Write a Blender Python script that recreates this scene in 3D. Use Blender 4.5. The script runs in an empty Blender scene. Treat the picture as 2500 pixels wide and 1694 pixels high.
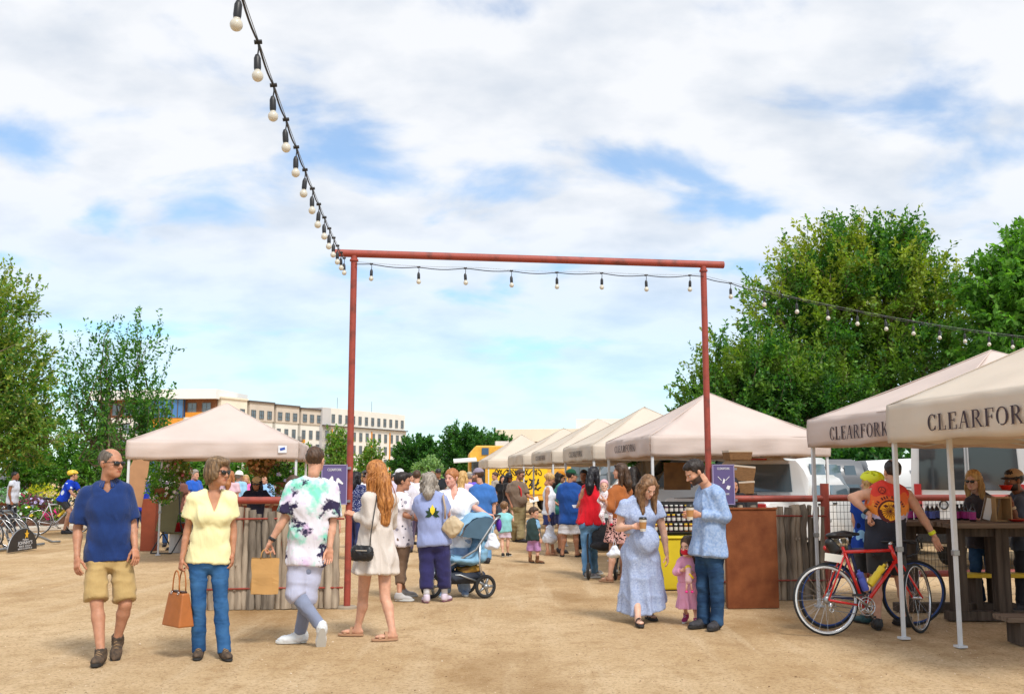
import bpy, bmesh, math, random
import numpy as np
from mathutils import Vector, Matrix
from mathutils.bvhtree import BVHTree
R = math.radians
rnd = random.Random(7)
sc = bpy.context.scene
col = sc.collection

# ------------------------------------------------------------------ camera
F = 2450.0; CX, CY = 1250.0, 847.0; HZ = 1165.0      # photo pixels: focal length, centre, horizon row
CAMZ = 1.56
PITCH = math.atan((HZ - CY) / F)
cam_d = bpy.data.cameras.new('camera'); cam = bpy.data.objects.new('camera', cam_d); col.objects.link(cam)
cam_d.sensor_width = 36.0; cam_d.lens = 36.0 * F / 2500.0; cam_d.clip_start = .05; cam_d.clip_end = 6000
cam.location = (0, 0, CAMZ); cam.rotation_euler = (R(90) + PITCH, 0, 0)
sc.camera = cam
CP, SP = math.cos(PITCH), math.sin(PITCH)

# ------------------------------------------------------------------ sky, sun, exposure
SUN_EL, SUN_AZ = R(52), R(150)       # azimuth clockwise from +Y (the viewing direction): behind, to the right
world = bpy.data.worlds.new('World'); sc.world = world; world.use_nodes = True
nt = world.node_tree; nt.nodes.clear()
def wn(t, **k):
    n = nt.nodes.new(t)
    for a, b in k.items(): setattr(n, a, b)
    return n
def wl(a, b): nt.links.new(a, b)
def wmath(op, a, b=None, c=None):
    n = wn('ShaderNodeMath', operation=op)
    for i, v in enumerate((a, b, c)):
        if v is None: continue
        if isinstance(v, (int, float)): n.inputs[i].default_value = v
        else: wl(v, n.inputs[i])
    return n.outputs[0]
out = wn('ShaderNodeOutputWorld'); bg = wn('ShaderNodeBackground')
sky = wn('ShaderNodeTexSky', sky_type='NISHITA', sun_disc=False, sun_elevation=SUN_EL, sun_rotation=SUN_AZ,
         altitude=200, air_density=1.0, dust_density=0.6, ozone_density=1.2)
tc = wn('ShaderNodeTexCoord'); sep = wn('ShaderNodeSeparateXYZ'); wl(tc.outputs['Generated'], sep.inputs[0])
# clouds lie on a flat sheet overhead: direction / height gives the sheet's own coordinates
zc = wmath('MAXIMUM', sep.outputs[2], 0.0); den = wmath('ADD', zc, 0.34)
u = wmath('DIVIDE', sep.outputs[0], den); v = wmath('DIVIDE', sep.outputs[1], den)
cmb = wn('ShaderNodeCombineXYZ'); wl(u, cmb.inputs[0]); wl(v, cmb.inputs[1])
mp = wn('ShaderNodeMapping'); wl(cmb.outputs[0], mp.inputs[0])
mp.inputs['Location'].default_value = (3.15, 7.42, 0); mp.inputs['Scale'].default_value = (2.1, 2.7, 1)
n1 = wn('ShaderNodeTexNoise'); wl(mp.outputs[0], n1.inputs['Vector'])
n1.inputs['Scale'].default_value = 1.7; n1.inputs['Detail'].default_value = 8; n1.inputs['Roughness'].default_value = .5
n1.inputs['Distortion'].default_value = .25
cov = wn('ShaderNodeMapRange', interpolation_type='SMOOTHSTEP'); wl(n1.outputs[0], cov.inputs[0])
cov.inputs[1].default_value = .31; cov.inputs[2].default_value = .49; cov.inputs[3].default_value = .22
n2 = wn('ShaderNodeTexNoise'); wl(mp.outputs[0], n2.inputs['Vector'])
n2.inputs['Scale'].default_value = 2.6; n2.inputs['Detail'].default_value = 7; n2.inputs['Roughness'].default_value = .5
shade = wn('ShaderNodeMapRange'); wl(n2.outputs[0], shade.inputs[0])
shade.inputs[1].default_value = .3; shade.inputs[2].default_value = .56
ccol = wn('ShaderNodeMixRGB'); wl(shade.outputs[0], ccol.inputs[0])
ccol.inputs[1].default_value = (6.5, 6.95, 7.6, 1); ccol.inputs[2].default_value = (8.6, 8.7, 8.9, 1)
mix = wn('ShaderNodeMixRGB'); low = wn('ShaderNodeMapRange', interpolation_type='SMOOTHSTEP'); wl(zc, low.inputs[0]); low.inputs[1].default_value = .04; low.inputs[2].default_value = .3; low.inputs[3].default_value = .5   # thinner cloud cover toward the horizon
wl(wmath('MULTIPLY', cov.outputs[0], wmath('MULTIPLY', low.outputs[0], .95)), mix.inputs[0])
sk = wn('ShaderNodeMixRGB', blend_type='MULTIPLY'); sk.inputs[0].default_value = 1
wl(sky.outputs[0], sk.inputs[1]); sk.inputs[2].default_value = (1.2, 1.6, 1.8, 1)
wl(sk.outputs[0], mix.inputs[1]); wl(ccol.outputs[0], mix.inputs[2])
wl(mix.outputs[0], bg.inputs[0]); bg.inputs[1].default_value = .1
wl(bg.outputs[0], out.inputs[0])
sun_d = bpy.data.lights.new('sun', 'SUN'); sun = bpy.data.objects.new('sun', sun_d); col.objects.link(sun)
sun_d.energy = 3.0; sun_d.angle = R(16); sun_d.color = (1, .96, .89)
_sd = Vector((math.sin(SUN_AZ) * math.cos(SUN_EL), math.cos(SUN_AZ) * math.cos(SUN_EL), math.sin(SUN_EL)))
sun.rotation_euler = (-_sd).to_track_quat('-Z', 'Y').to_euler(); sun.location = _sd * 60
vs = sc.view_settings; vs.view_transform = 'Standard'; vs.look = 'None'; vs.exposure = 0.2; vs.gamma = 1
vs.use_curve_mapping = False
sc.cycles.use_denoising = True
sc.cycles.max_bounces = 6; sc.cycles.diffuse_bounces = 3; sc.cycles.glossy_bounces = 3
sc.cycles.transparent_max_bounces = 8; sc.cycles.transmission_bounces = 4
sc.cycles.sample_clamp_indirect = 8

# ------------------------------------------------------------------ photo pixel -> place
def ray(x, y):
    a, b = x - CX, CY - y
    return np.array((a, F * CP - b * SP, F * SP + b * CP))
def pix(x, y, d):                    # the point at forward distance d
    r = ray(x, y); r = r * (d / r[1]); return np.array((r[0], r[1], r[2] + CAMZ))
def gnd(x, y):                       # the ground point under a pixel
    r = ray(x, y); r = r * (-CAMZ / r[2]); return np.array((r[0], r[1], 0.0))
def gdep(y): return gnd(CX, y)[1]
# the market is laid out on a grid turned 8 degrees: U runs along the entrance, W leads away from it
AY = R(8.1)
U = np.array((math.cos(AY), math.sin(AY), 0.0)); W = np.array((-math.sin(AY), math.cos(AY), 0.0)); Z = np.array((0, 0, 1.0))

# ------------------------------------------------------------------ objects
def link(name, data, parent=None, loc=None):
    o = bpy.data.objects.new(name, data); col.objects.link(o)
    if parent is not None: o.parent = parent
    if loc is not None: o.location = loc
    return o
def thing(name, label, cat, loc=(0, 0, 0), rotz=0.0, group=None):
    o = link(name, None, None, tuple(float(c) for c in loc)); o.rotation_euler = (0, 0, rotz)
    o.empty_display_size = .2
    return tag(o, label, cat, group)
def tag(o, label, cat, group=None):
    o['label'] = label; o['category'] = cat
    if group: o['group'] = group
    return o
def struct(o): o['kind'] = 'structure'; return o
def stuff(o): o['kind'] = 'stuff'; return o
def copy_tree(o, parent=None, label=None, group=None):
    c = o.copy(); col.objects.link(c); c.parent = parent
    for ch in kids(o): copy_tree(ch, c)
    if label: c['label'] = label
    if group: c['group'] = group
    return c
def kids(o): return [x for x in col.objects if x.parent == o] if o.children is None else list(o.children)

def basis(d):
    d = np.asarray(d, float); d = d / (np.linalg.norm(d) + 1e-12)
    a = np.array((0, 0, 1.0)) if abs(d[2]) < .9 else np.array((1.0, 0, 0))
    s = np.cross(a, d); s /= np.linalg.norm(s); return s, np.cross(d, s), d
def rotm(rx=0, ry=0, rz=0):
    return np.array(Matrix.Rotation(rz, 3, 'Z') @ Matrix.Rotation(ry, 3, 'Y') @ Matrix.Rotation(rx, 3, 'X'))

class MB:                            # collects shapes into one mesh
    def __init__(s, off=None): s.v = []; s.f = []; s.m = []; s.n = 0; s.off = None if off is None else np.asarray(off, float)
    def add(s, v, f, mi=0):
        v = np.asarray(v, float); s.v.append(v)
        s.f += [[i + s.n for i in q] for q in f]; s.m += [mi] * len(f); s.n += len(v); return s
    def box(s, c, size, rot=None, mi=0, taper=1.0):
        h = np.asarray(size, float) / 2
        v = np.array([(x * (taper if z > 0 else 1), y * (taper if z > 0 else 1), z) for x in (-1, 1) for y in (-1, 1) for z in (-1, 1)]) * h
        if rot is not None: v = v @ (rotm(*rot) if not isinstance(rot, np.ndarray) else rot).T
        return s.add(v + np.asarray(c, float), [(0, 1, 3, 2), (4, 6, 7, 5), (0, 4, 5, 1), (2, 3, 7, 6), (0, 2, 6, 4), (1, 5, 7, 3)], mi)
    def beam(s, a, b, w, h, up=(0, 0, 1), mi=0):    # rectangular bar from a to b
        a, b = np.asarray(a, float), np.asarray(b, float); d = b - a; L = np.linalg.norm(d); d /= L
        x = np.cross(up, d)
        if np.linalg.norm(x) < 1e-6: x = np.array((1.0, 0, 0))
        x /= np.linalg.norm(x); y = np.cross(d, x)
        return s.box((a + b) / 2, (w, h, L), np.stack((x, y, d), 1), mi)
    def tube(s, pts, r, n=8, cap=True, mi=0, closed=False):
        P = np.asarray(pts, float); k = len(P); r = np.full(k, r, float) if np.isscalar(r) else np.asarray(r, float)
        T = np.zeros_like(P)
        for i in range(k):
            a = P[(i - 1) % k] if (closed or i) else P[0]; b = P[(i + 1) % k] if (closed or i < k - 1) else P[-1]
            T[i] = b - a
        T /= np.linalg.norm(T, axis=1)[:, None] + 1e-12
        x, y, _ = basis(T[0]); ang = np.arange(n) * 2 * math.pi / n; V = []
        for i in range(k):
            x = x - T[i] * (x @ T[i]); x /= np.linalg.norm(x) + 1e-12; y = np.cross(T[i], x)
            V.append(P[i] + r[i] * (np.cos(ang)[:, None] * x + np.sin(ang)[:, None] * y))
        f = []
        for i in range(k if closed else k - 1):
            a, b = i * n, ((i + 1) % k) * n
            f += [(a + j, a + (j + 1) % n, b + (j + 1) % n, b + j) for j in range(n)]
        if cap and not closed: f += [tuple(range(n))[::-1], tuple(range((k - 1) * n, k * n))]
        return s.add(np.concatenate(V), f, mi)
    def lathe(s, prof, c=(0, 0, 0), axis=(0, 0, 1), n=16, mi=0):   # prof: (radius, height) pairs along the axis
        x, y, d = basis(axis); ang = np.arange(n) * 2 * math.pi / n; V = []; c = np.asarray(c, float)
        for (r, h) in prof: V.append(c + d * h + r * (np.cos(ang)[:, None] * x + np.sin(ang)[:, None] * y))
        k = len(prof); f = []
        for i in range(k - 1): f += [(i * n + j, i * n + (j + 1) % n, (i + 1) * n + (j + 1) % n, (i + 1) * n + j) for j in range(n)]
        f += [tuple(range(n))[::-1], tuple(range((k - 1) * n, k * n))]
        return s.add(np.concatenate(V), f, mi)
    def ell(s, c, rad, rot=None, n=10, m=7, mi=0):
        V = [(0, 0, -1)]
        for i in range(1, m):
            t = -math.pi / 2 + math.pi * i / m
            V += [(math.cos(t) * math.cos(2 * math.pi * j / n), math.cos(t) * math.sin(2 * math.pi * j / n), math.sin(t)) for j in range(n)]
        V.append((0, 0, 1)); V = np.array(V) * np.asarray(rad, float)
        if rot is not None: V = V @ (rot if isinstance(rot, np.ndarray) else rotm(*rot)).T
        f = [(0, 1 + (j + 1) % n, 1 + j) for j in range(n)]
        for i in range(m - 2): f += [(1 + i * n + j, 1 + i * n + (j + 1) % n, 1 + (i + 1) * n + (j + 1) % n, 1 + (i + 1) * n + j) for j in range(n)]
        L = len(V) - 1; f += [(L, 1 + (m - 2) * n + j, 1 + (m - 2) * n + (j + 1) % n) for j in range(n)]
        return s.add(V + np.asarray(c, float), f, mi)
    def prism(s, poly, vec, mi=0):   # polygon of 3D points extruded along vec
        P = np.asarray(poly, float); n = len(P); v = np.asarray(vec, float)
        return s.add(np.concatenate((P, P + v)), [tuple(range(n))[::-1], tuple(range(n, 2 * n))] + [(i, (i + 1) % n, n + (i + 1) % n, n + i) for i in range(n)], mi)
    def quad(s, a, b, c, d, mi=0): return s.add([a, b, c, d], [(0, 1, 2, 3)], mi)
    def torus(s, c, axis, Rr, r, n=32, m=6, mi=0):
        x, y, d = basis(axis); c = np.asarray(c, float)
        P = [c + Rr * (math.cos(t) * x + math.sin(t) * y) for t in np.arange(n) * 2 * math.pi / n]
        return s.tube(P, r, m, closed=True, mi=mi)
    def arrays(s): return (np.concatenate(s.v) if s.v else np.zeros((0, 3))), s.f
    def mesh(s, name, mats=None, smooth=False, auto=None):
        V, f = s.arrays()
        if s.off is not None: V = V - s.off
        me = bpy.data.meshes.new(name); me.from_pydata(V.tolist(), [], f)
        if mats is not None:
            for m in (mats if isinstance(mats, (list, tuple)) else [mats]): me.materials.append(m)
            if isinstance(mats, (list, tuple)) and len(mats) > 1: me.polygons.foreach_set('material_index', s.m)
        bm = bmesh.new(); bm.from_mesh(me); bmesh.ops.recalc_face_normals(bm, faces=bm.faces)
        if auto is not None:
            for e in bm.edges:
                if len(e.link_faces) == 2 and e.calc_face_angle(0) > auto: e.smooth = False
        bm.to_mesh(me); bm.free()
        if smooth or auto is not None: me.polygons.foreach_set('use_smooth', [True] * len(me.polygons))
        me.update(); return me
    def build(s, name, mats, parent=None, smooth=False, auto=None, bevel=None):
        o = link(name, s.mesh(name, mats, smooth, auto), parent)
        if bevel:
            b = o.modifiers.new('bevel', 'BEVEL'); b.width = bevel; b.segments = 2; b.limit_method = 'ANGLE'; b.angle_limit = R(40)
        return o

# ------------------------------------------------------------------ materials
MATS = {}
def lin(c):                          # sRGB 0-255 -> linear
    return tuple(((x / 255) / 12.92 if x / 255 <= .04045 else ((x / 255 + .055) / 1.055) ** 2.4) for x in c)
def mat(name, c, rough=.6, metal=0.0, var=0.0, vscale=6.0, bump=0.0, bscale=80.0, spec=.5, sheen=0.0, stretch=None, c2=None, detail=4.0, trans=0.0, emit=None, coat=0.0, alpha=None, sub=0.0, coords='Object', vlo=.3, vhi=.7):
    if name in MATS: return MATS[name]
    m = bpy.data.materials.new(name); m.use_nodes = True; t = m.node_tree; b = t.nodes['Principled BSDF']; L = t.links.new
    b.inputs['Base Color'].default_value = (*c, 1); b.inputs['Roughness'].default_value = rough; b.inputs['Metallic'].default_value = metal
    b.inputs['Specular IOR Level'].default_value = spec
    if sheen: b.inputs['Sheen Weight'].default_value = sheen; b.inputs['Sheen Roughness'].default_value = .5
    if trans: b.inputs['Transmission Weight'].default_value = trans
    if coat: b.inputs['Coat Weight'].default_value = coat
    if sub: b.inputs['Subsurface Weight'].default_value = sub; b.inputs['Subsurface Radius'].default_value = (.02, .008, .004); b.inputs['Subsurface Scale'].default_value = 1
    if emit: b.inputs['Emission Color'].default_value = (*emit[:3], 1); b.inputs['Emission Strength'].default_value = emit[3]
    if var or bump or c2:
        tcn = t.nodes.new('ShaderNodeTexCoord'); mpn = t.nodes.new('ShaderNodeMapping'); L(tcn.outputs[coords], mpn.inputs[0])
        if stretch: mpn.inputs['Scale'].default_value = stretch
    if var or c2:
        n = t.nodes.new('ShaderNodeTexNoise'); L(mpn.outputs[0], n.inputs['Vector']); n.inputs['Scale'].default_value = vscale; n.inputs['Detail'].default_value = detail
        rp = t.nodes.new('ShaderNodeMapRange'); L(n.outputs[0], rp.inputs[0]); rp.inputs[1].default_value = vlo; rp.inputs[2].default_value = vhi
        mx = t.nodes.new('ShaderNodeMixRGB'); L(rp.outputs[0], mx.inputs[0])
        mx.inputs[1].default_value = (*[x * (1 - var) for x in c], 1); mx.inputs[2].default_value = (*(c2 if c2 else [min(1, x * (1 + var)) for x in c]), 1)
        L(mx.outputs[0], b.inputs['Base Color'])
    if bump:
        n = t.nodes.new('ShaderNodeTexNoise'); L(mpn.outputs[0], n.inputs['Vector']); n.inputs['Scale'].default_value = bscale; n.inputs['Detail'].default_value = 3
        bp = t.nodes.new('ShaderNodeBump'); bp.inputs['Strength'].default_value = bump; bp.inputs['Distance'].default_value = .01; L(n.outputs[0], bp.inputs['Height']); L(bp.outputs[0], b.inputs['Normal'])
    MATS[name] = m; return m
def add_creases(m, st=(13, 13, 4.5), dist=.02, strength=.42):   # sewn cloth: long soft creases as fine relief
    t = m.node_tree; b = t.nodes['Principled BSDF']; tcn = t.nodes.new('ShaderNodeTexCoord'); mp_ = t.nodes.new('ShaderNodeMapping'); mp_.inputs['Scale'].default_value = st; mp_.inputs['Rotation'].default_value = (.25, .3, 0); t.links.new(tcn.outputs['Object'], mp_.inputs[0])
    n = t.nodes.new('ShaderNodeTexNoise'); n.inputs['Scale'].default_value = 1; n.inputs['Detail'].default_value = 2.5; n.inputs['Distortion'].default_value = 1.1; t.links.new(mp_.outputs[0], n.inputs['Vector'])
    bp = t.nodes.new('ShaderNodeBump'); bp.inputs['Strength'].default_value = strength; bp.inputs['Distance'].default_value = dist; t.links.new(n.outputs[0], bp.inputs['Height'])
    old = b.inputs['Normal'].links
    if old: t.links.new(old[0].from_socket, bp.inputs['Normal'])
    t.links.new(bp.outputs[0], b.inputs['Normal']); return m
def cloth(name, rgb, var=.1, rough=.9, bump=.25):
    new = 'cloth_' + name not in MATS; m = mat('cloth_' + name, lin(rgb), rough, var=var, vscale=9, bump=bump, bscale=220, spec=.2, sheen=.15)
    return add_creases(m) if new else m

M_red = mat('oxide_red_paint', lin((152, 64, 50)), .55, c2=lin((104, 50, 40)), vscale=8, vlo=.5, vhi=.75, bump=.15, bscale=45, detail=8)
M_white_steel = mat('white_powder_coated_steel', (.62, .63, .65), .4, var=.06)
M_grey_steel = mat('grey_steel', (.32, .33, .34), .38, .7, var=.15)
M_black = mat('black_plastic', (.014, .014, .016), .45, var=.2)
M_rubber = mat('black_rubber', (.018, .018, .019), .8, var=.2)
M_chrome = mat('bright_alloy', (.62, .62, .64), .25, .9)
M_glass_dark = mat('dark_tinted_glass', (.03, .038, .045), .06, spec=.9)
M_white_paint = mat('white_car_paint', (.72, .73, .74), .3, coat=.6)
# ------------------------------------------------------------------ smooth organic surfaces
def vnoise(P, seed=0):
    P = np.asarray(P, float); i = np.floor(P).astype(np.int64); f = P - i; f = f * f * (3 - 2 * f)
    def h(a, b, c):
        n = ((i[:, 0] + a) * 73856093) ^ ((i[:, 1] + b) * 19349663) ^ ((i[:, 2] + c) * 83492791) ^ (seed * 2654435)
        n = (n ^ (n >> 13)) * 1274126177 & 0x7fffffff; n = n ^ (n >> 15)
        return (n & 0xffff) / 65535.0
    x, y, z = f.T
    def l(a, b, t): return a + (b - a) * t
    return l(l(l(h(0, 0, 0), h(1, 0, 0), x), l(h(0, 1, 0), h(1, 1, 0), x), y), l(l(h(0, 0, 1), h(1, 0, 1), x), l(h(0, 1, 1), h(1, 1, 1), x), y), z)

def mesh_np(name, V, Q, mats=None, smooth=True, mi=None):
    me = bpy.data.meshes.new(name); V = np.asarray(V, np.float32); Q = np.asarray(Q, np.int32); k = Q.shape[1]
    me.vertices.add(len(V)); me.vertices.foreach_set('co', V.ravel())
    me.loops.add(Q.size); me.loops.foreach_set('vertex_index', Q.ravel())
    me.polygons.add(len(Q)); me.polygons.foreach_set('loop_start', np.arange(0, Q.size, k, dtype=np.int32))
    me.polygons.foreach_set('loop_total', np.full(len(Q), k, np.int32))
    if mats is not None:
        for m in (mats if isinstance(mats, (list, tuple)) else [mats]): me.materials.append(m)
    if mi is not None: me.polygons.foreach_set('material_index', np.asarray(mi, np.int32))
    if smooth: me.polygons.foreach_set('use_smooth', np.ones(len(Q), bool))
    me.update(calc_edges=True); return me
def vnormals(V, Q):
    a, b, c, d = (V[Q[:, i]] for i in range(4)); n = np.cross(c - a, d - b); N = np.zeros_like(V)
    for i in range(4): np.add.at(N, Q[:, i], n)
    return N / (np.linalg.norm(N, axis=1)[:, None] + 1e-12)

class SDF:
    def __init__(s, vox): s.h = vox; s.p = []
    def _push(s, lo, hi, fn, k, sub): s.p.append((np.asarray(lo), np.asarray(hi), fn, k, sub)); return s
    def cap(s, a, b, ra, rb=None, k=.02, cuts=(), sub=False):
        a, b = np.asarray(a, float), np.asarray(b, float); rb = ra if rb is None else rb; m = max(ra, rb)
        def fn(P):
            ba = b - a; q = P - a; t = np.clip(q @ ba / (ba @ ba + 1e-9), 0, 1)
            d = np.linalg.norm(q - t[..., None] * ba, axis=-1) - (ra + (rb - ra) * t)
            for (pt, n) in cuts: d = np.maximum(d, (P - pt) @ n)
            return d
        return s._push(np.minimum(a, b) - m, np.maximum(a, b) + m, fn, k, sub)
    def ecap(s, a, b, A, B, lat, k=.03, cuts=(), sub=False):    # elliptical section: A, B = (half width, half depth)
        a, b = np.asarray(a, float), np.asarray(b, float); ax = b - a; L = np.linalg.norm(ax); ax = ax / (L + 1e-9)
        l = np.asarray(lat, float); l = l - ax * (l @ ax); l = l / np.linalg.norm(l); mm = np.cross(ax, l); m = max(*A, *B)
        def fn(P):
            q = P - a; y = q @ ax; t = np.clip(y / (L + 1e-9), 0, 1); e = y - t * L
            rl = A[0] + (B[0] - A[0]) * t; rm = A[1] + (B[1] - A[1]) * t; rr = np.minimum(rl, rm)
            k0 = np.sqrt((q @ l / rl) ** 2 + (q @ mm / rm) ** 2 + (e / rr) ** 2)
            d = (k0 - 1) * rr
            for (pt, n) in cuts: d = np.maximum(d, (P - pt) @ n)
            return d
        return s._push(np.minimum(a, b) - m, np.maximum(a, b) + m, fn, k, sub)
    def ell(s, c, rad, rot=None, k=.02, cuts=(), sub=False):
        c = np.asarray(c, float); rad = np.asarray(rad, float); Rm = np.eye(3) if rot is None else rot; m = rad.max()
        def fn(P):
            q = (P - c) @ Rm; k0 = np.linalg.norm(q / rad, axis=-1); d = (k0 - 1) * rad.min()
            for (pt, n) in cuts: d = np.maximum(d, (P - pt) @ n)
            return d
        return s._push(c - m, c + m, fn, k, sub)
    def run(s, gcuts=()):
        h = s.h; pos = [p for p in s.p if not p[4]]
        lo = np.min([p[0] for p in pos], 0) - 3 * h; hi = np.max([p[1] for p in pos], 0) + 3 * h
        n = np.ceil((hi - lo) / h).astype(int) + 1
        f = np.full(n, .5, np.float32); G = [lo[i] + h * np.arange(n[i]) for i in range(3)]
        for (a, b, fn, k, sub) in s.p:
            i0 = np.maximum(np.floor((a - k - 2 * h - lo) / h).astype(int), 0); i1 = np.minimum(np.ceil((b + k + 2 * h - lo) / h).astype(int) + 1, n)
            if (i1 <= i0).any(): continue
            sl = tuple(slice(i0[j], i1[j]) for j in range(3))
            P = np.stack(np.meshgrid(*[G[j][sl[j]] for j in range(3)], indexing='ij'), -1)
            d = fn(P); o = f[sl]
            if sub:
                d = -d; hh = np.clip(.5 + .5 * (d - o) / k, 0, 1)
                f[sl] = o * (1 - hh) + d * hh + k * hh * (1 - hh)
            else:
                hh = np.clip(.5 + .5 * (o - d) / k, 0, 1); f[sl] = o * (1 - hh) + d * hh - k * hh * (1 - hh)
        if gcuts:
            P = np.stack(np.meshgrid(*G, indexing='ij'), -1)
            for (pt, nn) in gcuts: f = np.maximum(f, (P - pt) @ nn)
        f[[0, -1]] = .5; f[:, [0, -1]] = .5; f[:, :, [0, -1]] = .5
        return surface_nets(f, lo, h)

def surface_nets(f, org, h):
    nx, ny, nz = f.shape; s = f < 0
    cnt = np.zeros((nx - 1, ny - 1, nz - 1), np.int8)
    for i in (0, 1):
        for j in (0, 1):
            for k in (0, 1): cnt += s[i:nx - 1 + i, j:ny - 1 + j, k:nz - 1 + k]
    act = (cnt > 0) & (cnt < 8); idx = np.argwhere(act); acc = np.zeros((len(idx), 3)); c = np.zeros(len(idx))
    C = [(i, j, k) for i in (0, 1) for j in (0, 1) for k in (0, 1)]
    vals = {q: f[idx[:, 0] + q[0], idx[:, 1] + q[1], idx[:, 2] + q[2]] for q in C}
    for a in C:
        for ax in range(3):
            if a[ax]: continue
            b = tuple(1 if i == ax else a[i] for i in range(3)); fa, fb = vals[a], vals[b]
            x = (fa < 0) != (fb < 0); t = np.where(x, fa / np.where(x, fa - fb, 1), 0)
            p = np.tile(np.array(a, float), (len(idx), 1)); p[:, ax] += t; acc += p * x[:, None]; c += x
    V = org + h * (idx + acc / c[:, None])
    vid = np.full(act.shape, -1, np.int32); vid[act] = np.arange(len(idx)); Q = []
    for ax in range(3):
        A = [slice(None)] * 3; B = [slice(None)] * 3; A[ax] = slice(0, -1); B[ax] = slice(1, None)
        s0, s1 = s[tuple(A)], s[tuple(B)]; e = np.argwhere(s0 != s1)
        o1, o2 = [(1, 2), (2, 0), (0, 1)][ax]
        e = e[(e[:, o1] > 0) & (e[:, o2] > 0) & (e[:, o1] < f.shape[o1] - 1) & (e[:, o2] < f.shape[o2] - 1)]
        def g(d1, d2):
            q = e.copy(); q[:, o1] -= d1; q[:, o2] -= d2; return vid[q[:, 0], q[:, 1], q[:, 2]]
        q = np.stack((g(1, 1), g(0, 1), g(0, 0), g(1, 0)), 1)
        flip = ~s0[e[:, 0], e[:, 1], e[:, 2]]; q[flip] = q[flip][:, ::-1]; Q.append(q)
    return V, np.concatenate(Q)

def wrinkle(V, Q, amp=.007, sx=9., sz=14., seed=1, mask=None):
    N = vnormals(V, Q); P = V + .05 * np.stack([vnoise(V * 5, seed + i) for i in range(3)], 1)
    sl = np.stack((P[:, 0] * sx + P[:, 2] * sx * .35, P[:, 1] * sx - P[:, 2] * sx * .2, P[:, 2] * sz), 1)
    n = vnoise(sl, seed + 5); r = 1 - np.abs(2 * n - 1); n2 = vnoise(sl * 1.9 + 7, seed + 9)
    r2 = 1 - np.abs(2 * n2 - 1); amp = amp * 1.25
    d = amp * (r ** 2.5 * 1.7 - .6 + .5 * (r2 ** 2 - .4))
    if mask is not None: d = d * mask
    return V + N * d[:, None]
def smooth_lap(V, Q, it=1):
    for _ in range(it):
        A = np.zeros_like(V); c = np.zeros(len(V))
        for i in range(4):
            np.add.at(A, Q[:, i], V[Q[:, (i + 1) % 4]]); np.add.at(c, Q[:, i], 1)
        V = .5 * V + .5 * A / np.maximum(c, 1)[:, None]
    return V
def bvh_of(o):
    me = o.data; V = np.empty(len(me.vertices) * 3); me.vertices.foreach_get('co', V)
    return BVHTree.FromPolygons([Vector(v) for v in V.reshape(-1, 3)], [tuple(p.vertices) for p in me.polygons])
# ------------------------------------------------------------------ people
def skinmat():
    m = bpy.data.materials.new('skin'); m.use_nodes = True; t = m.node_tree; b = t.nodes['Principled BSDF']
    a = t.nodes.new('ShaderNodeAttribute'); a.attribute_name = 'Col'
    tcn = t.nodes.new('ShaderNodeTexCoord'); n = t.nodes.new('ShaderNodeTexNoise'); t.links.new(tcn.outputs['Object'], n.inputs['Vector']); n.inputs['Scale'].default_value = 22; n.inputs['Detail'].default_value = 5
    rp = t.nodes.new('ShaderNodeMapRange'); t.links.new(n.outputs[0], rp.inputs[0]); rp.inputs[1].default_value = .3; rp.inputs[2].default_value = .7; rp.inputs[3].default_value = .86; rp.inputs[4].default_value = 1.1
    mx = t.nodes.new('ShaderNodeMixRGB'); mx.blend_type = 'MULTIPLY'; mx.inputs[0].default_value = 1; t.links.new(a.outputs['Color'], mx.inputs[1]); t.links.new(rp.outputs[0], mx.inputs[2])
    t.links.new(mx.outputs[0], b.inputs['Base Color']); b.inputs['Roughness'].default_value = .52; b.inputs['Specular IOR Level'].default_value = .35
    b.inputs['Subsurface Weight'].default_value = .12; b.inputs['Subsurface Radius'].default_value = (.012, .005, .003); b.inputs['Subsurface Scale'].default_value = 1
    return m
M_skin = skinmat()
SK = dict(fair=lin((218, 172, 148)), light=lin((204, 154, 128)), tan=lin((182, 130, 102)), brown=lin((140, 90, 62)), dark=lin((96, 62, 46)), pink=lin((220, 164, 146)))
def hairmat(name, rgb, rgb2):
    return mat('hair_' + name, lin(rgb), .45, c2=lin(rgb2), vscale=55, stretch=(1, 1, .14), bump=.5, bscale=130, detail=3, spec=.4)
HAIR = {k: hairmat(k, *v) for k, v in dict(brown=((52, 36, 26), (92, 66, 46)), dark=((24, 18, 16), (48, 36, 30)), black=((14, 12, 16), (34, 30, 38)), auburn=((128, 74, 34), (205, 140, 76)),
    lbrown=((92, 66, 44), (150, 112, 78)), blonde=((160, 118, 66), (222, 184, 122)), grey=((112, 104, 96), (178, 168, 156)), salt=((60, 52, 46), (112, 100, 88)), red=((140, 84, 48), (190, 128, 80)), highlight=((66, 52, 40), (150, 120, 86))).items()}

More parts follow.
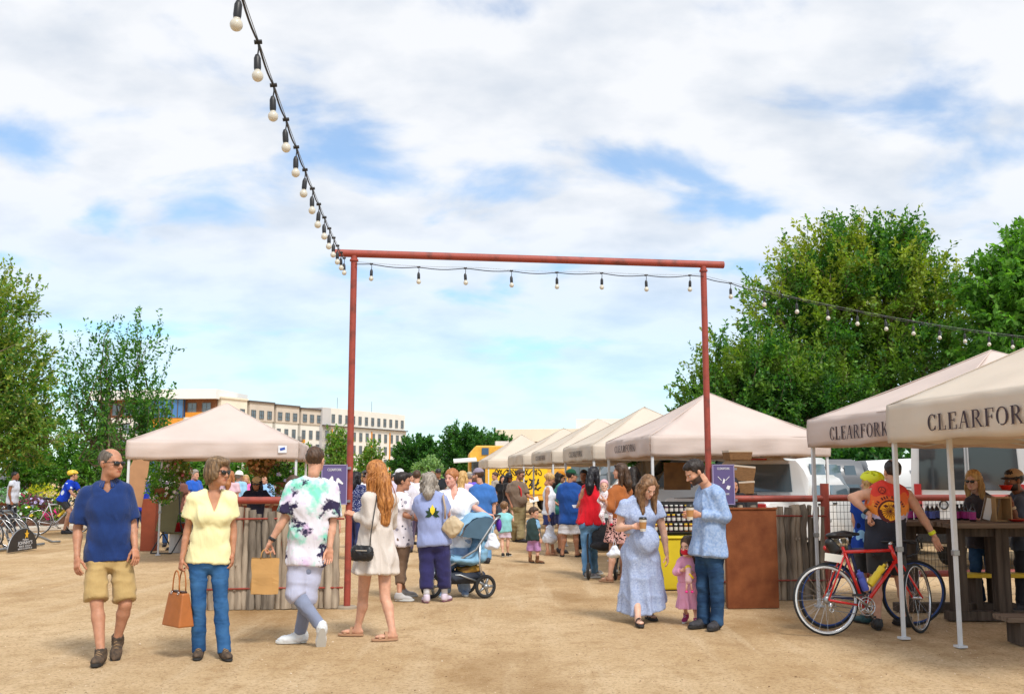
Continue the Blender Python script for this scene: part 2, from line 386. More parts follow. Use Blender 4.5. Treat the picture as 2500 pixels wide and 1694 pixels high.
def head_sdf(vox, kind):
    s = SDF(vox); j = {'m': 1.0, 'f': .93, 'k': .9}[kind]
    s.ell((0, .015, .03), (.076, .096, .086)); s.ell((0, -.03, -.025), (.06 * j, .062, .085), k=.03)
    s.ell((0, -.033, -.076), (.053 * j, .056, .036 * j), k=.03); s.ell((0, -.076, -.1), (.021 * j, .019, .015), k=.02)
    s.cap((-.03, -.082, .013), (.03, -.082, .013), .011 if kind == 'm' else .008, k=.015)
    for e in (-1, 1):
        s.ell((e * .04, -.058, -.03), (.022, .022, .022), k=.02)
        s.ell((e * .031, -.1, -.003), (.018, .017, .011), k=.008, sub=True)
    nz = {'m': 1, 'f': .85, 'k': .6}[kind]
    s.cap((0, -.088, .006), (0, -.094 - .02 * nz, -.03), .008, .0125 * (.6 + .4 * nz), k=.008)
    s.cap((-.012, -.099, -.035), (.012, -.099, -.035), .008, k=.008)
    s.cap((-.017, -.087, -.061), (.017, -.087, -.061), .0075, k=.005); s.cap((-.014, -.085, -.071), (.014, -.085, -.071), .0085, k=.005)
    for e in (-1, 1): s.ell((e * .078, .014, -.012), (.01, .02, .031), rotm(0, e * .25, 0), k=.006)
    s.cap((0, .018, -.06), (0, .028, -.125), .054 * j, k=.025)
    return s.run()
def hand_sdf(vox, pose):
    s = SDF(vox); c = {'relaxed': .34, 'grip': 1.15, 'cup': .72, 'flat': .12}[pose]
    s.ecap((0, 0, .01), (.004, 0, -.03), (.026, .02), (.034, .018), (1, 0, 0), k=.012); s.ecap((.004, 0, -.03), (.0, 0, -.082), (.036, .017), (.04, .015), (1, 0, 0), k=.012)
    for i, (x, L, r) in enumerate(((.03, .072, .0088), (.0095, .08, .009), (-.011, .074, .0087), (-.0305, .058, .0078))):
        p = np.array((x, 0, -.085)); a = 0.12; sp = x * 1.2
        for q, (fr, cc) in enumerate(((.45, .75), (.32, 1.1), (.23, .8))):
            a += c * cc; d = np.array((sp * .35, -math.sin(a), -math.cos(a))); p2 = p + d * L * fr; s.cap(p, p2, r * (1 - .1 * q), r * (.92 - .1 * q), k=.003); p = p2
    t = c * .5; p = np.array((.026, -.006, -.022))
    for (L, d, r) in ((.042, (.34, -.42 - t, -.82), .0125), (.034, (.02, -.38 - t, -.88), .0105), (.026, (.1 - t * .4, -.5 - t, -.8), .009)):
        d = np.array(d); d /= np.linalg.norm(d); p2 = p + d * L; s.cap(p, p2, r, r * .92, k=.006); p = p2
    return s.run()
_cache = {}
def canon(kind, arg, vox):
    k = (kind, arg, vox)
    if k not in _cache: _cache[k] = (head_sdf if kind == 'head' else hand_sdf)(vox, arg)
    return _cache[k]
def shoe_parts(kind, lod):           # toes toward -Y, ankle above the origin, sole at z = 0
    k = ('shoe', kind, lod)
    if k in _cache: return _cache[k]
    vox = {0: .009, 1: .015, 2: .024}[lod]; s = SDF(vox); fl = [(np.array((0, 0, .018)), np.array((0, 0, -1.0)))]
    top = {'sneaker': .115, 'shoe': .1, 'boot': .21, 'flat': .06}[kind]
    s.ell((0, .035, .05), (.036, .05, .06), k=.03, cuts=fl); s.ell((0, -.07, .038), (.043, .1, .038), k=.03, cuts=fl); s.ell((0, -.125, .032), (.043, .07, .03), k=.02, cuts=fl)
    if kind == 'flat': s.ell((0, -.03, .13), (.034, .085, .085), k=.015, sub=True)
    else: s.cap((0, .012, .05), (0, .014, top - .005), .044, .046 if kind != 'boot' else .055, k=.03, cuts=[(np.array((0, 0, top)), np.array((0, .12, .99)))])
    if kind in ('sneaker', 'shoe'): s.ecap((0, -.06, .075), (0, -.01, .1), (.02, .013), (.024, .014), (1, 0, 0), k=.015)
    V, Q = s.run()
    if lod == 0: V = wrinkle(V, Q, .003, 40, 40, 3)
    out = []
    for t in range(28):
        a = 2 * math.pi * t / 28; y = -.07 + .14 * math.sin(a); w = (.043 if y < -.05 else .036 + .007 * min(1, max(0, (-.05 - y) / -.1 + 1) * 0)) * (abs(math.cos(a)) ** .6) * (1 if math.cos(a) > 0 else -1)
        out.append((w * (1.05 if y < -.05 else .98), y, 0))
    b = MB(); o = np.array(out); t = {'sneaker': .028, 'shoe': .02, 'boot': .025, 'flat': .014}[kind]; n = len(o)
    rings = [o * (.95, .975, 1), o * (1.03, 1.02, 1) + (0, 0, t * .35), o * (1.02, 1.01, 1) + (0, 0, t)]
    b.add(np.concatenate(rings), [tuple(range(n))[::-1], tuple(range(2 * n, 3 * n))] + [(r * n + i, r * n + (i + 1) % n, (r + 1) * n + (i + 1) % n, (r + 1) * n + i) for r in (0, 1) for i in range(n)])
    la = MB()
    if kind in ('sneaker', 'shoe') and lod == 0:
        for q in range(4):
            y = -.1 + q * .026; z = .072 + q * .012
            la.tube([(-.024, y, z - .006), (0, y + .006, z + .006), (.024, y + .012, z - .006)], .0032, 5)
    _cache[k] = (V, Q, b, la); return _cache[k]
def sandal_parts():
    if 'sandal' in _cache: return _cache['sandal']
    o = []
    for t in range(28):
        a = 2 * math.pi * t / 28; y = -.07 + .14 * math.sin(a); o.append(((.046 if y < -.05 else .038) * math.copysign(abs(math.cos(a)) ** .6, math.cos(a)), y, 0))
    o = np.array(o); n = 28; b = MB()
    b.add(np.concatenate([o, o * (1.04, 1.02, 1) + (0, 0, .01), o + (0, 0, .024)]), [tuple(range(n))[::-1], tuple(range(2 * n, 3 * n))] + [(r * n + i, r * n + (i + 1) % n, (r + 1) * n + (i + 1) % n, (r + 1) * n + i) for r in (0, 1) for i in range(n)])
    s = MB()
    for (y, w, h) in ((-.125, .045, .055), (-.06, .043, .085)):
        P = [np.array((w * math.cos(a), y, .02 + (h - .02) * math.sin(a))) for a in np.linspace(0, math.pi, 9)]
        for i in range(8):
            a, c = P[i], P[i + 1]; dy = np.array((0, .014, 0)); e = np.array((0, 0, .004)) + (a * (1, 0, 1)) * .05
            s.add([a - dy, c - dy, c + dy, a + dy, a - dy + e, c - dy + e, c + dy + e, a + dy + e], [(3, 2, 1, 0), (4, 5, 6, 7), (0, 1, 5, 4), (2, 3, 7, 6), (1, 2, 6, 5), (3, 0, 4, 7)])
    _cache['sandal'] = (b, s); return _cache['sandal']

DIM = dict(m=[(.165, .115), (.152, .112), (.172, .12), (.15, .088)], f=[(.172, .118), (.134, .1), (.148, .105), (.128, .078)], k=[(.16, .13), (.155, .13), (.15, .12), (.125, .09)])
def lerp(a, b, t): return np.asarray(a) + (np.asarray(b) - np.asarray(a)) * t
def unit(v): v = np.asarray(v, float); return v / (np.linalg.norm(v) + 1e-12)
class Body: pass
def fvec(yaw): return np.array((math.sin(R(yaw)), -math.cos(R(yaw)), 0.0))

def torso(S, B, add, k=.05, cuts=(), low=.0, bust=True, sh=True):
    d = [((a * B.s * B.g + add), (b * B.s * B.g + add)) for a, b in DIM[B.sex]]; ax = B.axis
    S.ecap(B.pc - ax * low, lerp(B.pc, B.nb, .3), d[0], d[1], B.lat, k, cuts); S.ecap(lerp(B.pc, B.nb, .3), lerp(B.pc, B.nb, .66), d[1], d[2], B.lat, k, cuts)
    S.ecap(lerp(B.pc, B.nb, .66), lerp(B.pc, B.nb, .9), d[2], d[3], B.lat, k, cuts)
    if B.belly: S.ell(lerp(B.pc, B.nb, .26) + B.f * .07 * B.s, np.array((.13, .1 + B.belly, .14)) * B.s + add, B.Rt, .05, cuts)
    if B.sex == 'f' and bust:
        for e in (-1, 1): S.ell(lerp(B.pc, B.nb, .62) + B.f * (.085 * B.s * B.g) + B.lat * e * .07 * B.s, np.array((.065, .06, .065)) * B.s * B.g + add * .7, None, .04, cuts)
    if sh:
        for e in (0, 1): S.cap(lerp(B.pc, B.nb, .95), lerp(B.nb, B.sh[e], .92), .046 * B.s + add * .7, .048 * B.s + add * .7, .035)

def build_person(label, B, sp):
    """B: joints in metres relative to the root; sp: what the person wears"""
    lod = B.lod; cat = 'child' if B.sex == 'k' else 'person'
    root = thing('person', label, cat, B.root); s = B.s; rt = np.asarray(B.root, float)
    vb, vc, vh = {0: (.021, .0122, .009), 1: (.026, .02, .016), 2: (.038, .033, .024)}[lod]
    tone = SK[sp.get('skin', 'light')]
    # head frame
    hs = B.hh / .23; RH = rotm(0, 0, R(B.hy)) @ rotm(R(B.hp), 0, 0) @ rotm(0, R(B.hr), 0)
    hp = lambda p: B.hc + (np.asarray(p, float) * hs) @ RH.T
    B.hpf, B.RH, B.hs = hp, RH, hs
    # ---- body: one surface
    S = SDF(vb); torso(S, B, -.012, bust=True)
    S.cap(B.nb - B.axis * .03, hp((0, .02, -.075)), .056 * s * (1 if B.sex == 'm' else .84), .05 * s * (1 if B.sex == 'm' else .86), .03)
    for e in (0, 1):
        am = B.arm
        S.cap(B.sh[e], lerp(B.sh[e], B.el[e], .5), .05 * s * am, .046 * s * am, .03); S.cap(lerp(B.sh[e], B.el[e], .5), B.el[e], .046 * s * am, .038 * s * am, .02)
        S.cap(B.el[e], lerp(B.el[e], B.wr[e], .3), .037 * s * am, .039 * s * am, .02); S.cap(lerp(B.el[e], B.wr[e], .3), B.wr[e], .038 * s * am, .0265 * s, .02)
        S.cap(B.hip[e], B.kn[e], .078 * s * B.lg, .053 * s * B.lg, .03)
        cf = lerp(B.kn[e], B.an[e], .3) - B.ff[e] * .012 * s * math.sqrt(max(0, B.ff[e][0] ** 2 + B.ff[e][1] ** 2))
        S.cap(B.kn[e], cf, .05 * s * B.lg, .055 * s * B.lg, .02); S.cap(cf, B.an[e], .054 * s * B.lg, .034 * s, .02)
        S.cap(B.an[e], B.an[e] - B.fu[e] * .045 * s, .034 * s, .03 * s, .02)
        if sp.get('bare'):
            fo = B.an[e] - B.fu[e] * .05 * s
            S.ecap(fo - B.ff[e] * .035 * s, fo + B.ff[e] * .13 * s, (.03 * s, .028 * s), (.038 * s, .018 * s), np.cross(B.fu[e], B.ff[e]), .03)
            S.ecap(fo + B.ff[e] * .1 * s, fo + B.ff[e] * .17 * s - B.fu[e] * .006, (.036 * s, .018 * s), (.03 * s, .013 * s), np.cross(B.fu[e], B.ff[e]), .02)
    V, Q = S.run(); Cc = [np.tile(tone, (len(V), 1))]; VV = [V]; QQ = [Q]; n = len(V)
    hv, hq = canon('head', B.sex, {0: .0064, 1: .011, 2: .018}[lod])
    c = np.tile(tone, (len(hv), 1)); x, y, z = hv.T; ax = np.abs(x)
    lip = np.clip(1.3 - np.hypot(ax / .021, (z + .066) / .0105), 0, .8) * (y < -.078); c = c * (1 - lip[:, None]) + lip[:, None] * np.array(tone) * (.82, .42, .42)
    ck = np.clip(1 - np.hypot((ax - .04) / .028, (z + .03) / .028), 0, 1) * .3 * (y < -.03); c = c * (1 - ck[:, None]) + ck[:, None] * np.array(tone) * (1, .74, .7)
    hair = sp.get('hair'); hcol = np.array(HAIR[hair[1]].node_tree.nodes['Mix (Legacy)' if 'Mix (Legacy)' in HAIR[hair[1]].node_tree.nodes else 'Mix'].inputs[1].default_value[:3]) if hair else np.array((.05, .03, .02))
    br = ((np.abs(z - .0165 + .12 * np.clip(ax - .03, 0, 1)) < .0052) & (ax > .012) & (ax < .05) & (y < -.06)) * .75; c = c * (1 - br[:, None]) + br[:, None] * hcol
    if sp.get('beard'):
        bd = np.clip((-z - .03 - .25 * np.clip(-y - .06, 0, .05)) * 60, 0, 1) * (z > -.118) * (y < .01) * (lip < .2) * (.0 + sp['beard']); mu = ((z < -.045) & (z > -.058) & (ax < .03) & (y < -.08)) * sp['beard']
        bd = np.maximum(bd, mu); c = c * (1 - bd[:, None]) + bd[:, None] * hcol
    if sp.get('mask_scalp'): pass
    VV.append(hp(hv)); QQ.append(hq + n); Cc.append(c); n += len(hv)
    for e in (0, 1):
        ps, dr, pn = B.hand[e]
        if ps is None: continue
        v, q = canon('hand', ps, {0: .0054, 1: .01, 2: .017}[lod]); hsz = s * (1.0 if B.sex == 'm' else .92) * (1.1 if B.sex == 'k' else 1)
        zz = -unit(dr); yy = -np.asarray(pn, float); yy = unit(yy - zz * (yy @ zz)); xx = np.cross(yy, zz)
        v2 = v.copy()
        if not B.isleft[e]: v2[:, 0] *= -1; q = q[:, ::-1]
        VV.append(B.wr[e] + (v2 * hsz) @ np.stack((xx, yy, zz), 1).T); QQ.append(q + n); n += len(v)
        Cc.append(np.tile(np.array(tone) * (1, .93, .9), (len(v), 1)))
    V = np.concatenate(VV); me = mesh_np('body', V, np.concatenate(QQ), M_skin)
    a = me.color_attributes.new('Col', 'FLOAT_COLOR', 'POINT'); cc = np.concatenate((np.concatenate(Cc), np.ones((len(V), 1))), 1); a.data.foreach_set('color', cc.ravel().astype(np.float32))
    link('body', me, root); B.rootobj = root
    if B.eyes:
        for e in (-1, 1):
            m = MB(); m.ell((0, 0, 0), (.0128, .0128, .0128), n=12, m=8); mm = m.mesh('eye', [mat('eye_white', (.6, .57, .54), .2), mat('eye_iris', (.03, .022, .015), .15)], True)
            mm.polygons.foreach_set('material_index', [1 if (p.center.y < -.0085) else 0 for p in mm.polygons])
            o = link('eye', mm, root); o.matrix_local = Matrix.Translation(hp((e * .031, -.0755, -.003))) @ Matrix((RH * hs).tolist()).to_4x4()
    # ---- clothes
    for cl in sp.get('wear', ()): garment(root, B, cl, vc)
    for e in (0, 1): footwear(root, B, e, sp.get('shoe'))
    if hair: make_hair(root, B, hair, vh)
    for ex in sp.get('extra', ()): ex(root, B)
    return root

def put(root, name, V, Q, m): return link(name, mesh_np(name, V, Q, m), root)

def garment(root, B, cl, vc):
    k, m = cl['k'], cl['m']; s = B.s; lo = cl.get('loose', .018); S = SDF(vc * cl.get('vox', 1)); ax = B.axis; sd = cl.get('seed', abs(hash(cl['m'].name)) % 97)
    sd = sum(map(ord, m.name)) % 97; g = []
    if k == 'top':
        hem = B.pc - ax * cl.get('hem', .06) * s; tilt = cl.get('tilt', (0, 0, 0)); hn = unit(-ax + np.asarray(tilt)); cut = [(hem, hn)]
        torso(S, B, lo, cuts=cut, low=cl.get('hem', .06) * s + .05, sh=cl.get('sleeve', .5) > -.5)
        if cl.get('flare'):
            dd = DIM[B.sex][0]; S.ecap(lerp(B.pc, B.nb, .45), hem, (DIM[B.sex][1][0] * s * B.g + lo, DIM[B.sex][1][1] * s * B.g + lo), (dd[0] * s * B.g + cl['flare'], dd[1] * s * B.g + cl['flare']), B.lat, .04, cut)
        if cl.get('hem', .06) > -.04:
            for e in (0, 1):
                S.cap(B.hip[e] + ax * .08 * s, B.hip[e] - ax * .2 * s, .094 * s * B.g + lo * .5, .1 * s * B.g + lo * .6, .03, cut); S.ell(B.hip[e] - B.f * .05 * s, np.array((.085, .088, .12)) * s * B.g + lo * .5, None, .03, cut)
        sl = cl.get('sleeve', .5); sr = cl.get('sr', .012)
        for e in (0, 1):
            A, E, Wr = B.sh[e], B.el[e], B.wr[e]; am = B.arm
            if sl <= 0: continue
            if sl <= 1:
                end = lerp(A, E, sl); S.cap(A, end + unit(E - A) * .03, .056 * s * am + lo * .8, .05 * s * am + lo + sr, .03, [(end, unit(E - A))])
            else:
                end = lerp(E, Wr, sl - 1); S.cap(A, E, .054 * s * am + lo * .8, .044 * s * am + lo * .7, .03); S.cap(E, end + unit(Wr - E) * .03, .043 * s * am + lo * .7, .03 * s + lo * .6 + sr * .5, .02, [(end, unit(Wr - E))])
        nk = cl.get('neck', 'crew'); up = B.nb + B.axis * .02
        hb = B.hpf((0, .02, -.075))
        if nk == 'crew': S.cap(B.nb + (hb - B.nb) * .25 + B.f * .012, hb, .066 * s * (1 if B.sex == 'm' else .9), k=.006, sub=True)
        elif nk == 'v':
            S.cap(B.nb + (hb - B.nb) * .1, hb, .068 * s, k=.006, sub=True); dp = cl.get('depth', .14)
            S.ecap(B.nb + B.f * .1 * s, B.nb + B.f * (.13 * s) - ax * dp, (.07 * s, .1), (.006, .1), B.lat, .005, sub=True)
        elif nk == 'scoop':
            S.cap(B.nb, hb, .085 * s, k=.006, sub=True); S.ell(B.nb + B.f * .1 * s - ax * .02, (.085 * s, .09, .09 * s), B.Rt, .006, sub=True)
        elif nk == 'tank':
            S.cap(B.nb, hb, .08 * s, k=.006, sub=True); S.ell(B.nb + B.f * .11 * s - ax * .01, (.075 * s, .09, .1 * s), B.Rt, .006, sub=True)
        elif nk == 'high': S.cap(B.nb - ax * .02, lerp(B.nb, hb, .55), .066 * s + lo * .3, k=.02)
        if cl.get('armless'):
            for e in (0, 1):
                o = B.sh[e] + unit(B.sh[e] - lerp(B.pc, B.nb, .9)) * .028 * s; S.cap(o - ax * .05 * s, o + ax * .06, .062 * s, k=.01, sub=True)
        V, Q = S.run(); V = wrinkle(V, Q, cl.get('wr', .008), cl.get('sx', 11), cl.get('sz', 3.2), sd)
        if cl.get('flare'): V = folds(V, B, hem, cl.get('nf', 9), .02, lerp(B.pc, B.nb, .5))
        o = put(root, cl.get('name', 'shirt'), V, Q, m)
        if nk in ('polo',): pass
        return o
    if k == 'pants':
        L = cl.get('len', 1.0); r0, r1, r2 = cl.get('r', (.09, .066, .062)); d0 = DIM[B.sex][0]
        top = B.pc + ax * cl.get('rise', .03) * s; cut = [(top, ax)]
        S.ecap(B.pc - ax * .03 * s, top, (d0[0] * s * B.g + lo * .4, d0[1] * s * B.g + lo * .4), ((d0[0] * .95) * s * B.g + lo * .2, d0[1] * .95 * s * B.g + lo * .2), B.lat, .03, cut)
        for e in (0, 1):
            S.ell(B.hip[e] - B.f * .05 * s - np.array((0, 0, .01)), np.array((.08, .08, .1)) * s * B.g * min(1, r0 / .088), None, .03, cut)
            if L <= 1.0 and L < 1:   # shorts: fraction of the thigh
                end = lerp(B.hip[e], B.kn[e], L * 1.0); dr = unit(B.kn[e] - B.hip[e]); S.cap(B.hip[e], end + dr * .04, r0 * s * B.g, r1 * s * B.g, .025, [(end, dr)])
            else:
                f = L - 1 if L > 1 else 1.0
                K = B.kn[e] + B.f * .008; end = lerp(K, B.an[e] - B.fu[e] * cl.get('low', .03) * s, f); dr = unit(end - K)
                S.cap(B.hip[e], lerp(B.hip[e], K, .55), r0 * s * B.g, (r0 * .45 + r1 * .55) * s * B.g, .03); S.cap(lerp(B.hip[e], K, .55), K, (r0 * .45 + r1 * .55) * s * B.g, r1 * s * B.g, .02)
                md_ = lerp(K, end, .3) - unit(B.ff[e] * (1, 1, .001)) * .008 * s * (f > .5); rm_ = max(r1 * .7 + r2 * .3, .06 if f > .5 else 0)
                S.cap(K, md_, r1 * s * B.g, rm_ * s * B.g, .02, [(end, dr)]); S.cap(md_, end + dr * .04, rm_ * s * B.g, r2 * s * B.g, .02, [(end, dr)])
        V, Q = S.run(); V = wrinkle(V, Q, cl.get('wr', .008) * .8, cl.get('sx', 6), cl.get('sz', 11), sd)
        return put(root, cl.get('name', 'trousers'), V, Q, m)
    if k == 'skirt':
        top = B.pc + ax * cl.get('rise', .1) * s; d0 = DIM[B.sex][0]; hem = B.pc + np.asarray(cl['hem'], float); dn = unit(hem - top); hn = unit(dn + np.asarray(cl.get('tilt', (0, 0, 0)), float))
        cut = [(hem, hn), (top, -dn)]; w = cl.get('w', (.2, .17)); w0 = cl.get('w0', (d0[0] * .9 * s * B.g + lo, d0[1] * s * B.g + lo))
        mid = lerp(top, hem, cl.get('mid', .3)); wm = cl.get('wm', lerp(w0, w, .45))
        S.ecap(top - dn * .0, mid, w0, wm, B.lat, .04, cut); S.ecap(mid, hem + dn * .1, wm, w, B.lat, .04, cut)
        if cl.get('belly'): S.ell(B.pc + np.asarray(cl['belly'][0]), cl['belly'][1], B.Rt, .06)
        for e in (0, 1): S.ell(B.hip[e] - B.f * .05 * s, np.array((.085, .08, .1)) * s * B.g, None, .04)
        V, Q = S.run(); V = folds(V, B, hem, cl.get('nf', 11), cl.get('fa', .03), top, cl.get('seed', 3)); V = wrinkle(V, Q, cl.get('wr', .005), 10, 5, sd)
        return put(root, cl.get('name', 'skirt'), V, Q, m)
def folds(V, B, hem, n, amp, top, seed=2):
    ax = unit(hem - top); L = np.linalg.norm(hem - top); q = V - top; t = np.clip((q @ ax) / L, 0, 1.2); r = q - (q @ ax)[:, None] * ax
    th = np.arctan2(r @ B.f, r @ B.lat); ph = 1.2 * vnoise(np.stack((th * 1.3, t * 2, t * 0), 1), seed)
    d = amp * t ** 1.3 * (np.sin(n * th + 3 * ph + seed) + .5 * np.sin((n * 1.7) * th + 2 * ph + seed * 2))
    return V + r / (np.linalg.norm(r, axis=1)[:, None] + .02) * d[:, None]

def footwear(root, B, e, sh):
    if not sh: return
    kind, m1, m2 = sh[0], sh[1], sh[2]; sc_ = B.s * (1.0 if B.sex == 'm' else .95) * (1.12 if B.sex == 'k' else 1)
    Mx = Matrix.Translation(B.fo[e]) @ Matrix((np.stack((np.cross(-B.ff[e], B.fu[e]), -B.ff[e], B.fu[e]), 1) * sc_).tolist()).to_4x4()
    if kind == 'sandal':
        key = ('sm', m1.name, m2.name)
        if key not in _cache: b, s = sandal_parts(); _cache[key] = (b.mesh('sole', m2), s.mesh('sandal', m1))
        so, st = _cache[key]; o = link('sandal', st, root); o.matrix_local = Mx; link('sole', so, o); return
    key = ('shm', kind, B.lod, m1.name, m2.name)
    if key not in _cache:
        V, Q, b, la = shoe_parts(kind, B.lod); _cache[key] = (mesh_np('shoe', V, Q, m1), b.mesh('sole', m2, auto=R(40)), la.mesh('laces', sh[3] if len(sh) > 3 else m2, True) if la.v else None)
    up, so, la = _cache[key]; o = link('boot' if kind == 'boot' else 'shoe', up, root); o.matrix_local = Mx; link('sole', so, o)
    if la: link('laces', la, o)
    if len(sh) > 4: # sock
        c = MB(); c.lathe([(.041 * B.s, 0), (.043 * B.s, .09), (.04 * B.s, .1)], (0, 0, 0), n=14); me = c.mesh('sock', sh[4], True)
        x, y, d = basis(B.kn[e] - B.an[e]); so = link('sock', me, root); so.matrix_local = Matrix.Translation(B.an[e]) @ Matrix(np.stack((x, y, d), 1).tolist()).to_4x4()

def strand_tubes(mb, path, w, n, r0, rr, wave=.006):
    P = np.asarray(path, float); t = np.linspace(0, 1, 9); seg = np.linspace(0, 1, len(P)); C = np.stack([np.interp(t, seg, P[:, i]) for i in range(3)], 1)
    for _ in range(n):
        a = rr.uniform(0, 6.28); q = math.sqrt(rr.random()); x, y, d = basis(C[-1] - C[0]); off = (math.cos(a) * x + math.sin(a) * y) * q
        ph = rr.uniform(0, 6.28); wv = np.stack([np.sin(t * 9 + ph) * wave, np.cos(t * 8 + ph) * wave, t * 0], 1); L = rr.uniform(.78, 1.05)
        Pp = C * 1.0; Pp = np.stack([np.interp(t * L, t, Pp[:, i]) for i in range(3)], 1) if L < 1 else Pp + t[:, None] * d * (L - 1) * .2
        ww = np.interp(t * min(L, 1), seg, w)[:, None] if hasattr(w, '__len__') else w
        mb.tube(Pp + off * ww + wv, np.interp(t, (0, .6, 1), (r0, r0, r0 * .3)), 5)
def make_hair(root, B, hair, vh):
    style, m = hair[0], HAIR[hair[1]]; opt = hair[2] if len(hair) > 2 else {}; hp, RH, hs = B.hpf, B.RH, B.hs
    S = SDF(vh); rr = random.Random(sum(map(ord, style)) + int(abs(B.hc[2]) * 1000)); mb = MB()
    T = lambda p: hp(p); nv = lambda v: unit(np.asarray(v, float) @ RH.T)
    def e(c, r, k=.02, cuts=(), sub=False): S.ell(T(c), np.asarray(r) * hs, RH, k * hs, [(T(p), nv(n)) for p, n in cuts], sub)
    hl = [((0, -.07, .072), (0, -.82, -.57)), ((0, 0, -.055), (0, -.25, -1))]
    if style in ('short', 'crop', 'balding', 'bald'):
        t = {'short': 1.0, 'crop': .55, 'balding': .45, 'bald': .3}[style]
        e((0, .02, .032), (.077 + .008 * t, .097 + .009 * t, .087 + .008 * t), cuts=hl)
        if style == 'short': e((0, -.012, .085), (.06, .078, .038), .02, [((0, -.088, .06), (0, -1, -.3))])
        if style == 'balding': e((0, -.05, .135), (.066, .12, .07), .015, sub=True)
        if style == 'bald': e((0, .04, .15), (.05, .06, .05), .01, sub=True)
        for sx in (-1, 1): e((sx * .09, .012, -.02), (.022, .03, .036), .006, sub=True)
    if style in ('bob', 'long', 'shoulder', 'tied'):
        fr = opt.get('front', -.06)
        e((0, .02, .036), (.088, .108, .094), cuts=[((0, fr - .02, .065), (0, -.88, -.46))] if style == 'tied' else [((0, fr - .02, .07), (0, -.95, -.3))])
    if style == 'tied':
        for sx in (-1, 1): e((sx * .09, .0, -.02), (.02, .03, .04), .006, sub=True)
        b = opt.get('bun', (0, .11, .05)); e(b, (.038, .036, .036), .02)
    if style == 'bob':
        e((0, .038, -.03), (.092, .092, .088), .04, [((0, -.035, 0), (0, -1, .1))]); e((0, -.02, .09), (.07, .09, .035), .03, [((0, -.1, .06), (0, -1, -.2))])
        for sx in (-1, 1): e((sx * .072, -.03, -.01), (.02, .045, .065), .02)
        e((0, -.04, -.085), (.055, .075, .07), .02, sub=True)
        for i in range(90):
            a = rr.uniform(.15, math.pi - .15) if rr.random() < .6 else rr.uniform(-.5, math.pi + .5); x, y = math.cos(a), math.sin(a)
            P = [T((x * q * .95, .02 + y * q, z)) for q, z in ((.03, .12), (.07, .1), (.09, .05), (.096, -.01), (.094, -.06), (.078, -.105 + rr.uniform(-.02, .015)))]
            mb.tube(P, np.array((.004, .005, .005, .005, .004, .0015)) * hs, 4)
    if style in ('long', 'shoulder'):
        locks = opt.get('locks')
        if locks is None:
            L = opt.get('len', .34 if style == 'long' else .17); dn = np.array((0, 0, -1.0)); b = -fvec(B.hy); la = np.cross(Z, fvec(B.hy)); top = T((0, .09, -.01))
            wd = opt.get('wid', 1); locks = [([top, T((0, .1, -.1)), T((0, .1, -.11)) + dn * L * .5 + b * .02, T((0, .1, -.11)) + dn * L + b * .02], [.07, .075 * wd, .085 * wd, .06 * wd])]
            for sx in (-1, 1) if opt.get('fl') else ():
                locks.append(([T((sx * .07, -.03, .05)), T((sx * .088, -.04, -.04)), T((sx * .085, -.05, -.1)), T((sx * .08, -.03, -.1)) + dn * opt['fl'] + fvec(B.yaw) * .05], [.03, .032, .036, .022]))
            for sx in (-1, 1): locks.append(([T((sx * .07, .03, .02)), T((sx * .085, .02, -.08)), T((sx * .085, .03, -.1)) + dn * L * .8], [.035, .04, .03]))
        for (P, w) in locks:
            for i in range(len(P) - 1): S.cap(P[i], P[i + 1], w[i] * .8 * hs, w[i + 1] * .8 * hs, .03)
            strand_tubes(mb, P, [x * hs for x in w], int(opt.get('n', 46) * (1 if B.lod == 0 else .45)), .0055 * hs * (1 if B.lod == 0 else 1.4), rr, opt.get('wave', .006))
        # strands laid over the crown
        for i in range(int(opt.get('crown', 60) * (1 if B.lod == 0 else .4))):
            a = rr.uniform(-.35, math.pi + .35); x, y = math.cos(a), math.sin(a)
            P = [T((x * q, .02 + y * q * 1.15, z)) for q, z in ((.006, .131), (.05, .118), (.083, .075), (.092, .02), (.094, -.04), (.09, -.09))]
            mb.tube(P, np.array((.003, .005, .005, .005, .004, .002)) * hs, 4)
    V, Q = S.run(); V = wrinkle(V, Q, .004, 45, 12, 11)
    o = put(root, 'hair', V, Q, m)
    if mb.v and B.lod < 2:
        o2 = link('hair_strands', mb.mesh('hair_strands', m, True), root); o2['kind'] = 'stuff'
    return o

# ---- ways to give the joints
def finish(B, sp):
    B.f = fvec(B.yaw); lat = np.cross(Z, B.f); B.pc = (B.hip[0] + B.hip[1]) / 2 + np.array((0, 0, .03 * B.s)); B.axis = unit(B.nb - B.pc)
    B.lat = unit(lat - B.axis * (lat @ B.axis)); B.Rt = np.stack((B.lat, np.cross(B.axis, B.lat), B.axis), 1)
    B.isleft = [(B.sh[e] - B.sh[1 - e]) @ lat > 0 for e in (0, 1)]
    B.g = sp.get('girth', 1.0); B.arm = sp.get('arm', 1.0 if B.sex == 'm' else .86); B.lg = sp.get('legs', 1.0); B.belly = sp.get('belly', 0)
    H = []
    for e in (0, 1):
        h = sp.get('hands', (('relaxed',), ('relaxed',)))[e]; ps = h[0] if h else None
        dr = np.asarray(h[1], float) if h and len(h) > 1 and h[1] is not None else B.wr[e] - B.el[e]
        pn = np.asarray(h[2], float) if h and len(h) > 2 else (-lat if B.isleft[e] else lat) - B.f * .35
        H.append((ps, unit(dr), pn))
    B.hand = H
    ft = sp.get('feet_up', None)
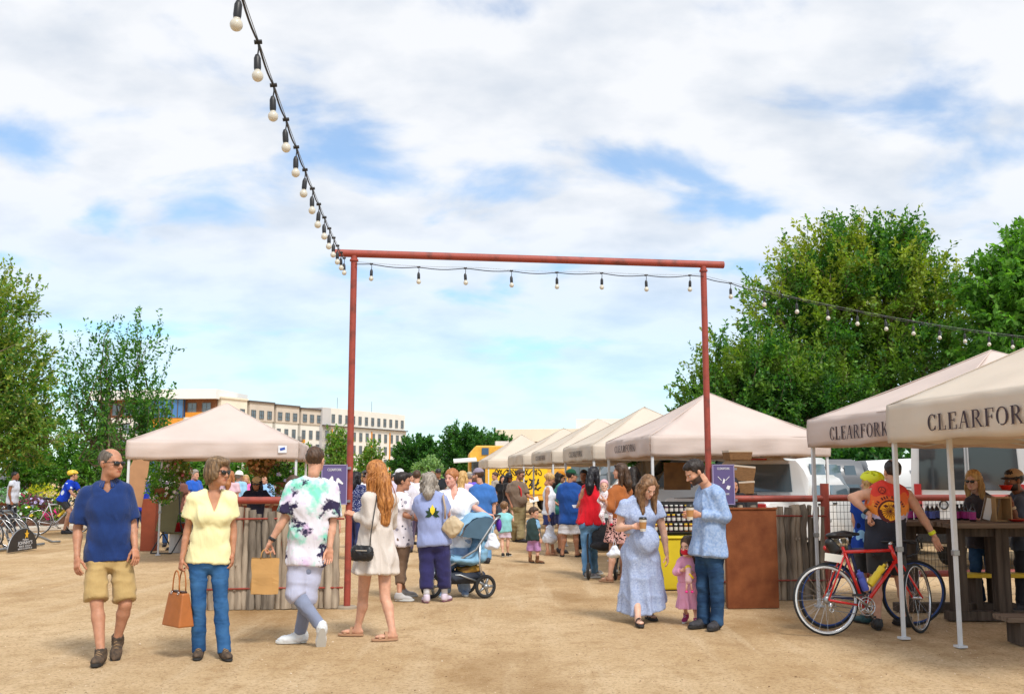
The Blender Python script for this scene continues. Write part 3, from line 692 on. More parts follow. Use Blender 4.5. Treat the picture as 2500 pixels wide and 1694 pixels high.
def foot_frames(B, feet, sole=.0):
    B.fo, B.ff, B.fu, B.an = [], [], [], []
    for (p, yaw, pitch) in feet:
        f0 = fvec(yaw); c, s_ = math.cos(R(pitch)), math.sin(R(pitch)); f = f0 * c - Z * s_; u = f0 * s_ + Z * c
        z = p[2]
        o = np.array((p[0], p[1], z)) if not pitch else np.array((p[0], p[1], z)) - f * .13 * B.s + u * .004
        if pitch: o = np.array((p[0], p[1], z)) - f * .14 * B.s
        B.fo.append(o); B.ff.append(f); B.fu.append(u); B.an.append(o + u * .09 * B.s + f * -.005)
def px_person(label, sp):
    """joints from photo pixels; depth from where the feet stand"""
    B = Body(); B.sex = sp.get('sex', 'm'); B.H = sp['H']; B.s = B.H / 1.75; B.yaw = sp['yaw']; B.eyes = sp.get('eyes', False)
    ft = sp['ft']; g = [gnd(x, y) for (x, y, _, _) in ft]; d0 = sp.get('d0') or (g[0][1] + g[1][1]) / 2
    root = np.array(((g[0][0] + g[1][0]) / 2, (g[0][1] + g[1][1]) / 2, 0.0)); B.root = root
    B.lod = sp.get('lod', 0 if d0 < 12 else (1 if d0 < 21 else 2))
    q = lambda t: pix(t[0], t[1], d0 + (t[2] if len(t) > 2 else 0)) - root
    B.hc = q(sp['hd'][:3]); B.hy, B.hp = sp['hd'][3], sp['hd'][4]; B.hr = sp['hd'][5] if len(sp['hd']) > 5 else 0; B.hh = sp.get('hh', {'m': .238, 'f': .225, 'k': .205}[B.sex])
    B.sh = [q(t) for t in sp['sh']]; B.el = [q(t) for t in sp['el']]; B.wr = [q(t) for t in sp['wr']]; B.hip = [q(t) for t in sp['hip']]; B.kn = [q(t) for t in sp['kn']]
    B.nb = q(sp['nb']) if 'nb' in sp else (B.sh[0] + B.sh[1]) / 2 + np.array((0, 0, .035 * B.s))
    foot_frames(B, [(g[e] - root, ft[e][2], ft[e][3]) for e in (0, 1)])
    for v_ in B.sh: v_[2] -= .022 * B.s
    finish(B, sp); r = build_person(label, B, sp); r_B[r.name] = B; return r, B
r_B = {}
def std_person(label, at, H, yaw, sp, hyaw=None, pose=None, seed=0):
    """a standing figure built from usual proportions; at = ground point"""
    B = Body(); B.sex = sp.get('sex', 'm'); B.H = H; B.s = s = H / 1.75; B.yaw = yaw; B.eyes = sp.get('eyes', False); rr = random.Random(seed * 31 + int(H * 1000) + int(yaw)); pose = pose or {}
    root = np.array((at[0], at[1], 0.0)); B.root = root; d = at[1]; B.lod = sp.get('lod', 0 if d < 12 else (1 if d < 21 else 2))
    f = fvec(yaw); l = np.cross(Z, f); k = B.sex == 'k'; ln = pose.get('lean', .02)
    hipz = (.50 if not k else .44) * H; kz = .27 * H if not k else .23 * H; shz = (.81 if not k else .755) * H; w = (.195 if B.sex == 'm' else .17) * s
    st = pose.get('step', rr.uniform(-.05, .1)) * s; sway = rr.uniform(-.02, .02)
    B.hip = [np.array((0, 0, hipz)) - l * .09 * s, np.array((0, 0, hipz)) + l * .09 * s]
    B.kn = [np.array((0, 0, kz)) - l * .1 * s + f * (st * .6 + .02), np.array((0, 0, kz)) + l * .1 * s + f * (-st * .4 + .02)]
    feet = [(-l * .105 * s + f * st, yaw - 8, 0), (l * .105 * s - f * st, yaw + 8, pose.get('heel', 0))]
    tp = np.array((0, 0, shz)) + f * ln + l * sway; B.sh = [tp - l * w, tp + l * w]; B.nb = tp + np.array((0, 0, .04 * s))
    ar = pose.get('arms', ('down', 'down')); B.el, B.wr = [], []
    for e, sg in ((0, -1), (1, 1)):
        a = ar[e]
        if a == 'down': E = B.sh[e] - Z * .285 * s + l * sg * .045 * s - f * .03; Wp = E - Z * .24 * s + f * .07 * s
        elif a == 'fold': E = B.sh[e] - Z * .26 * s + l * sg * .05 * s + f * .03; Wp = E + f * .15 * s - l * sg * .2 * s + Z * .03
        elif a == 'hold': E = B.sh[e] - Z * .27 * s + l * sg * .03 * s + f * .04; Wp = E + f * .22 * s - l * sg * .06 * s + Z * .06
        elif a == 'up': E = B.sh[e] - Z * .2 * s + l * sg * .08 * s + f * .12; Wp = E + Z * .2 * s + f * .07 * s - l * sg * .06 * s
        elif a == 'out': E = B.sh[e] - Z * .2 * s + f * .2 * s; Wp = E + f * .24 * s + Z * .02
        elif a == 'hip': E = B.sh[e] - Z * .22 * s + l * sg * .17 * s - f * .05; Wp = np.array((0, 0, hipz + .09 * s)) + l * sg * .15 * s
        B.el.append(E); B.wr.append(Wp)
    B.hh = sp.get('hh', {'m': .236, 'f': .224, 'k': .2}[B.sex]); B.hc = np.array((0, 0, H - B.hh / 2)) + f * (ln + .02 + pose.get('hf', 0)) + l * sway; B.hy = yaw if hyaw is None else hyaw; B.hp = pose.get('nod', rr.uniform(-3, 12)); B.hr = pose.get('tilt', 0)
    foot_frames(B, feet); finish(B, sp); r = build_person(label, B, sp); r_B[r.name] = B; return r, B
# ------------------------------------------------------------------ ground
def ground_mat():
    m = bpy.data.materials.new('crushed_granite'); m.use_nodes = True; t = m.node_tree; b = t.nodes['Principled BSDF']; L = t.links.new
    tcn = t.nodes.new('ShaderNodeTexCoord')
    def nz(scale, det, rough=.55, st=None):
        n = t.nodes.new('ShaderNodeTexNoise'); n.inputs['Scale'].default_value = scale; n.inputs['Detail'].default_value = det; n.inputs['Roughness'].default_value = rough
        if st:
            mp_ = t.nodes.new('ShaderNodeMapping'); mp_.inputs['Scale'].default_value = st; L(tcn.outputs['Object'], mp_.inputs[0]); L(mp_.outputs[0], n.inputs['Vector'])
        else: L(tcn.outputs['Object'], n.inputs['Vector'])
        return n.outputs[0]
    def mr(x, a, b_, lo=0, hi=1):
        r = t.nodes.new('ShaderNodeMapRange'); L(x, r.inputs[0]); r.inputs[1].default_value = a; r.inputs[2].default_value = b_; r.inputs[3].default_value = lo; r.inputs[4].default_value = hi; return r.outputs[0]
    def mx(fac, a, b_, bt='MIX'):
        r = t.nodes.new('ShaderNodeMixRGB'); r.blend_type = bt; L(fac, r.inputs[0]) if not isinstance(fac, float) else setattr(r.inputs[0], 'default_value', fac)
        for i, v in ((1, a), (2, b_)):
            if isinstance(v, tuple): r.inputs[i].default_value = (*v, 1)
            else: L(v, r.inputs[i])
        return r.outputs[0]
    base = mx(mr(nz(.35, 5), .35, .65), lin((192, 160, 118)), lin((215, 187, 148)))
    patch = mr(nz(.42, 7, .62, (1, .5, 1)), .5, .64, 0, .85); c = mx(patch, base, lin((146, 110, 66)))        # damp scuffed patches
    c = mx(mr(nz(3.2, 7, .7), .48, .68, 0, .6), c, lin((168, 134, 92)))
    tr = mr(nz(1.0, 5, .6, (3.2, .22, 1)), .52, .64, 0, .5); c = mx(tr, c, lin((214, 188, 152)))                # cart tracks
    c = mx(mr(nz(30, 6, .75), .48, .66, 0, .7), c, lin((150, 112, 72))); c = mx(mr(nz(95, 4, .7), .56, .74, 0, .55), c, lin((240, 224, 198)))
    c = mx(mr(nz(60, 3, .7), .62, .72, 0, .75), c, lin((92, 66, 44)))
    L(c, b.inputs['Base Color']); b.inputs['Roughness'].default_value = .95; b.inputs['Specular IOR Level'].default_value = .15
    bp = t.nodes.new('ShaderNodeBump'); bp.inputs['Strength'].default_value = .9; bp.inputs['Distance'].default_value = .02
    ad = t.nodes.new('ShaderNodeMath'); ad.operation = 'ADD'; L(nz(70, 5, .75), ad.inputs[0]); L(nz(6, 4), ad.inputs[1]); L(ad.outputs[0], bp.inputs['Height']); L(bp.outputs[0], b.inputs['Normal'])
    return m
M_ground = ground_mat()
def build_ground():
    # one sheet: fine undulation near the camera, coarse to the horizon
    xs = np.unique(np.concatenate((np.linspace(-3000, -60, 12), np.linspace(-60, -14, 20), np.linspace(-14, 14, 150), np.linspace(14, 60, 20), np.linspace(60, 3000, 12))))
    ys = np.unique(np.concatenate((np.linspace(-300, -4, 8), np.linspace(-4, 26, 150), np.linspace(26, 90, 24), np.linspace(90, 3500, 14))))
    X, Y = np.meshgrid(xs, ys, indexing='ij'); P = np.stack((X.ravel(), Y.ravel(), X.ravel() * 0), 1)
    near = np.clip((40 - np.hypot(P[:, 0], P[:, 1])) / 20, 0, 1)
    P[:, 2] = -.012 * near * np.abs(vnoise(P * (1.1, 1.1, 1), 4) - .0) - .004 * near * vnoise(P * (5, 5, 1), 8)
    nx, ny = len(xs), len(ys); i = np.arange(nx - 1)[:, None] * ny + np.arange(ny - 1)[None]; i = i.ravel()
    struct(link('ground', mesh_np('ground', P, np.stack((i, i + ny, i + ny + 1, i + 1), 1), M_ground)))
build_ground()
def pebbles():
    rr = random.Random(3); mb = MB(); base = MB(); base.ell((0, 0, 0), (1, .8, .6), n=4, m=3); bv, bf = base.arrays()
    V = []; Q = []; n = 0
    for i in range(3600):
        d = 3.9 + 11 * rr.random() ** 1.7; x = (rr.random() - .5) * 1.15 * d; r = rr.uniform(.0025, .0075) * (1.7 if rr.random() < .05 else 1)
        v = (bv * r * np.array((1, rr.uniform(.7, 1.2), rr.uniform(.6, 1)))) @ rotm(0, 0, rr.uniform(0, 6)).T + (x, d, -.004); mb.add(v, bf, rr.randrange(3))
    o = mb.build('gravel', [mat('pebble_tan', lin((196, 164, 124)), .9), mat('pebble_brown', lin((120, 90, 62)), .9), mat('pebble_pale', lin((226, 208, 182)), .9)]); stuff(o)
    tag(o, 'loose small pebbles scattered over the sandy ground', 'gravel')
pebbles()
# ------------------------------------------------------------------ entrance gate and fences
G0 = gnd(847, 1482)
def along(px):                       # distance from the left gate post along the entrance line, from a pixel column
    k = (px - CX) / (F * CP); return (k * G0[1] - G0[0]) / (U[0] - k * U[1])
GL = along(1722); GP = lambda t, z=0: G0 + U * t + Z * z
HB = 4.34
gate = thing('gate_frame', 'tall rust red steel pipe gate frame over the market entrance', 'gate', G0)
for t in (0, GL): MB(G0).tube([GP(t, -.1), GP(t, HB)], .041, 20).build('post', M_red, gate, auto=R(50))
MB(G0).tube([GP(-.26, HB + .03), GP(GL + .28, HB + .03)], .048, 20).build('crossbeam', M_red, gate, auto=R(50))
for t in (0, GL): MB(G0).lathe([(.13, -.03), (.125, .012), (.11, .018), (.04, .02)], GP(t), Z, 14).build('footing', mat('rough_concrete', lin((150, 136, 118)), .95, var=.12, bump=.4, bscale=40), gate, auto=R(50))
for t in (0, GL): MB(G0).lathe([(.055, 0), (.055, .02), (.044, .03)], GP(t, HB - .07), Z, 16).build('collar', M_red, gate, auto=R(40))

M_bark = mat('weathered_cedar_stake', lin((126, 112, 98)), .95, c2=lin((188, 172, 152)), vscale=14, stretch=(1, 1, .16), bump=.9, bscale=38, detail=7, spec=.1)
M_bark2 = mat('grey_cedar_stake', lin((84, 76, 68)), .95, c2=lin((150, 138, 124)), vscale=16, stretch=(1, 1, .14), bump=.9, bscale=40, detail=7, spec=.1)
def stake_mesh(i):
    rr = random.Random(i + 50); n = 10; zs = np.linspace(0, 1, 13); r0 = .046 * rr.uniform(.85, 1.12); P = []; rad = []
    for z in zs: P.append((.012 * math.sin(z * rr.uniform(2, 6) + i), .008 * math.cos(z * 4 + i * 2), z)); rad.append(r0 * (1 + .16 * rr.uniform(-1, 1)) * (1 - .12 * z))
    b = MB(); b.tube(P, rad, n)
    if rr.random() < .6: z = rr.uniform(.3, .8); b.ell((r0 * .8, -.01, z), (.012, .012, .02), n=6, m=4)
    V, f = b.arrays(); V = V + .004 * (np.stack([vnoise(V * (60, 60, 14), s_) for s_ in (1, 2, 3)], 1) - .5); c = MB(); c.add(V, f); return [c.mesh('stake', m, auto=R(70)) for m in (M_bark, M_bark2)]
STAKES = [stake_mesh(i) for i in range(8)]
def stake_fence(t0, t1, label, sets, grey=.3, posts=()):
    root = thing('stake_fence', label, 'fence', GP(t0)); o = GP(t0); rr = random.Random(int(t0 * 100)); back = W * .05
    MB(o).tube([GP(t0, 1.285) , GP(t1, 1.285)], .043, 16).build('top_rail', M_red, root, auto=R(50))
    for z in (1.06, .24): MB(o).tube([GP(t0, z) - W * .045, GP((t0 + t1) / 2, z + .008) - W * .045, GP(t1, z) - W * .045], .011, 8).build('tie_rod', M_red, root, True)
    for p in posts: MB(o).tube([GP(p, -.1), GP(p, 1.34)], .05, 14).build('post', M_red, root, auto=R(50))
    t = t0 + .06
    while t < t1 - .06:
        h = rr.uniform(1.14, 1.21) - (.04 if rr.random() < .1 else 0); s = link('stake', rr.choice(STAKES)[1 if rr.random() < grey else 0], root, tuple(U * (t - t0) + W * rr.uniform(-.012, .012)))
        s.scale = (rr.uniform(.85, 1.15), rr.uniform(.85, 1.1), h); s.rotation_euler = (rr.uniform(-.015, .015), rr.uniform(-.02, .02), rr.uniform(0, 6.28)); t += rr.uniform(.07, .086)
    return root
TL = along(512); TR = along(1999)
stake_fence(TL, 0 - .05, 'fence of weathered cedar stakes left of the gate under a rust red rail', STAKES, .25, (TL,))
stake_fence(GL + .05, TR, 'fence of weathered cedar stakes right of the gate behind the rusted panel', STAKES, .6)
# wire mesh fence further right
TE = TR + 5.2
wf = thing('wire_fence', 'wire mesh fence with rust red pipe rails behind the bottle table', 'fence', GP(TR)); o = GP(TR)
MB(o).tube([GP(TR, -.1), GP(TR, 1.48)], .056, 14).build('post', M_red, wf, auto=R(50)); MB(o).tube([GP(TE - .2, -.1), GP(TE - .2, 1.4)], .05, 14).build('post', M_red, wf, auto=R(50))
MB(o).tube([GP(TR, 1.29), GP(TE, 1.29)], .043, 14).build('top_rail', M_red, wf, auto=R(50)); MB(o).tube([GP(TR, .3), GP(TE, .3)], .043, 14).build('bottom_rail', M_red, wf, auto=R(50))
m = MB(o); t = TR + .06
while t < TE: m.tube([GP(t, .3), GP(t, 1.29)], .0028, 4); t += .05
for i in range(1, 11): m.tube([GP(TR, .3 + i * .09), GP(TE, .3 + i * .09)], .0028, 4)
stuff(m.build('wire_mesh', M_black, wf))
# rusted steel panel
M_rust = mat('weathering_steel', lin((104, 56, 34)), .85, c2=lin((138, 82, 50)), vscale=5, detail=9, bump=.2, bscale=60, spec=.2)
pa = gnd(1777, 1485); pb = gnd(1902, 1483); pn = thing('rusted_panel', 'rusted brown steel panel standing before the stake fence', 'panel', (pa + pb) / 2)
c = (pa + pb) / 2; ang = math.atan2((pb - pa)[1], (pb - pa)[0]); wd = np.linalg.norm(pb - pa)
MB(c).box(c + Z * .59, (wd, .03, 1.18), (0, 0, ang)).build('plate', M_rust, pn, bevel=.004)
MB(c).box(c + Z * 1.185, (wd + .02, .06, .022), (0, 0, ang)).build('top_edge', M_rust, pn, bevel=.003)
for e in (-1, 1): MB(c).box(c + e * unit(pb - pa) * (wd / 2 - .03) + np.array((0, .07, .3)), (.03, .12, .6), (0, 0, ang)).build('brace', M_rust, pn)

# ------------------------------------------------------------------ lettering
def glyph(ch):                       # condensed roman capitals with serifs, unit height, returns (polygons, width)
    T, t, S = .105, .042, .045; Pg = []
    def bar(x0, y0, x1, y1): Pg.append([(x0, y0), (x1, y0), (x1, y1), (x0, y1)])
    def stem(x): bar(x, 0, x + T, 1); bar(x - S, 0, x, t * .8); bar(x + T, 0, x + T + S, t * .8); bar(x - S, 1 - t * .8, x, 1); bar(x + T, 1 - t * .8, x + T + S, 1)
    def ring(cx, cy, rx, ry, a0, a1, th=T, tn=t, n=22):
        for i in range(n):
            q = []
            for a in (a0 + (a1 - a0) * i / n, a0 + (a1 - a0) * (i + 1) / n):
                w = tn + (th - tn) * abs(math.cos(a)); q.append(((cx + rx * math.cos(a), cy + ry * math.sin(a)), (cx + (rx - w) * math.cos(a), cy + (ry - (tn + (th - tn) * .25)) * math.sin(a))))
            Pg.append([q[0][0], q[1][0], q[1][1], q[0][1]])
    def slant(x0, y0, x1, y1, w): Pg.append([(x0, y0), (x0 + w, y0), (x1 + w, y1), (x1, y1)])
    if ch == 'C': ring(.28, .5, .26, .51, .75, 5.55); bar(.43, .72, .48, .96); bar(.43, .04, .48, .28); return Pg, .54
    if ch == 'O': ring(.29, .5, .28, .51, 0, 2 * math.pi, n=30); return Pg, .6
    if ch == 'L': stem(.06); bar(.19, 0, .46, t); bar(.42, 0, .46, .26); return Pg, .5
    if ch in 'EF':
        stem(.06); bar(.19, 1 - t, .46, 1); bar(.42, .76, .46, 1); bar(.19, .5, .36, .5 + t); bar(.34, .42, .375, .64)
        if ch == 'E': bar(.19, 0, .48, t); bar(.44, 0, .48, .26)
        return Pg, .52 if ch == 'E' else .49
    if ch == 'A': slant(.04, 0, .27, 1, t); slant(.42, 0, .26, 1, T); bar(.14, .33, .42, .33 + t); bar(-.01, 0, .14, t * .8); bar(.37, 0, .6, t * .8); return Pg, .6
    if ch == 'R': stem(.06); ring(.24, .75, .21, .26, -1.57, 1.57); bar(.19, 1 - t, .25, 1); bar(.19, .49, .25, .49 + t); slant(.46, 0, .22, .5, T * .9); bar(.42, 0, .62, t * .8); return Pg, .6
    if ch == 'K': stem(.06); slant(.19, .42, .46, 1, t); slant(.44, 0, .22, .52, T * .95); bar(.4, 0, .62, t * .8); bar(.38, 1 - t * .8, .58, 1); return Pg, .6
    return Pg, .3
def lettering(text, org, right, up, nrm, h, name, m, parent, width=None, track=.07):
    """raised capitals laid on a plane: org = left end of the base line"""
    mb = MB(); x = 0; gl = []
    for ch in text: g, w = glyph(ch); gl.append((x, g)); x += w + track
    k = h; kx = (width / x) if width else h
    for i, (x0, g) in enumerate(gl):
        for p in g: mb.prism([org + right * ((x0 + a) * kx) + up * (b * k) for a, b in p], nrm * (.002 + .0003 * (i % 2)))
    o = mb.build(name, m, parent); o['kind'] = 'stuff'; return o
def text_obj(text, h, m, parent, Mx, name='lettering', ext=.001, align='CENTER', width=None):
    cu = bpy.data.curves.new(name, 'FONT'); cu.body = text; cu.size = h; cu.extrude = ext; cu.align_x = align; cu.resolution_u = 2
    o = bpy.data.objects.new('tmp', cu); col.objects.link(o); dg = bpy.context.evaluated_depsgraph_get(); me = bpy.data.meshes.new_from_object(o.evaluated_get(dg)); bpy.data.objects.remove(o); bpy.data.curves.remove(cu)
    me.materials.clear(); me.materials.append(m); q = link(name, me, parent)
    if width:
        xs = [v.co.x for v in me.vertices]; k = width / (max(xs) - min(xs)); me.transform(Matrix.Diagonal((k, 1, 1, 1)))
    q.matrix_local = Mx; return q
def frame_mx(o, x, y):               # local axes -> 4x4: text reads along x, up is y
    x, y = unit(x), unit(y); z = np.cross(x, y); return Matrix.Translation(Vector(o)) @ Matrix(np.stack((x, y, z), 1).tolist()).to_4x4()

# ------------------------------------------------------------------ canopies
def canvas(name, c, trans=.35, warm=None):
    m = add_creases(mat(name, c, .85, var=.07, vscale=1.3, bump=.12, bscale=300, spec=.15, detail=8), (1.1, 1.1, 8), .03, .16); t = m.node_tree; b = t.nodes['Principled BSDF']; o_ = t.nodes['Material Output']
    tr = t.nodes.new('ShaderNodeBsdfTranslucent'); tr.inputs[0].default_value = (*(warm or (.75, .5, .26)), 1); ms = t.nodes.new('ShaderNodeMixShader'); ms.inputs[0].default_value = trans
    t.links.new(b.outputs[0], ms.inputs[1]); t.links.new(tr.outputs[0], ms.inputs[2]); t.links.new(ms.outputs[0], o_.inputs[0]); return m
M_canvas = canvas('canopy_canvas', lin((224, 210, 203)), .3); M_canvas_w = canvas('canopy_canvas_cream', lin((226, 216, 201)), .3)
M_ink = mat('dark_print', lin((58, 44, 52)), .8)
def roof_mesh(S_, eave, peak, seed, m):
    n, k = 14, 12; V = []; Q = []; h = S_ / 2
    for side in range(4):
        c, s = math.cos(side * math.pi / 2), math.sin(side * math.pi / 2); b0 = len(V)
        for i in range(k + 1):
            t = i / k; hh = h * (1 - t)
            z = eave + (peak - eave) * (t * .9 + .1 * t * t) 
            for j in range(n + 1):
                a = -1 + 2 * j / n; x, y = a * hh, -hh; sag = -.06 * (1 - a * a) * math.sin(math.pi * min(1, t * 1.15)) * (1 - t * .4); p = np.array((x * c - y * s, x * s + y * c, z + sag))
                V.append(p)
        for i in range(k):
            for j in range(n): a = b0 + i * (n + 1) + j; Q.append((a, a + 1, a + n + 2, a + n + 1))
    V = np.array(V); V[:, 2] += .022 * (vnoise(V * (2.6, 2.6, 2) + seed, 1) - .5) * (V[:, 2] > eave + .02) + .012 * (vnoise(V * (7, 7, 3) + seed, 2) - .5) * (V[:, 2] > eave + .02); return mesh_np('roof', V, Q, m)
def valance_mesh(S_, z1, z0, seed, m):   # hangs along local -y side
    n, k = 36, 6; V = []; Q = []
    for i in range(k + 1):
        t = i / k
        for j in range(n + 1):
            a = -1 + 2 * j / n; rip = .018 * t * math.sin(j * .9 + seed) * (1 - abs(a) ** 6) + .008 * math.sin(j * .37 + seed * 2 + t * 5) * (1 - a ** 8)
            V.append((a * S_ / 2, -S_ / 2 - .004 - rip - .012 * math.sin(t * math.pi), z1 + (z0 - z1) * t + .012 * t * math.cos(a * 7 + seed) * (1 - abs(a) ** 4)))
    V = np.array(V); V[:, 1] -= (.012 * (vnoise(np.stack((V[:, 0] * 3, V[:, 2] * 22, V[:, 0] * 0 + seed), 1), 3) - .5)) * (1 - np.abs(V[:, 0] / (S_ / 2)) ** 8)
    for i in range(k):
        for j in range(n): a = i * (n + 1) + j; Q.append((a, a + n + 1, a + n + 2, a + 1))
    return mesh_np('valance', V, Q, m)
def tent(nearleft, S_, label, m=M_canvas, eave=2.22, hem=1.9, peak=3.06, seed=0, text=None, legs=(0, 1, 2, 3), group='beige pop-up canopies of the market', tz=0):
    ctr = np.asarray(nearleft) + U * S_ / 2 + W * S_ / 2; root = thing('market_canopy', label, 'canopy', ctr * (1, 1, 0), AY + tz, group)
    r = link('roof', roof_mesh(S_, eave, peak, seed, m), root); md = r.modifiers.new('thick', 'SOLIDIFY'); md.thickness = .004
    for sx, sy in ((-1, -1), (1, -1), (1, 1), (-1, 1)): b = MB(); b.tube([(sx * S_ / 2 * (1 - t), sy * S_ / 2 * (1 - t), eave + (peak - eave) * (t * .9 + .1 * t * t) + .004) for t in np.linspace(0, 1, 9)], .007, 6); b.build('ridge_seam', m, r, True)
    for side in range(4):
        v = link('valance', valance_mesh(S_ + .004, eave + .006, hem, seed * 3 + side, m), root); v.rotation_euler = (0, 0, side * math.pi / 2)
        md = v.modifiers.new('thick', 'SOLIDIFY'); md.thickness = .004
        if text and side in text: text[side](v, S_)
    q = S_ / 2 - .04
    for i, (x, y) in enumerate(((-q, -q), (q, -q), (q, q), (-q, q))):
        if i not in legs: continue
        b = MB(); b.box((x, y, 1.5), (.042, .042, 1.3)); p = b.build('leg', M_white_steel, root, bevel=.004)
        b = MB(); b.box((x, y, .45), (.034, .034, .9)); b.build('lower_leg', M_white_steel, p, bevel=.003); b = MB(); b.box((x, y, .012), (.09, .09, .02)); b.build('foot_plate', M_white_steel, p)
        b = MB(); b.box((x, y, .86), (.058, .058, .05)); b.build('slider', M_grey_steel, p, bevel=.005)
    for a, b_ in (((-q, -q), (q, -q)), ((q, -q), (q, q)), ((q, q), (-q, q)), ((-q, q), (-q, -q))):
        a, b_ = np.array((*a, 0)), np.array((*b_, 0)); mid = (a + b_) / 2; t = MB(); dz = eave - hem
        for s0, s1 in ((a, mid), (mid, b_)): t.beam(s0 + Z * (hem + .02), s1 + Z * (eave - .05), .012, .022); t.beam(s0 + Z * (eave - .05) + W * .0, s1 + Z * (hem + .02), .012, .022)
        stuff(t.build('truss', M_white_steel, root))
    return root
def big_text(x0, h, width, base, side=3):
    def f(v, S_): lettering('CLEARFORK', np.array((-S_ / 2 + x0, -S_ / 2 - .032, base)), np.array((1.0, 0, 0)), Z, np.array((0, -1.0, 0)), h, 'lettering', M_ink, v, width)
    return f
def small_text(v, S_):
    lettering('CLEARFORK', np.array((-.72, -S_ / 2 - .034, 2.0)), np.array((1.0, 0, 0)), Z, np.array((0, -1.0, 0)), .12, 'lettering', M_ink, v, 1.44)
def row(d): return np.array((4.539 - .1429 * d, d, 0))
for i, (d, pk) in enumerate(((16.2, 3.06), (20.4, 3.1), (24.9, 3.1), (29.6, 3.08), (38.2, 3.25))):
    tent(row(d), 3.05, ['beige pop-up canopy standing just behind the right gate post', 'second beige canopy of the row, behind the one at the right gate post', 'third beige canopy of the row behind the right gate post', 'fourth beige canopy of the row, over the man with red suspenders', 'farthest beige canopy of the row beside the yellow truck'][i],
         M_canvas if i == 0 else M_canvas_w, seed=i + 1, peak=pk, text={3: small_text} if i < 3 else None)
def badge(v, S_):
    b = MB(); b.box((S_ / 2 - .28, -S_ / 2 - .036, 2.06), (.15, .004, .13)); o = b.build('maker_badge', mat('badge_white', (.75, .76, .8), .6), v); b = MB()
    b.box((S_ / 2 - .28, -S_ / 2 - .0395, 2.065), (.09, .003, .045), (0, -.25, 0)); b.build('badge_mark', mat('badge_blue', lin((40, 80, 170)), .6), o)
pl = pix(309, 1100, 17.7) * (1, 1, 0); tent(pl, 2.96, 'pinkish beige canopy over the flower stall on the left', M_canvas, eave=2.2, hem=1.88, peak=2.98, seed=9, text={0: badge})
p6 = gnd(1997, 1480); p6n = p6 - W * 3.0
tent(p6n - U * .04 - W * .04, 3.05, 'lavender shaded canopy behind the nearest one on the right, with lettered valance', M_canvas, seed=11, eave=2.26, hem=1.93, peak=2.98, text={3: big_text(.66, .15, 1.38, 1.995)})
p7 = gnd(2203, 1558); tent(p7 - W * 3.0 - U * .04 - W * .04, 3.05, 'nearest cream canopy cut off by the right edge of the photo', M_canvas_w, seed=14, eave=2.27, hem=1.9, peak=3.12, text={3: big_text(.78, .15, 1.6, 1.985)})
# ------------------------------------------------------------------ buildings
M_bl_white = mat('white_render', (.72, .69, .63), .9, var=.05, vscale=.4); M_bl_cream = mat('cream_render', lin((226, 216, 198)), .9, var=.05, vscale=.4); M_bl_grey = mat('taupe_render', lin((198, 186, 172)), .9, var=.06, vscale=.4)
M_bl_lgrey = mat('pale_grey_render', lin((190, 188, 188)), .9, var=.05, vscale=.4); M_bl_brown = mat('brown_cladding', lin((120, 74, 42)), .8, var=.15, vscale=2); M_bl_orange = mat('ochre_panel', lin((214, 142, 46)), .8, var=.1)
M_win = mat('window_glass', (.13, .17, .2), .1, spec=.8, var=.4, vscale=.3); M_blueglass = mat('blue_curtain_glass', lin((50, 96, 150)), .08, spec=.9, var=.35, vscale=.25); M_frame = mat('dark_window_frame', (.16, .16, .16), .6); M_slab = mat('dark_coping', lin((92, 84, 80)), .8)
class Facade:                        # a wall plane: along a -> b, outward normal on the right-hand side of travel
    def __init__(s, a, b): s.a = np.array((*a, 0.0)); s.b = np.array((*b, 0.0)); s.d = unit(s.b - s.a); s.L = np.linalg.norm(s.b - s.a); s.n = np.cross(s.d, Z)
    def P(s, t, z, o=0): return s.a + s.d * t + Z * z + s.n * o
    def slab(s, mb, t0, t1, z0, z1, o0, o1, mi=0): return mb.prism([s.P(t0, z0, o0), s.P(t1, z0, o0), s.P(t1, z1, o0), s.P(t0, z1, o0)], s.n * (o1 - o0), mi)
apt = thing('apartment_building', 'long cream five storey apartment block with taupe top storey bays', 'building', (-49, 204, 0)); AO = np.array((-49, 204, 0.0))
fa = Facade((-58.5, 199.0), (-43.0, 227.0)); fb = Facade((-42.6, 226.0), (-27.0, 257.0))
def wing(fc, root, t0, t1, z1, m, dep=12, name='wall', o=0.0): b = MB(AO); fc.slab(b, t0, t1, 0, z1, o - dep, o); return b.build(name, m, root)
wmesh = {}
def window(fc, root, t, z, w, h, o=0.0, m=M_win, sill=True):
    key = (round(w, 2), round(h, 2), m.name, round(fc.d[0], 3))
    if key not in wmesh:
        f = Facade((0, 0), (fc.d[0], fc.d[1])); fr = MB(); g = MB()
        for (x0, x1, y0, y1) in ((-w / 2 - .08, w / 2 + .08, -.08, 0), (-w / 2 - .08, w / 2 + .08, h, h + .08), (-w / 2 - .08, -w / 2, 0, h), (w / 2, w / 2 + .08, 0, h), (-.03, .03, 0, h), (-w / 2, w / 2, h * .45, h * .45 + .06)): f.slab(fr, x0, x1, y0, y1, 0, .14)
        f.slab(g, -w / 2, w / 2, 0, h, .0, .05); wmesh[key] = (fr.mesh('window', M_frame if m is M_win else M_slab), g.mesh('pane', m))
    o_ = link('window', wmesh[key][0], root, tuple(fc.P(t, z, o + .004) - AO)); link('pane', wmesh[key][1], o_)
L = fa.L; Hs = 3.0; nb = 4; bw = L / nb
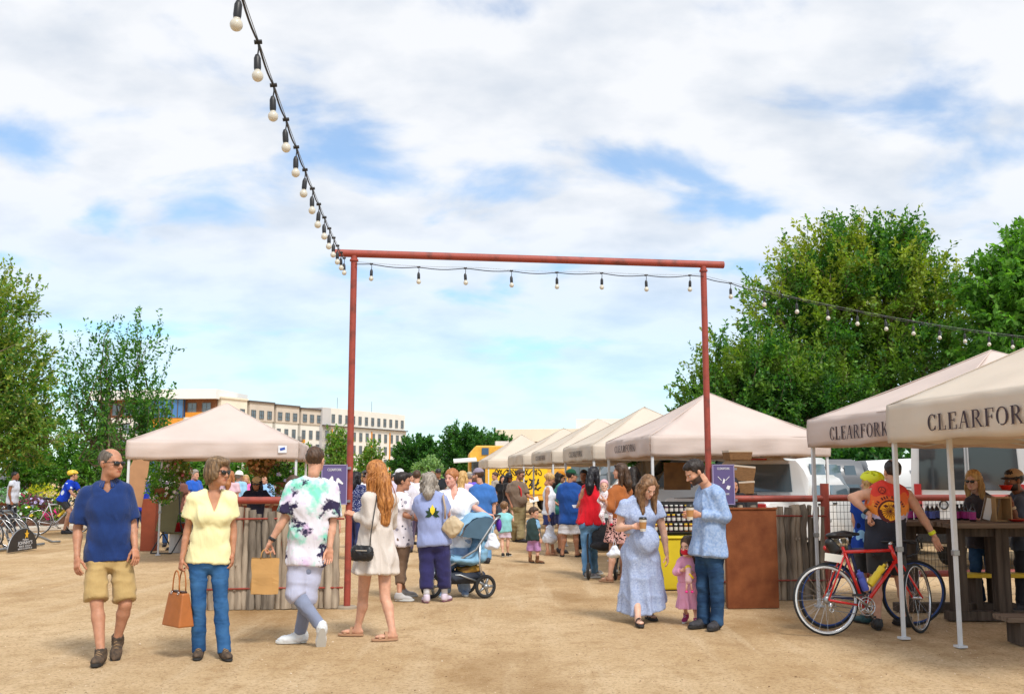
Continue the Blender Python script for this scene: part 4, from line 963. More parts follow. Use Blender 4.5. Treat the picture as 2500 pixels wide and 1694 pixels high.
for i in range(nb):
    t0, t1 = i * bw, (i + 1) * bw; top = 17.2 - i * .25
    wing(fa, apt, t0 + .9, t1, 13.2, M_bl_white, o=0); wing(fa, apt, t0, t0 + .9, 16.4 - i * .2, M_bl_cream, o=-1.4, name='recess')
    b = MB(AO); fa.slab(b, t0 + .8, t1 + .05, 13.2, top, -12, .25); b.build('top_storey', M_bl_cream if i == 0 else M_bl_grey, apt); b = MB(AO); fa.slab(b, t0 + .5, t1 + .1, top, top + .35, -12, .55); b.build('parapet', M_slab if i else M_bl_cream, apt)
    for fl in range(4):
        for w_ in range(3):
            t = t0 + 1.9 + w_ * (bw - 2.4) / 2.35
            window(fa, apt, t, 1.0 + fl * Hs, .95, 1.8)
        if fl in (1, 2): b = MB(AO); fa.slab(b, t0 + 1.4, t0 + 2.5, 3.1 + fl * Hs, 3.8 + fl * Hs, 0, .05); b.build('spandrel_panel', M_bl_orange, apt)
        b = MB(AO); fa.slab(b, t0 - .6, t0 + 1.0, .3 + fl * Hs, .5 + fl * Hs, -1.4, .7); o_ = b.build('balcony', M_slab, apt); b = MB(AO); fa.slab(b, t0 - .6, t0 + 1.0, 1.35 + fl * Hs, 1.42 + fl * Hs, .64, .7)
        for q in range(9): fa.slab(b, t0 - .6 + q * .2, t0 - .56 + q * .2, .5 + fl * Hs, 1.36 + fl * Hs, .64, .7)
        stuff(b.build('railing', M_frame, o_))
    for w_ in range(3): window(fa, apt, t0 + 1.9 + w_ * (bw - 2.4) / 2.35, 13.7, 1.15, 1.6, .25)
# white wing on the right
apt2 = thing('apartment_building', 'white apartment wing behind the left gate post', 'building', (-49, 204, 0))
b = MB(AO); fb.slab(b, 0, fb.L, 0, 13.2, -14, 0); b.build('wall', M_bl_white, apt2); b = MB(AO); fb.slab(b, .3, fb.L - .3, 13.2, 17.3, -14, -.3); b.build('top_storey', M_bl_white, apt2)
b = MB(AO); fb.slab(b, -.2, fb.L, 13.05, 13.3, 0, .6); b.build('ledge', M_slab, apt2); b = MB(AO); b.box(fb.P(fb.L - .6, 8, -6), (2.2, 2.2, 16), (0, 0, 1.1)); b.build('corner_bay', M_blueglass, apt2)
b = MB(AO); fe = Facade((fb.a - fb.n * 14)[:2], fb.a[:2]); fe.slab(b, 0, fe.L, 0, 17.2, -3, .1); b.build('end_wall', M_bl_lgrey, apt2)
nw = 13
for i in range(nw):
    t = 1.6 + i * (fb.L - 3.2) / (nw - 1)
    window(fb, apt2, t, 14, 1.0, 1.8, -.3)
    for fl in range(4): window(fb, apt2, t, .9 + fl * 3.05, 1.0, 1.9)
    if i % 3 == 1:
        b = MB(AO); fb.slab(b, t - .9, t - .62, 1, 12.5, .01, .2); b.build('pilaster', M_bl_orange, apt2)
for t in (8, 22): b = MB(AO); b.tube([fb.P(t, 17.2, -2), fb.P(t, 20, -2)], .06, 5); b.build('aerial', M_frame, apt2)
# corner block on the left with the blue glass bow
apt3 = thing('apartment_building', 'white corner block with a curved blue glass bay behind the young tree', 'building', (-49, 204, 0)); fc = Facade((-84, 203), (-58.8, 198.6))
b = MB(AO); fc.slab(b, 0, fc.L, 0, 13.4, -14, 0); b.build('wall', M_bl_white, apt3); b = MB(AO); fc.slab(b, 0, fc.L - .2, 13.4, 17.0, -14, -.5); b.build('top_storey', M_bl_brown, apt3)
b = MB(AO); pr = [fc.P(-1, 17, -14), fc.P(-1, 17, 1.2), fc.P(fc.L * .62, 17, 1.6), fc.P(fc.L + .4, 17, .6), fc.P(fc.L + .4, 17, -14)]; b.prism(pr, (0, 0, 1.9)); b.build('roof', mat('white_roof_edge', (.8, .79, .77), .8), apt3)
for (z0, z1, mm, nm) in ((13.3, 16.9, M_blueglass, 'glass_bay'), (11.4, 13.2, M_bl_orange, 'bay_band'), (7.8, 11.3, M_blueglass, 'glass_bay'), (6.0, 7.7, M_bl_orange, 'bay_band'), (2, 5.9, M_blueglass, 'glass_bay')):
    b = MB(AO); t0, t1 = fc.L * .44, fc.L * .74; pts = [fc.P(t0 + (t1 - t0) * q / 8, z0, .2 + 1.2 * math.sin(math.pi * q / 8)) for q in range(9)] + [fc.P(t1, z0, -1), fc.P(t0, z0, -1)]; b.prism(pts, (0, 0, z1 - z0)); o_ = b.build(nm, mm, apt3)
    if mm is M_blueglass:
        for q in range(9):
            b = MB(AO); p_ = fc.P(t0 + (t1 - t0) * q / 8, z0, .22 + 1.2 * math.sin(math.pi * q / 8)); b.box(p_ + Z * (z1 - z0) / 2, (.16, .16, z1 - z0)); b.build('mullion', M_slab, o_)
for t in (.06, .16, .26, .36, .8, .92):
    window(fc, apt3, fc.L * t, 14.0, 1.7, 2.2, -.5)
    for fl in range(4): window(fc, apt3, fc.L * t, 1 + fl * 3.1, 1.5, 1.9)
b = MB(AO); fc.slab(b, fc.L * .75, fc.L - .3, 13.4, 14.4, -.5, -.2); b.build('spandrel_panel', M_bl_orange, apt3)
# low office building behind the canopies
AO = np.array((14, 118, 0.0)); off = thing('office_building', 'low beige office building with a flat roof behind the canopy row', 'building', AO); fo = Facade((-1.0, 122), (22, 118))
b = MB(AO); fo.slab(b, 0, fo.L, 0, 5.6, -14, -.6); b.build('wall', M_bl_cream, off); b = MB(AO); fo.slab(b, -1, fo.L + 1, 5.8, 7.3, -15, .8); b.build('roof_slab', M_bl_cream, off); b = MB(AO); fo.slab(b, 8.6, 20, 7.3, 8.6, -12, -2); b.build('penthouse', M_bl_white, off); b = MB(AO); fo.slab(b, 14.5, 17.5, 7.3, 8.2, -1.8, -.4); b.build('roof_unit', M_slab, off)
for i in range(9): window(fo, off, 2.0 + i * 2.4, 3.3, 2.0, 2.0, -.6); window(fo, off, 2.0 + i * 2.4, .7, 2.0, 2.3, -.6)
# ------------------------------------------------------------------ trees and plants
def leafmat():
    m = bpy.data.materials.new('leaf'); m.use_nodes = True; t = m.node_tree; b = t.nodes['Principled BSDF']; o_ = t.nodes['Material Output']
    a = t.nodes.new('ShaderNodeAttribute'); a.attribute_name = 'Col'; t.links.new(a.outputs['Color'], b.inputs['Base Color']); b.inputs['Roughness'].default_value = .5; b.inputs['Specular IOR Level'].default_value = .3
    tr = t.nodes.new('ShaderNodeBsdfTranslucent'); mx = t.nodes.new('ShaderNodeMixRGB'); mx.blend_type = 'MULTIPLY'; mx.inputs[0].default_value = 1; t.links.new(a.outputs['Color'], mx.inputs[1]); mx.inputs[2].default_value = (1.5, 1.7, .5, 1)
    t.links.new(mx.outputs[0], tr.inputs[0]); ms = t.nodes.new('ShaderNodeMixShader'); ms.inputs[0].default_value = .38; t.links.new(b.outputs[0], ms.inputs[1]); t.links.new(tr.outputs[0], ms.inputs[2]); t.links.new(ms.outputs[0], o_.inputs[0]); return m
M_leaf = leafmat(); M_trunk = mat('tree_bark', lin((92, 78, 66)), .95, c2=lin((132, 116, 98)), vscale=9, stretch=(1, 1, .2), bump=.8, bscale=25, spec=.1)
def leaves(name, pts, dirs, size, cols, parent, rng, off, droop=.0, aspect=.5, colf=None):
    """pts: leaf bases; a pointed four-cornered leaf grows from each along dirs"""
    n = len(pts); D = dirs + rng.normal(0, .55, (n, 3)); D[:, 2] -= droop; D /= np.linalg.norm(D, axis=1)[:, None] + 1e-9
    S_ = np.cross(D, rng.normal(0, 1, (n, 3)) + (0, 0, 1.4)); S_ /= np.linalg.norm(S_, axis=1)[:, None] + 1e-9; N = np.cross(S_, D); L = size * rng.uniform(.65, 1.3, (n, 1))
    V = np.stack((pts, pts + D * L * .5 + S_ * L * aspect * .5 + N * L * .06, pts + D * L, pts + D * L * .5 - S_ * L * aspect * .5 + N * L * .06), 1).reshape(-1, 3)
    Q = np.arange(4 * n).reshape(-1, 4); c = np.asarray(cols); k = rng.integers(0, len(c), n); C = c[k] * rng.uniform(1.0, 1.9, (n, 1))
    if colf is not None: C = colf(pts, C)
    me = mesh_np(name, V - off, Q, M_leaf, smooth=False); a = me.color_attributes.new('Col', 'FLOAT_COLOR', 'POINT'); a.data.foreach_set('color', np.repeat(np.concatenate((C, np.ones((n, 1))), 1), 4, 0).ravel().astype(np.float32))
    o = link(name, me, parent); o['kind'] = 'stuff'; return o
def tree(label, base, H, lobes, nshoot, per, size, cols, seed, trunk_r=.13, crown_z=.25, shoot=.8, up=.6, group=None, tint=None, name='tree', droop=.1, fill=.45, multi=1):
    """lobes: (centre offset x, y, height of centre, radius x, y, z) in metres; shoots start inside and run outward"""
    rng = np.random.default_rng(seed); base = np.array((base[0], base[1], 0.0)); root = thing(name, label, 'tree', base, 0, group); tm = MB(base)
    w = np.array([l[3] * l[4] * l[5] for l in lobes]) ** .67; w /= w.sum(); hub = base + Z * H * crown_z; top = base + Z * H * .72 + np.array((lobes[0][0], lobes[0][1], 0)) * .6
    tops = []
    for j in range(multi):
        tp = top + (rng.normal(0, .5, 3) * (1, 1, .3) if multi > 1 else 0); b0 = base + (rng.normal(0, .12, 3) * (1, 1, 0) if multi > 1 else 0)
        P = [b0 - Z * .1, lerp(b0, hub, .5) + rng.normal(0, .04, 3), hub + rng.normal(0, .06, 3), lerp(hub, tp, .5) + rng.normal(0, .12, 3), tp]
        tm.tube(P, np.array((1.25, 1, .85, .5, .12)) * trunk_r / (1 if multi == 1 else 1.5), 9)
    pts, dirs = [], []; tw = MB(base)
    for i in range(nshoot):
        l = lobes[rng.choice(len(lobes), p=w)]; c = base + np.array((l[0], l[1], l[2])); rad = np.array(l[3:6]); d = rng.normal(0, 1, 3); d /= np.linalg.norm(d)
        if d[2] < -.55: d[2] *= -.6; d /= np.linalg.norm(d)
        f = rng.random() ** .33; f = max(f, fill); p1 = c + d * rad * f; g = unit(d * rad / rad.max() + Z * up + rng.normal(0, .35, 3)); Ls = shoot * rng.uniform(.5, 1.25); p0 = p1 - g * Ls * .7; p2 = p1 + g * Ls * .5
        bend = rng.normal(0, .1, 3) * Ls; t = np.linspace(0, 1, per) + rng.normal(0, .02, per); ln = p0[None] * (1 - t[:, None]) + p2[None] * t[:, None] + bend * np.sin(t * math.pi)[:, None]
        pts.append(ln + rng.normal(0, .045 * shoot, (per, 3)) * (1.1 - t[:, None] * .6)); dirs.append(np.tile(g * .6, (per, 1)))
        if i % 5 == 0: tw.tube([p0, lerp(p0, p2, .5) + bend, p2], (.012 * shoot + .004, .008, .003), 4)
        if i % max(1, nshoot // 26) == 0: mid = lerp(hub, p0, .5) + rng.normal(0, .12, 3) + Z * .1; tm.tube([lerp(hub, top, rng.random() * .7), mid, p0, p1], (trunk_r * .42, trunk_r * .28, trunk_r * .14, .006), 6)
    tm.build('trunk', M_trunk, root, True); stuff(tw.build('twigs', M_trunk, root, True))
    leaves('crown', np.concatenate(pts), np.concatenate(dirs), size, cols, root, rng, base, droop, colf=tint); return root
G = lambda *c: np.array([lin(x) for x in c])
elm = G((60, 100, 38), (76, 116, 44), (50, 88, 38), (90, 126, 50)); dk = G((44, 84, 38), (58, 98, 44), (68, 110, 48), (38, 74, 36)); bright = G((74, 116, 42), (86, 128, 48), (62, 102, 38), (98, 138, 56)); olive = G((94, 112, 50), (112, 128, 62), (80, 98, 46), (128, 132, 70))
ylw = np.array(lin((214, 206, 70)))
def newgrowth(z0, z1, amt, thr=.45, sc_=1.6):  # sunlight painted into leaf colour: yellow clusters, stronger toward the crown top
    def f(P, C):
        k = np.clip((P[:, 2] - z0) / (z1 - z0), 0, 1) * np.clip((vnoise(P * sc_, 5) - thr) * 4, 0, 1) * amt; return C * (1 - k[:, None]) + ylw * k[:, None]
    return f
gp = lambda x, d: np.array(((x - CX) / F * d, d, 0.0))
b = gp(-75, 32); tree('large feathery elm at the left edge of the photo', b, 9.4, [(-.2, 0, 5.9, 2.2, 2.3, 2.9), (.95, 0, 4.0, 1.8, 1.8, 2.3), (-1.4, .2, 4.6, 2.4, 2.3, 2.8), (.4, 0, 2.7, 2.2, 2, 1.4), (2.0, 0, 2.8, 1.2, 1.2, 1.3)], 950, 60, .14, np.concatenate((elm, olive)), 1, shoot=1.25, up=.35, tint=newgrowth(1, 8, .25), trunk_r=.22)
b = gp(280, 25.5); tree('young airy elm with thin upright twigs behind the left canopy', b, 6.0, [(-.45, 0, 4.1, .75, .7, 1.3), (.45, 0, 4.0, .8, .7, 1.5), (.9, 0, 3.0, .5, .8, .8), (-.6, 0, 2.9, .8, .9, .9), (.1, 0, 2.2, 1.1, 1.1, 1.0)], 170, 60, .105, np.concatenate((dk, elm)), 2, shoot=1.35, up=1.0, trunk_r=.08, crown_z=.3, fill=.15)
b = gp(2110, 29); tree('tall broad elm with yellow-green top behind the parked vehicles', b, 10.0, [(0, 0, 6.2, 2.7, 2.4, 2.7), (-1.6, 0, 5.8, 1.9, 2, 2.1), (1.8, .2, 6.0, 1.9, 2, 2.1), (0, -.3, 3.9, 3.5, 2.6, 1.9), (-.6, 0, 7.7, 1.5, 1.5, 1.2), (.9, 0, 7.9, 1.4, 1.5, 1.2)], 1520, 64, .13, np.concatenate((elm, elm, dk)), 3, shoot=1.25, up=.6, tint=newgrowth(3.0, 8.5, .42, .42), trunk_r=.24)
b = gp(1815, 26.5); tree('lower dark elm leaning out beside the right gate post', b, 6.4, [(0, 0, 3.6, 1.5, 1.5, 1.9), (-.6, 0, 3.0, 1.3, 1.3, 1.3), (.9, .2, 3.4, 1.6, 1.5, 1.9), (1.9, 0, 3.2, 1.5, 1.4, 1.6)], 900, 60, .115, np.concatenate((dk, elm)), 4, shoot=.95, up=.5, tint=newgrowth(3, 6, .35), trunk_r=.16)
b = gp(2500, 25); tree('bright green leafy tree at the right edge of the photo', b, 8.3, [(.1, 0, 5.4, 1.6, 1.6, 2.0), (.7, 0, 6.4, 1.5, 1.5, 1.6), (0, 0, 3.7, 1.7, 1.6, 1.4)], 760, 50, .17, bright, 5, shoot=.8, up=.1, droop=.5, trunk_r=.16)
b = gp(1022, 78); tree('round dark green tree beyond the crowd', b, 4.9, [(0, 0, 2.75, 2.15, 2.1, 2.05), (-.3, 0, 1.9, 2.1, 2, 1.5)], 520, 60, .2, dk, 6, shoot=.7, up=.2, trunk_r=.16, fill=.6)
b = gp(1047, 66); tree('small grey-green shrub before the round dark tree', b, 2.9, [(0, 0, 1.6, 1.0, .9, 1.2)], 150, 60, .14, G((112, 138, 96), (128, 152, 110)), 7, shoot=.5, up=.4, trunk_r=.06, name='shrub')
b = gp(1135, 70); tree('irregular dark tree left of the yellow truck', b, 5.6, [(-.2, 0, 3.4, 1.5, 1.4, 1.7), (.9, 0, 3.3, 1.2, 1.2, 1.3), (0, 0, 1.9, 2.2, 1.6, 1.5)], 420, 60, .2, dk, 8, shoot=1.0, up=.5, trunk_r=.14)
b = gp(1215, 74); tree('dark tree crown showing over the farthest canopy', b, 5.2, [(0, 0, 3.0, 1.3, 1.2, 1.7)], 200, 60, .2, dk, 9, shoot=.9, up=.5, trunk_r=.12)
for i, (x, d, h, lab) in enumerate(((826, 58, 4.6, 'slim young street tree behind the left gate post'), (740, 62, 3.6, 'slim young street tree showing behind the tie-dye man'), (905, 60, 3.7, 'low light green street tree behind the long haired woman'), (990, 95, 3.6, 'pale street tree left of the round dark tree'))):
    tree(lab, gp(x, d), h, [(0, 0, h * .6, .75, .7, h * .36), (.2, 0, h * .42, .9, .8, h * .2)], 130, 46, .17, np.concatenate((bright, olive)), 20 + i, shoot=.8, up=.7, trunk_r=.07, group='street trees before the apartment block')
for i, (x, d, h) in enumerate(((60, 38, 3.4), (165, 37, 3.3), (265, 38, 3.4), (420, 36, 3.0), (520, 37, 2.9), (650, 38, 2.7))):
    tree('green bush in the hedge line behind the flower stall, %s' % ['far left', 'behind the blue cyclist', 'behind the navy polo man', 'behind the hanging baskets', 'behind the yellow tee woman', 'behind the vendor'][i], gp(x, d), h, [(0, 0, h * .5, 1.0, .9, h * .48), (.7, 0, h * .42, .9, .8, h * .38)], 170, 44, .14, np.concatenate((elm, bright)), 40 + i, shoot=.6, up=.3, trunk_r=.05, group='bushes behind the flower stall', name='bush')
for i, x in enumerate((1640, 1790, 1930, 2070, 2210, 2350, 2480)):
    tree('dark bush of the hedge behind the parked vehicles, number %s from the gate post' % ['one', 'two', 'three', 'four', 'five', 'six', 'seven'][i], gp(x, 24 + (i % 2) * .8), 2.7, [(0, 0, 1.4, 1.15, .9, 1.3)], 110, 40, .17, dk, 60 + i, shoot=.55, up=.3, trunk_r=.05, group='hedge bushes behind the parked vehicles', name='bush', fill=.6)
# ------------------------------------------------------------------ string lights
M_bulb = mat('frosted_bulb', (.74, .7, .6), .25, spec=.6, trans=.25); M_cable = mat('black_cable', (.012, .012, .013), .6)
sock = MB(); sock.lathe([(.004, .045), (.011, .04), (.0185, .02), (.0195, -.03), (.017, -.045)], n=12); M_sock = sock.mesh('socket', M_black, auto=R(40)); bl = MB(); bl.ell((0, 0, -.078), (.03, .03, .031), n=16, m=10); bl.lathe([(.016, -.044), (.018, -.056)], n=12); M_bl = bl.mesh('bulb', M_bulb, True)
def string_lights(label, pts, spacing, start=.0, drop=.07, sag=.0):
    P = np.array(pts); root = thing('string_lights', label, 'string lights', P[0]); seg = np.linalg.norm(np.diff(P, axis=0), axis=1); cum = np.concatenate(([0], np.cumsum(seg))); Lt = cum[-1]
    at_ = lambda s: np.array([np.interp(s, cum, P[:, i]) for i in range(3)]); n = int((Lt - start) / spacing) + 1; ss = np.linspace(0, Lt, max(40, n * 6)); Q = np.array([at_(s) for s in ss]); ph = ((ss - start) / spacing) % 1
    Q[:, 2] -= .022 * np.sin(ph * math.pi) ; MB(P[0]).tube(Q, .006, 6).build('cable', M_cable, root, True); MB(P[0]).tube([at_(s) + Z * .012 for s in np.linspace(0, Lt, 24)], .0025, 4).build('support_wire', M_grey_steel, root, True)
    for i in range(n):
        p = at_(start + i * spacing); w_ = MB(); w_.tube([(0, 0, 0), (.004, 0, -drop * .5), (0, 0, -drop + .0)], .0045, 5); w_.lathe([(.012, -.02), (.012, .02)], (0, 0, 0), (1, .3, .2), 6)
        s = link('socket', M_sock, root, tuple(p - P[0] - Z * (drop + .04))); s.rotation_euler = (rnd.uniform(-.08, .08), rnd.uniform(-.08, .08), 0); link('bulb', M_bl, s)
        if i == 0: dm = w_.mesh('drop_lead', M_cable)
        link('drop_lead', dm, root, tuple(p - P[0]))
    return root
A = GP(-.12, HB - .04); E2 = pix(575, -55, 4.3)
cat_ = [A + (E2 - A) * t - Z * .42 * t * (1 - t) for t in np.linspace(0, 1, 30)]
string_lights('string of globe bulbs rising from the gate corner over the viewer', cat_, .62, .06)
pa_, pb_ = GP(.02, HB - .1), GP(GL - .02, HB - .13)
string_lights('string of globe bulbs hung under the gate crossbeam', [pa_ + (pb_ - pa_) * t - Z * (.02 * math.sin(t * math.pi) + .018 * abs(math.sin(t * 3 * math.pi))) - W * .06 for t in np.linspace(0, 1, 31)], .595, .2)
pe = pix(2640, 835, 17.5); string_lights('string of globe bulbs running from the gate to the right', [pb_ + (pe - pb_) * t - Z * 1.0 * t * (1 - t) * .55 for t in np.linspace(0, 1, 30)], .62, .5)

# ------------------------------------------------------------------ vehicles
M_tyre = M_rubber; M_grey_paint = mat('dark_grey_car_paint', (.12, .125, .135), .35, coat=.5); M_tail = mat('red_tail_lamp', (.45, .02, .02), .25); M_lampg = mat('head_lamp', (.6, .62, .65), .12, spec=.8); M_glass = mat('car_glass', (.09, .13, .16), .05, spec=1.0)
def car_wheel(root, x, y, r=.37, w=.24):
    b = MB(); b.lathe([(r * .7, -w / 2), (r * .96, -w / 2), (r, -w * .3), (r, w * .3), (r * .96, w / 2), (r * .7, w / 2)], (x, y, r), (0, 1, 0), 28); t = b.build('wheel', M_tyre, root, auto=R(40))
    b = MB(); b.lathe([(r * .68, -w * .42), (r * .66, w * .4), (r * .2, w * .46), (r * .2, w * .47)], (x, y, r), (0, 1, 0), 20); b.build('rim', M_grey_steel, t, auto=R(40))
def loft_body(rings, mats, closed_ends=True):
    """rings: list of closed 3D section loops with equal length"""
    b = MB(); n = len(rings[0]); V = np.concatenate([np.asarray(r, float) for r in rings]); f = []
    for i in range(len(rings) - 1): f += [(i * n + j, i * n + (j + 1) % n, (i + 1) * n + (j + 1) % n, (i + 1) * n + j) for j in range(n)]
    f += [tuple(range(n))[::-1], tuple(range((len(rings) - 1) * n, len(rings) * n))]; b.add(V, f); return b
def section(hw, z0, z1, tum=0.0, r=.06):          # rounded car cross-section, half width hw, from z0 up to z1
    t = hw - tum; return [(-hw + .03, z0), (-hw, z0 + .1), (-hw, (z0 + z1) / 2), (-(hw + t) / 2 - .005, z1 - .18 if z1 - z0 > .3 else (z0 + z1) / 2 + .02), (-t, z1 - r), (-t + r, z1), (t - r, z1), (t, z1 - r), ((hw + t) / 2 + .005, z1 - .18 if z1 - z0 > .3 else (z0 + z1) / 2 + .02), (hw, (z0 + z1) / 2), (hw, z0 + .1), (hw - .03, z0)]
def pickup(label, loc, rz, paint, topper=None, group='vehicles parked behind the fence', cx=0.0):
    """nose toward local -x"""
    root = thing('pickup_truck', label, 'pickup truck', loc, rz, group); sec = lambda x, *a, **k: [(x, y, z) for y, z in section(*a, **k)]
    loft_body([sec(-2.75, .8, .55, .95), sec(-2.7, .93, .45, 1.08), sec(-1.35, .97, .42, 1.16), sec(-1.3, .98, .42, 1.18), sec(2.75, .98, .45, 1.2), sec(2.8, .95, .5, 1.15)], 0).build('body', paint, root, auto=R(32), bevel=None)
    loft_body([sec(-1.45 + cx, .93, 1.14, 1.2, tum=.02), sec(-.62 + cx, .93, 1.14, 1.86, tum=.17), sec(-.35 + cx, .93, 1.14, 1.93, tum=.18), sec(.75, .93, 1.14, 1.93, tum=.18), sec(.95, .93, 1.14, 1.86, tum=.17), sec(1.02, .93, 1.14, 1.2, tum=.02)], 0).build('cab', paint, root, auto=R(32))
    for s in (-1, 1):
        b = MB(); b.prism([(-1.12 + cx, s * .945, 1.24), (-.05 + cx * .8, s * .945, 1.24), (-.05 + cx * .8, s * .86, 1.8), (-.62 + cx, s * .86, 1.8)], (0, s * .012, .003)); b.build('side_window', M_glass, root)
        b = MB(); b.prism([(.03 + cx * .8, s * .945, 1.24), (.82, s * .945, 1.24), (.74, s * .86, 1.8), (.03 + cx * .8, s * .86, 1.8)], (0, s * .012, .003)); b.build('side_window', M_glass, root)
        b = MB(); b.box((-1.0 + cx, s * 1.08, 1.28), (.1, .2, .17)); b.build('mirror', M_black, root, bevel=.02)
        for x in (-.15, .6): b = MB(); b.box((x, s * .992, 1.08), (.16, .02, .03)); b.build('door_handle', M_black, root)
        for x in (-1.75, 1.7): car_wheel(root, x, s * .86)
        b = MB(); b.box((2.79, s * .86, .95), (.06, .14, .36)); b.build('tail_lamp', M_tail, root, bevel=.01); b = MB(); b.box((-2.74, s * .74, .86), (.06, .3, .18)); b.build('head_lamp', M_lampg, root, bevel=.02)
    b = MB(); b.prism([(-1.4 + cx, -.78, 1.24), (-1.4 + cx, .78, 1.24), (-.68 + cx, .66, 1.82), (-.68 + cx, -.66, 1.82)], (-.02, 0, .02)); b.build('windscreen', M_glass, root)
    b = MB(); b.prism([(1.03, -.66, 1.3), (1.03, .66, 1.3), (.975, .6, 1.8), (.975, -.6, 1.8)], (.012, 0, .002)); b.build('rear_window', M_glass, root, bevel=.03); b = MB(); b.box((.96, 0, 1.89), (.04, .3, .03)); b.build('brake_lamp', M_tail, root)
    b = MB(); b.box((2.84, 0, .58), (.1, 1.8, .16)); b.build('rear_bumper', M_chrome, root, bevel=.02); b = MB(); b.box((-2.8, 0, .58), (.1, 1.8, .2)); b.build('front_bumper', M_chrome, root, bevel=.02)
    if topper:
        loft_body([sec(1.04, .95, 1.2, 1.9, tum=.14), sec(2.65, .95, 1.2, 1.98, tum=.14), sec(2.78, .95, 1.2, 1.9, tum=.14), sec(2.82, .95, 1.2, 1.3, tum=.03)], 0).build('bed_topper', topper, root, auto=R(32))
        for s in (-1, 1):
            b = MB(); P = [(1.2, s * .945, 1.34), (2.6, s * .945, 1.34), (2.56, s * .86, 1.76), (1.26, s * .86, 1.76)]; b.prism(P, (0, s * .01, .002)); o_ = b.build('topper_window', mat('grey_glass', (.16, .19, .2), .1, spec=.8), root, bevel=.03); b = MB(); b.box((1.92, s * .92, 1.55), (.025, .03, .44), (s * -.2, 0, 0)); b.build('window_bar', M_black, o_)
    else:
        b = MB(); b.box((1.9, 0, 1.19), (1.5, 1.7, .03)); b.build('bed_cover', M_black, root)
    return root
def van(label, loc, rz, L=5.6, Hh=2.6, group='vehicles parked behind the fence', name='van', paint=M_white_paint, wins=True, rear=False):
    root = thing(name, label, 'van' if name == 'van' else 'car', loc, rz, group); sec = lambda x, *a, **k: [(x, y, z) for y, z in section(*a, **k)]; h = L / 2
    loft_body([sec(-h, .85, .5, 1.0), sec(-h + .05, .98, .42, 1.15), sec(-h + .85, 1.0, .4, 1.3), sec(-h + 1.7, 1.0, .4, Hh - .25, tum=.1), sec(-h + 2.1, 1.0, .4, Hh, tum=.12), sec(h - .1, 1.0, .4, Hh, tum=.12), sec(h, .98, .45, Hh - .08, tum=.12)], 0).build('body', paint, root, auto=R(32))
    for s in (-1, 1):
        b = MB(); b.prism([(-h + 1.15, s * 1.0, 1.35), (-h + 2.0, s * 1.0, 1.35), (-h + 2.0, s * .91, 2.0), (-h + 1.62, s * .91, 2.0)], (0, s * .012, .003)); b.build('side_window', M_glass, root)
        if wins:
            b = MB(); P = []; x0, x1, z0, z1 = (h - 1.75, h - .38, 1.42, 2.2) if rear else (-h + 2.6, -h + 4.2, 1.38, 2.08)
            for (cx, cz, a0) in ((x1 - .14, z1 - .14, 0), (x0 + .14, z1 - .14, 90), (x0 + .14, z0 + .14, 180), (x1 - .14, z0 + .14, 270)):
                for q in range(5): a = R(a0 + 22.5 * q); zz = cz + .14 * math.sin(a); P.append((cx + .14 * math.cos(a), s * (1.004 - .1 * max(0, (zz - 1.5)) / .9), zz))
            b.prism(P, (0, s * .012, 0)); b.build('side_window', M_glass_dark, root)
        for x in (-h + 1.05, h - 1.2): car_wheel(root, x, s * .88)
        b = MB(); b.box((-h + 1.1, s * 1.12, 1.45), (.12, .2, .3)); b.build('mirror', M_black, root, bevel=.03); b = MB(); b.box((h, s * .86, 1.2), (.05, .12, .5)); b.build('tail_lamp', M_tail, root); b = MB(); b.box((-h + .06, s * .72, .95), (.1, .32, .22)); b.build('head_lamp', M_lampg, root, bevel=.03)
        b = MB(); b.box((0, s * 1.004, 1.0), (L * .55, .012, .05)); b.build('side_moulding', M_grey_steel, root); b = MB(); b.box((-h + 2.35, s * 1.004, 1.5), (.012, .012, 1.9)); b.build('door_seam', M_grey_steel, root)
    b = MB(); b.prism([(-h + .88, -.82, 1.36), (-h + .88, .82, 1.36), (-h + 1.62, .76, 2.18), (-h + 1.62, -.76, 2.18)], (-.02, 0, .015)); b.build('windscreen', M_glass, root); b = MB(); b.box((-h - .01, 0, .62), (.1, 1.8, .3)); b.build('bumper', M_black, root, bevel=.03)
    b = MB(); b.box((-h + .02, 0, .92), (.05, .9, .12)); b.build('grille', M_black, root)
    if Hh > 2:
        for s in (-1, 1): b = MB(); b.prism([(h + .002, s * .04, 1.35), (h + .002, s * .84, 1.35), (h + .002, s * .8, 2.2), (h + .002, s * .04, 2.2)], (.012, 0, 0)); b.build('rear_window', M_glass_dark, root, bevel=.03)
        b = MB(); b.box((h + .004, 0, 1.4), (.014, .02, 1.9)); b.build('door_seam', M_grey_steel, root); b = MB(); b.torus((h + .01, -.42, 1.1), (1, 0, 0), .07, .012, 16, 5); b.build('emblem', M_black, root); b = MB(); b.box((h + .03, 0, .55), (.08, 1.8, .2)); b.build('rear_bumper', M_black, root, bevel=.03)
    return root
def suv(label, loc, rz, group='vehicles parked behind the fence', paint=M_white_paint): return van(label, loc, rz, 4.6, 1.78, group, 'parked_car', paint, wins=False)
def gpx(x, d): return tuple(gp(x, d))
pickup('dark grey pickup truck with a white bed topper, parked side-on', gpx(1958, 21.6), R(4), M_grey_paint, M_white_paint, cx=.62)
pickup('white pickup truck seen from behind left of the grey pickup', gpx(1900, 19.4), R(-128), M_white_paint)
van('tall white van with a dark side window behind the seated woman', tuple(gp(2352, 16.8) + np.array((2.1, 1.9, 0))), R(222), 5.6, 2.75, rear=True)
suv('white estate car with a pale windscreen behind the crate stack', gpx(1800, 22.8), R(120))
van('white delivery van behind the gate canopy', gpx(1590, 33), R(20), 5.4, 2.4)
suv('white car behind the bottle display', gpx(1680, 22.5), R(10))
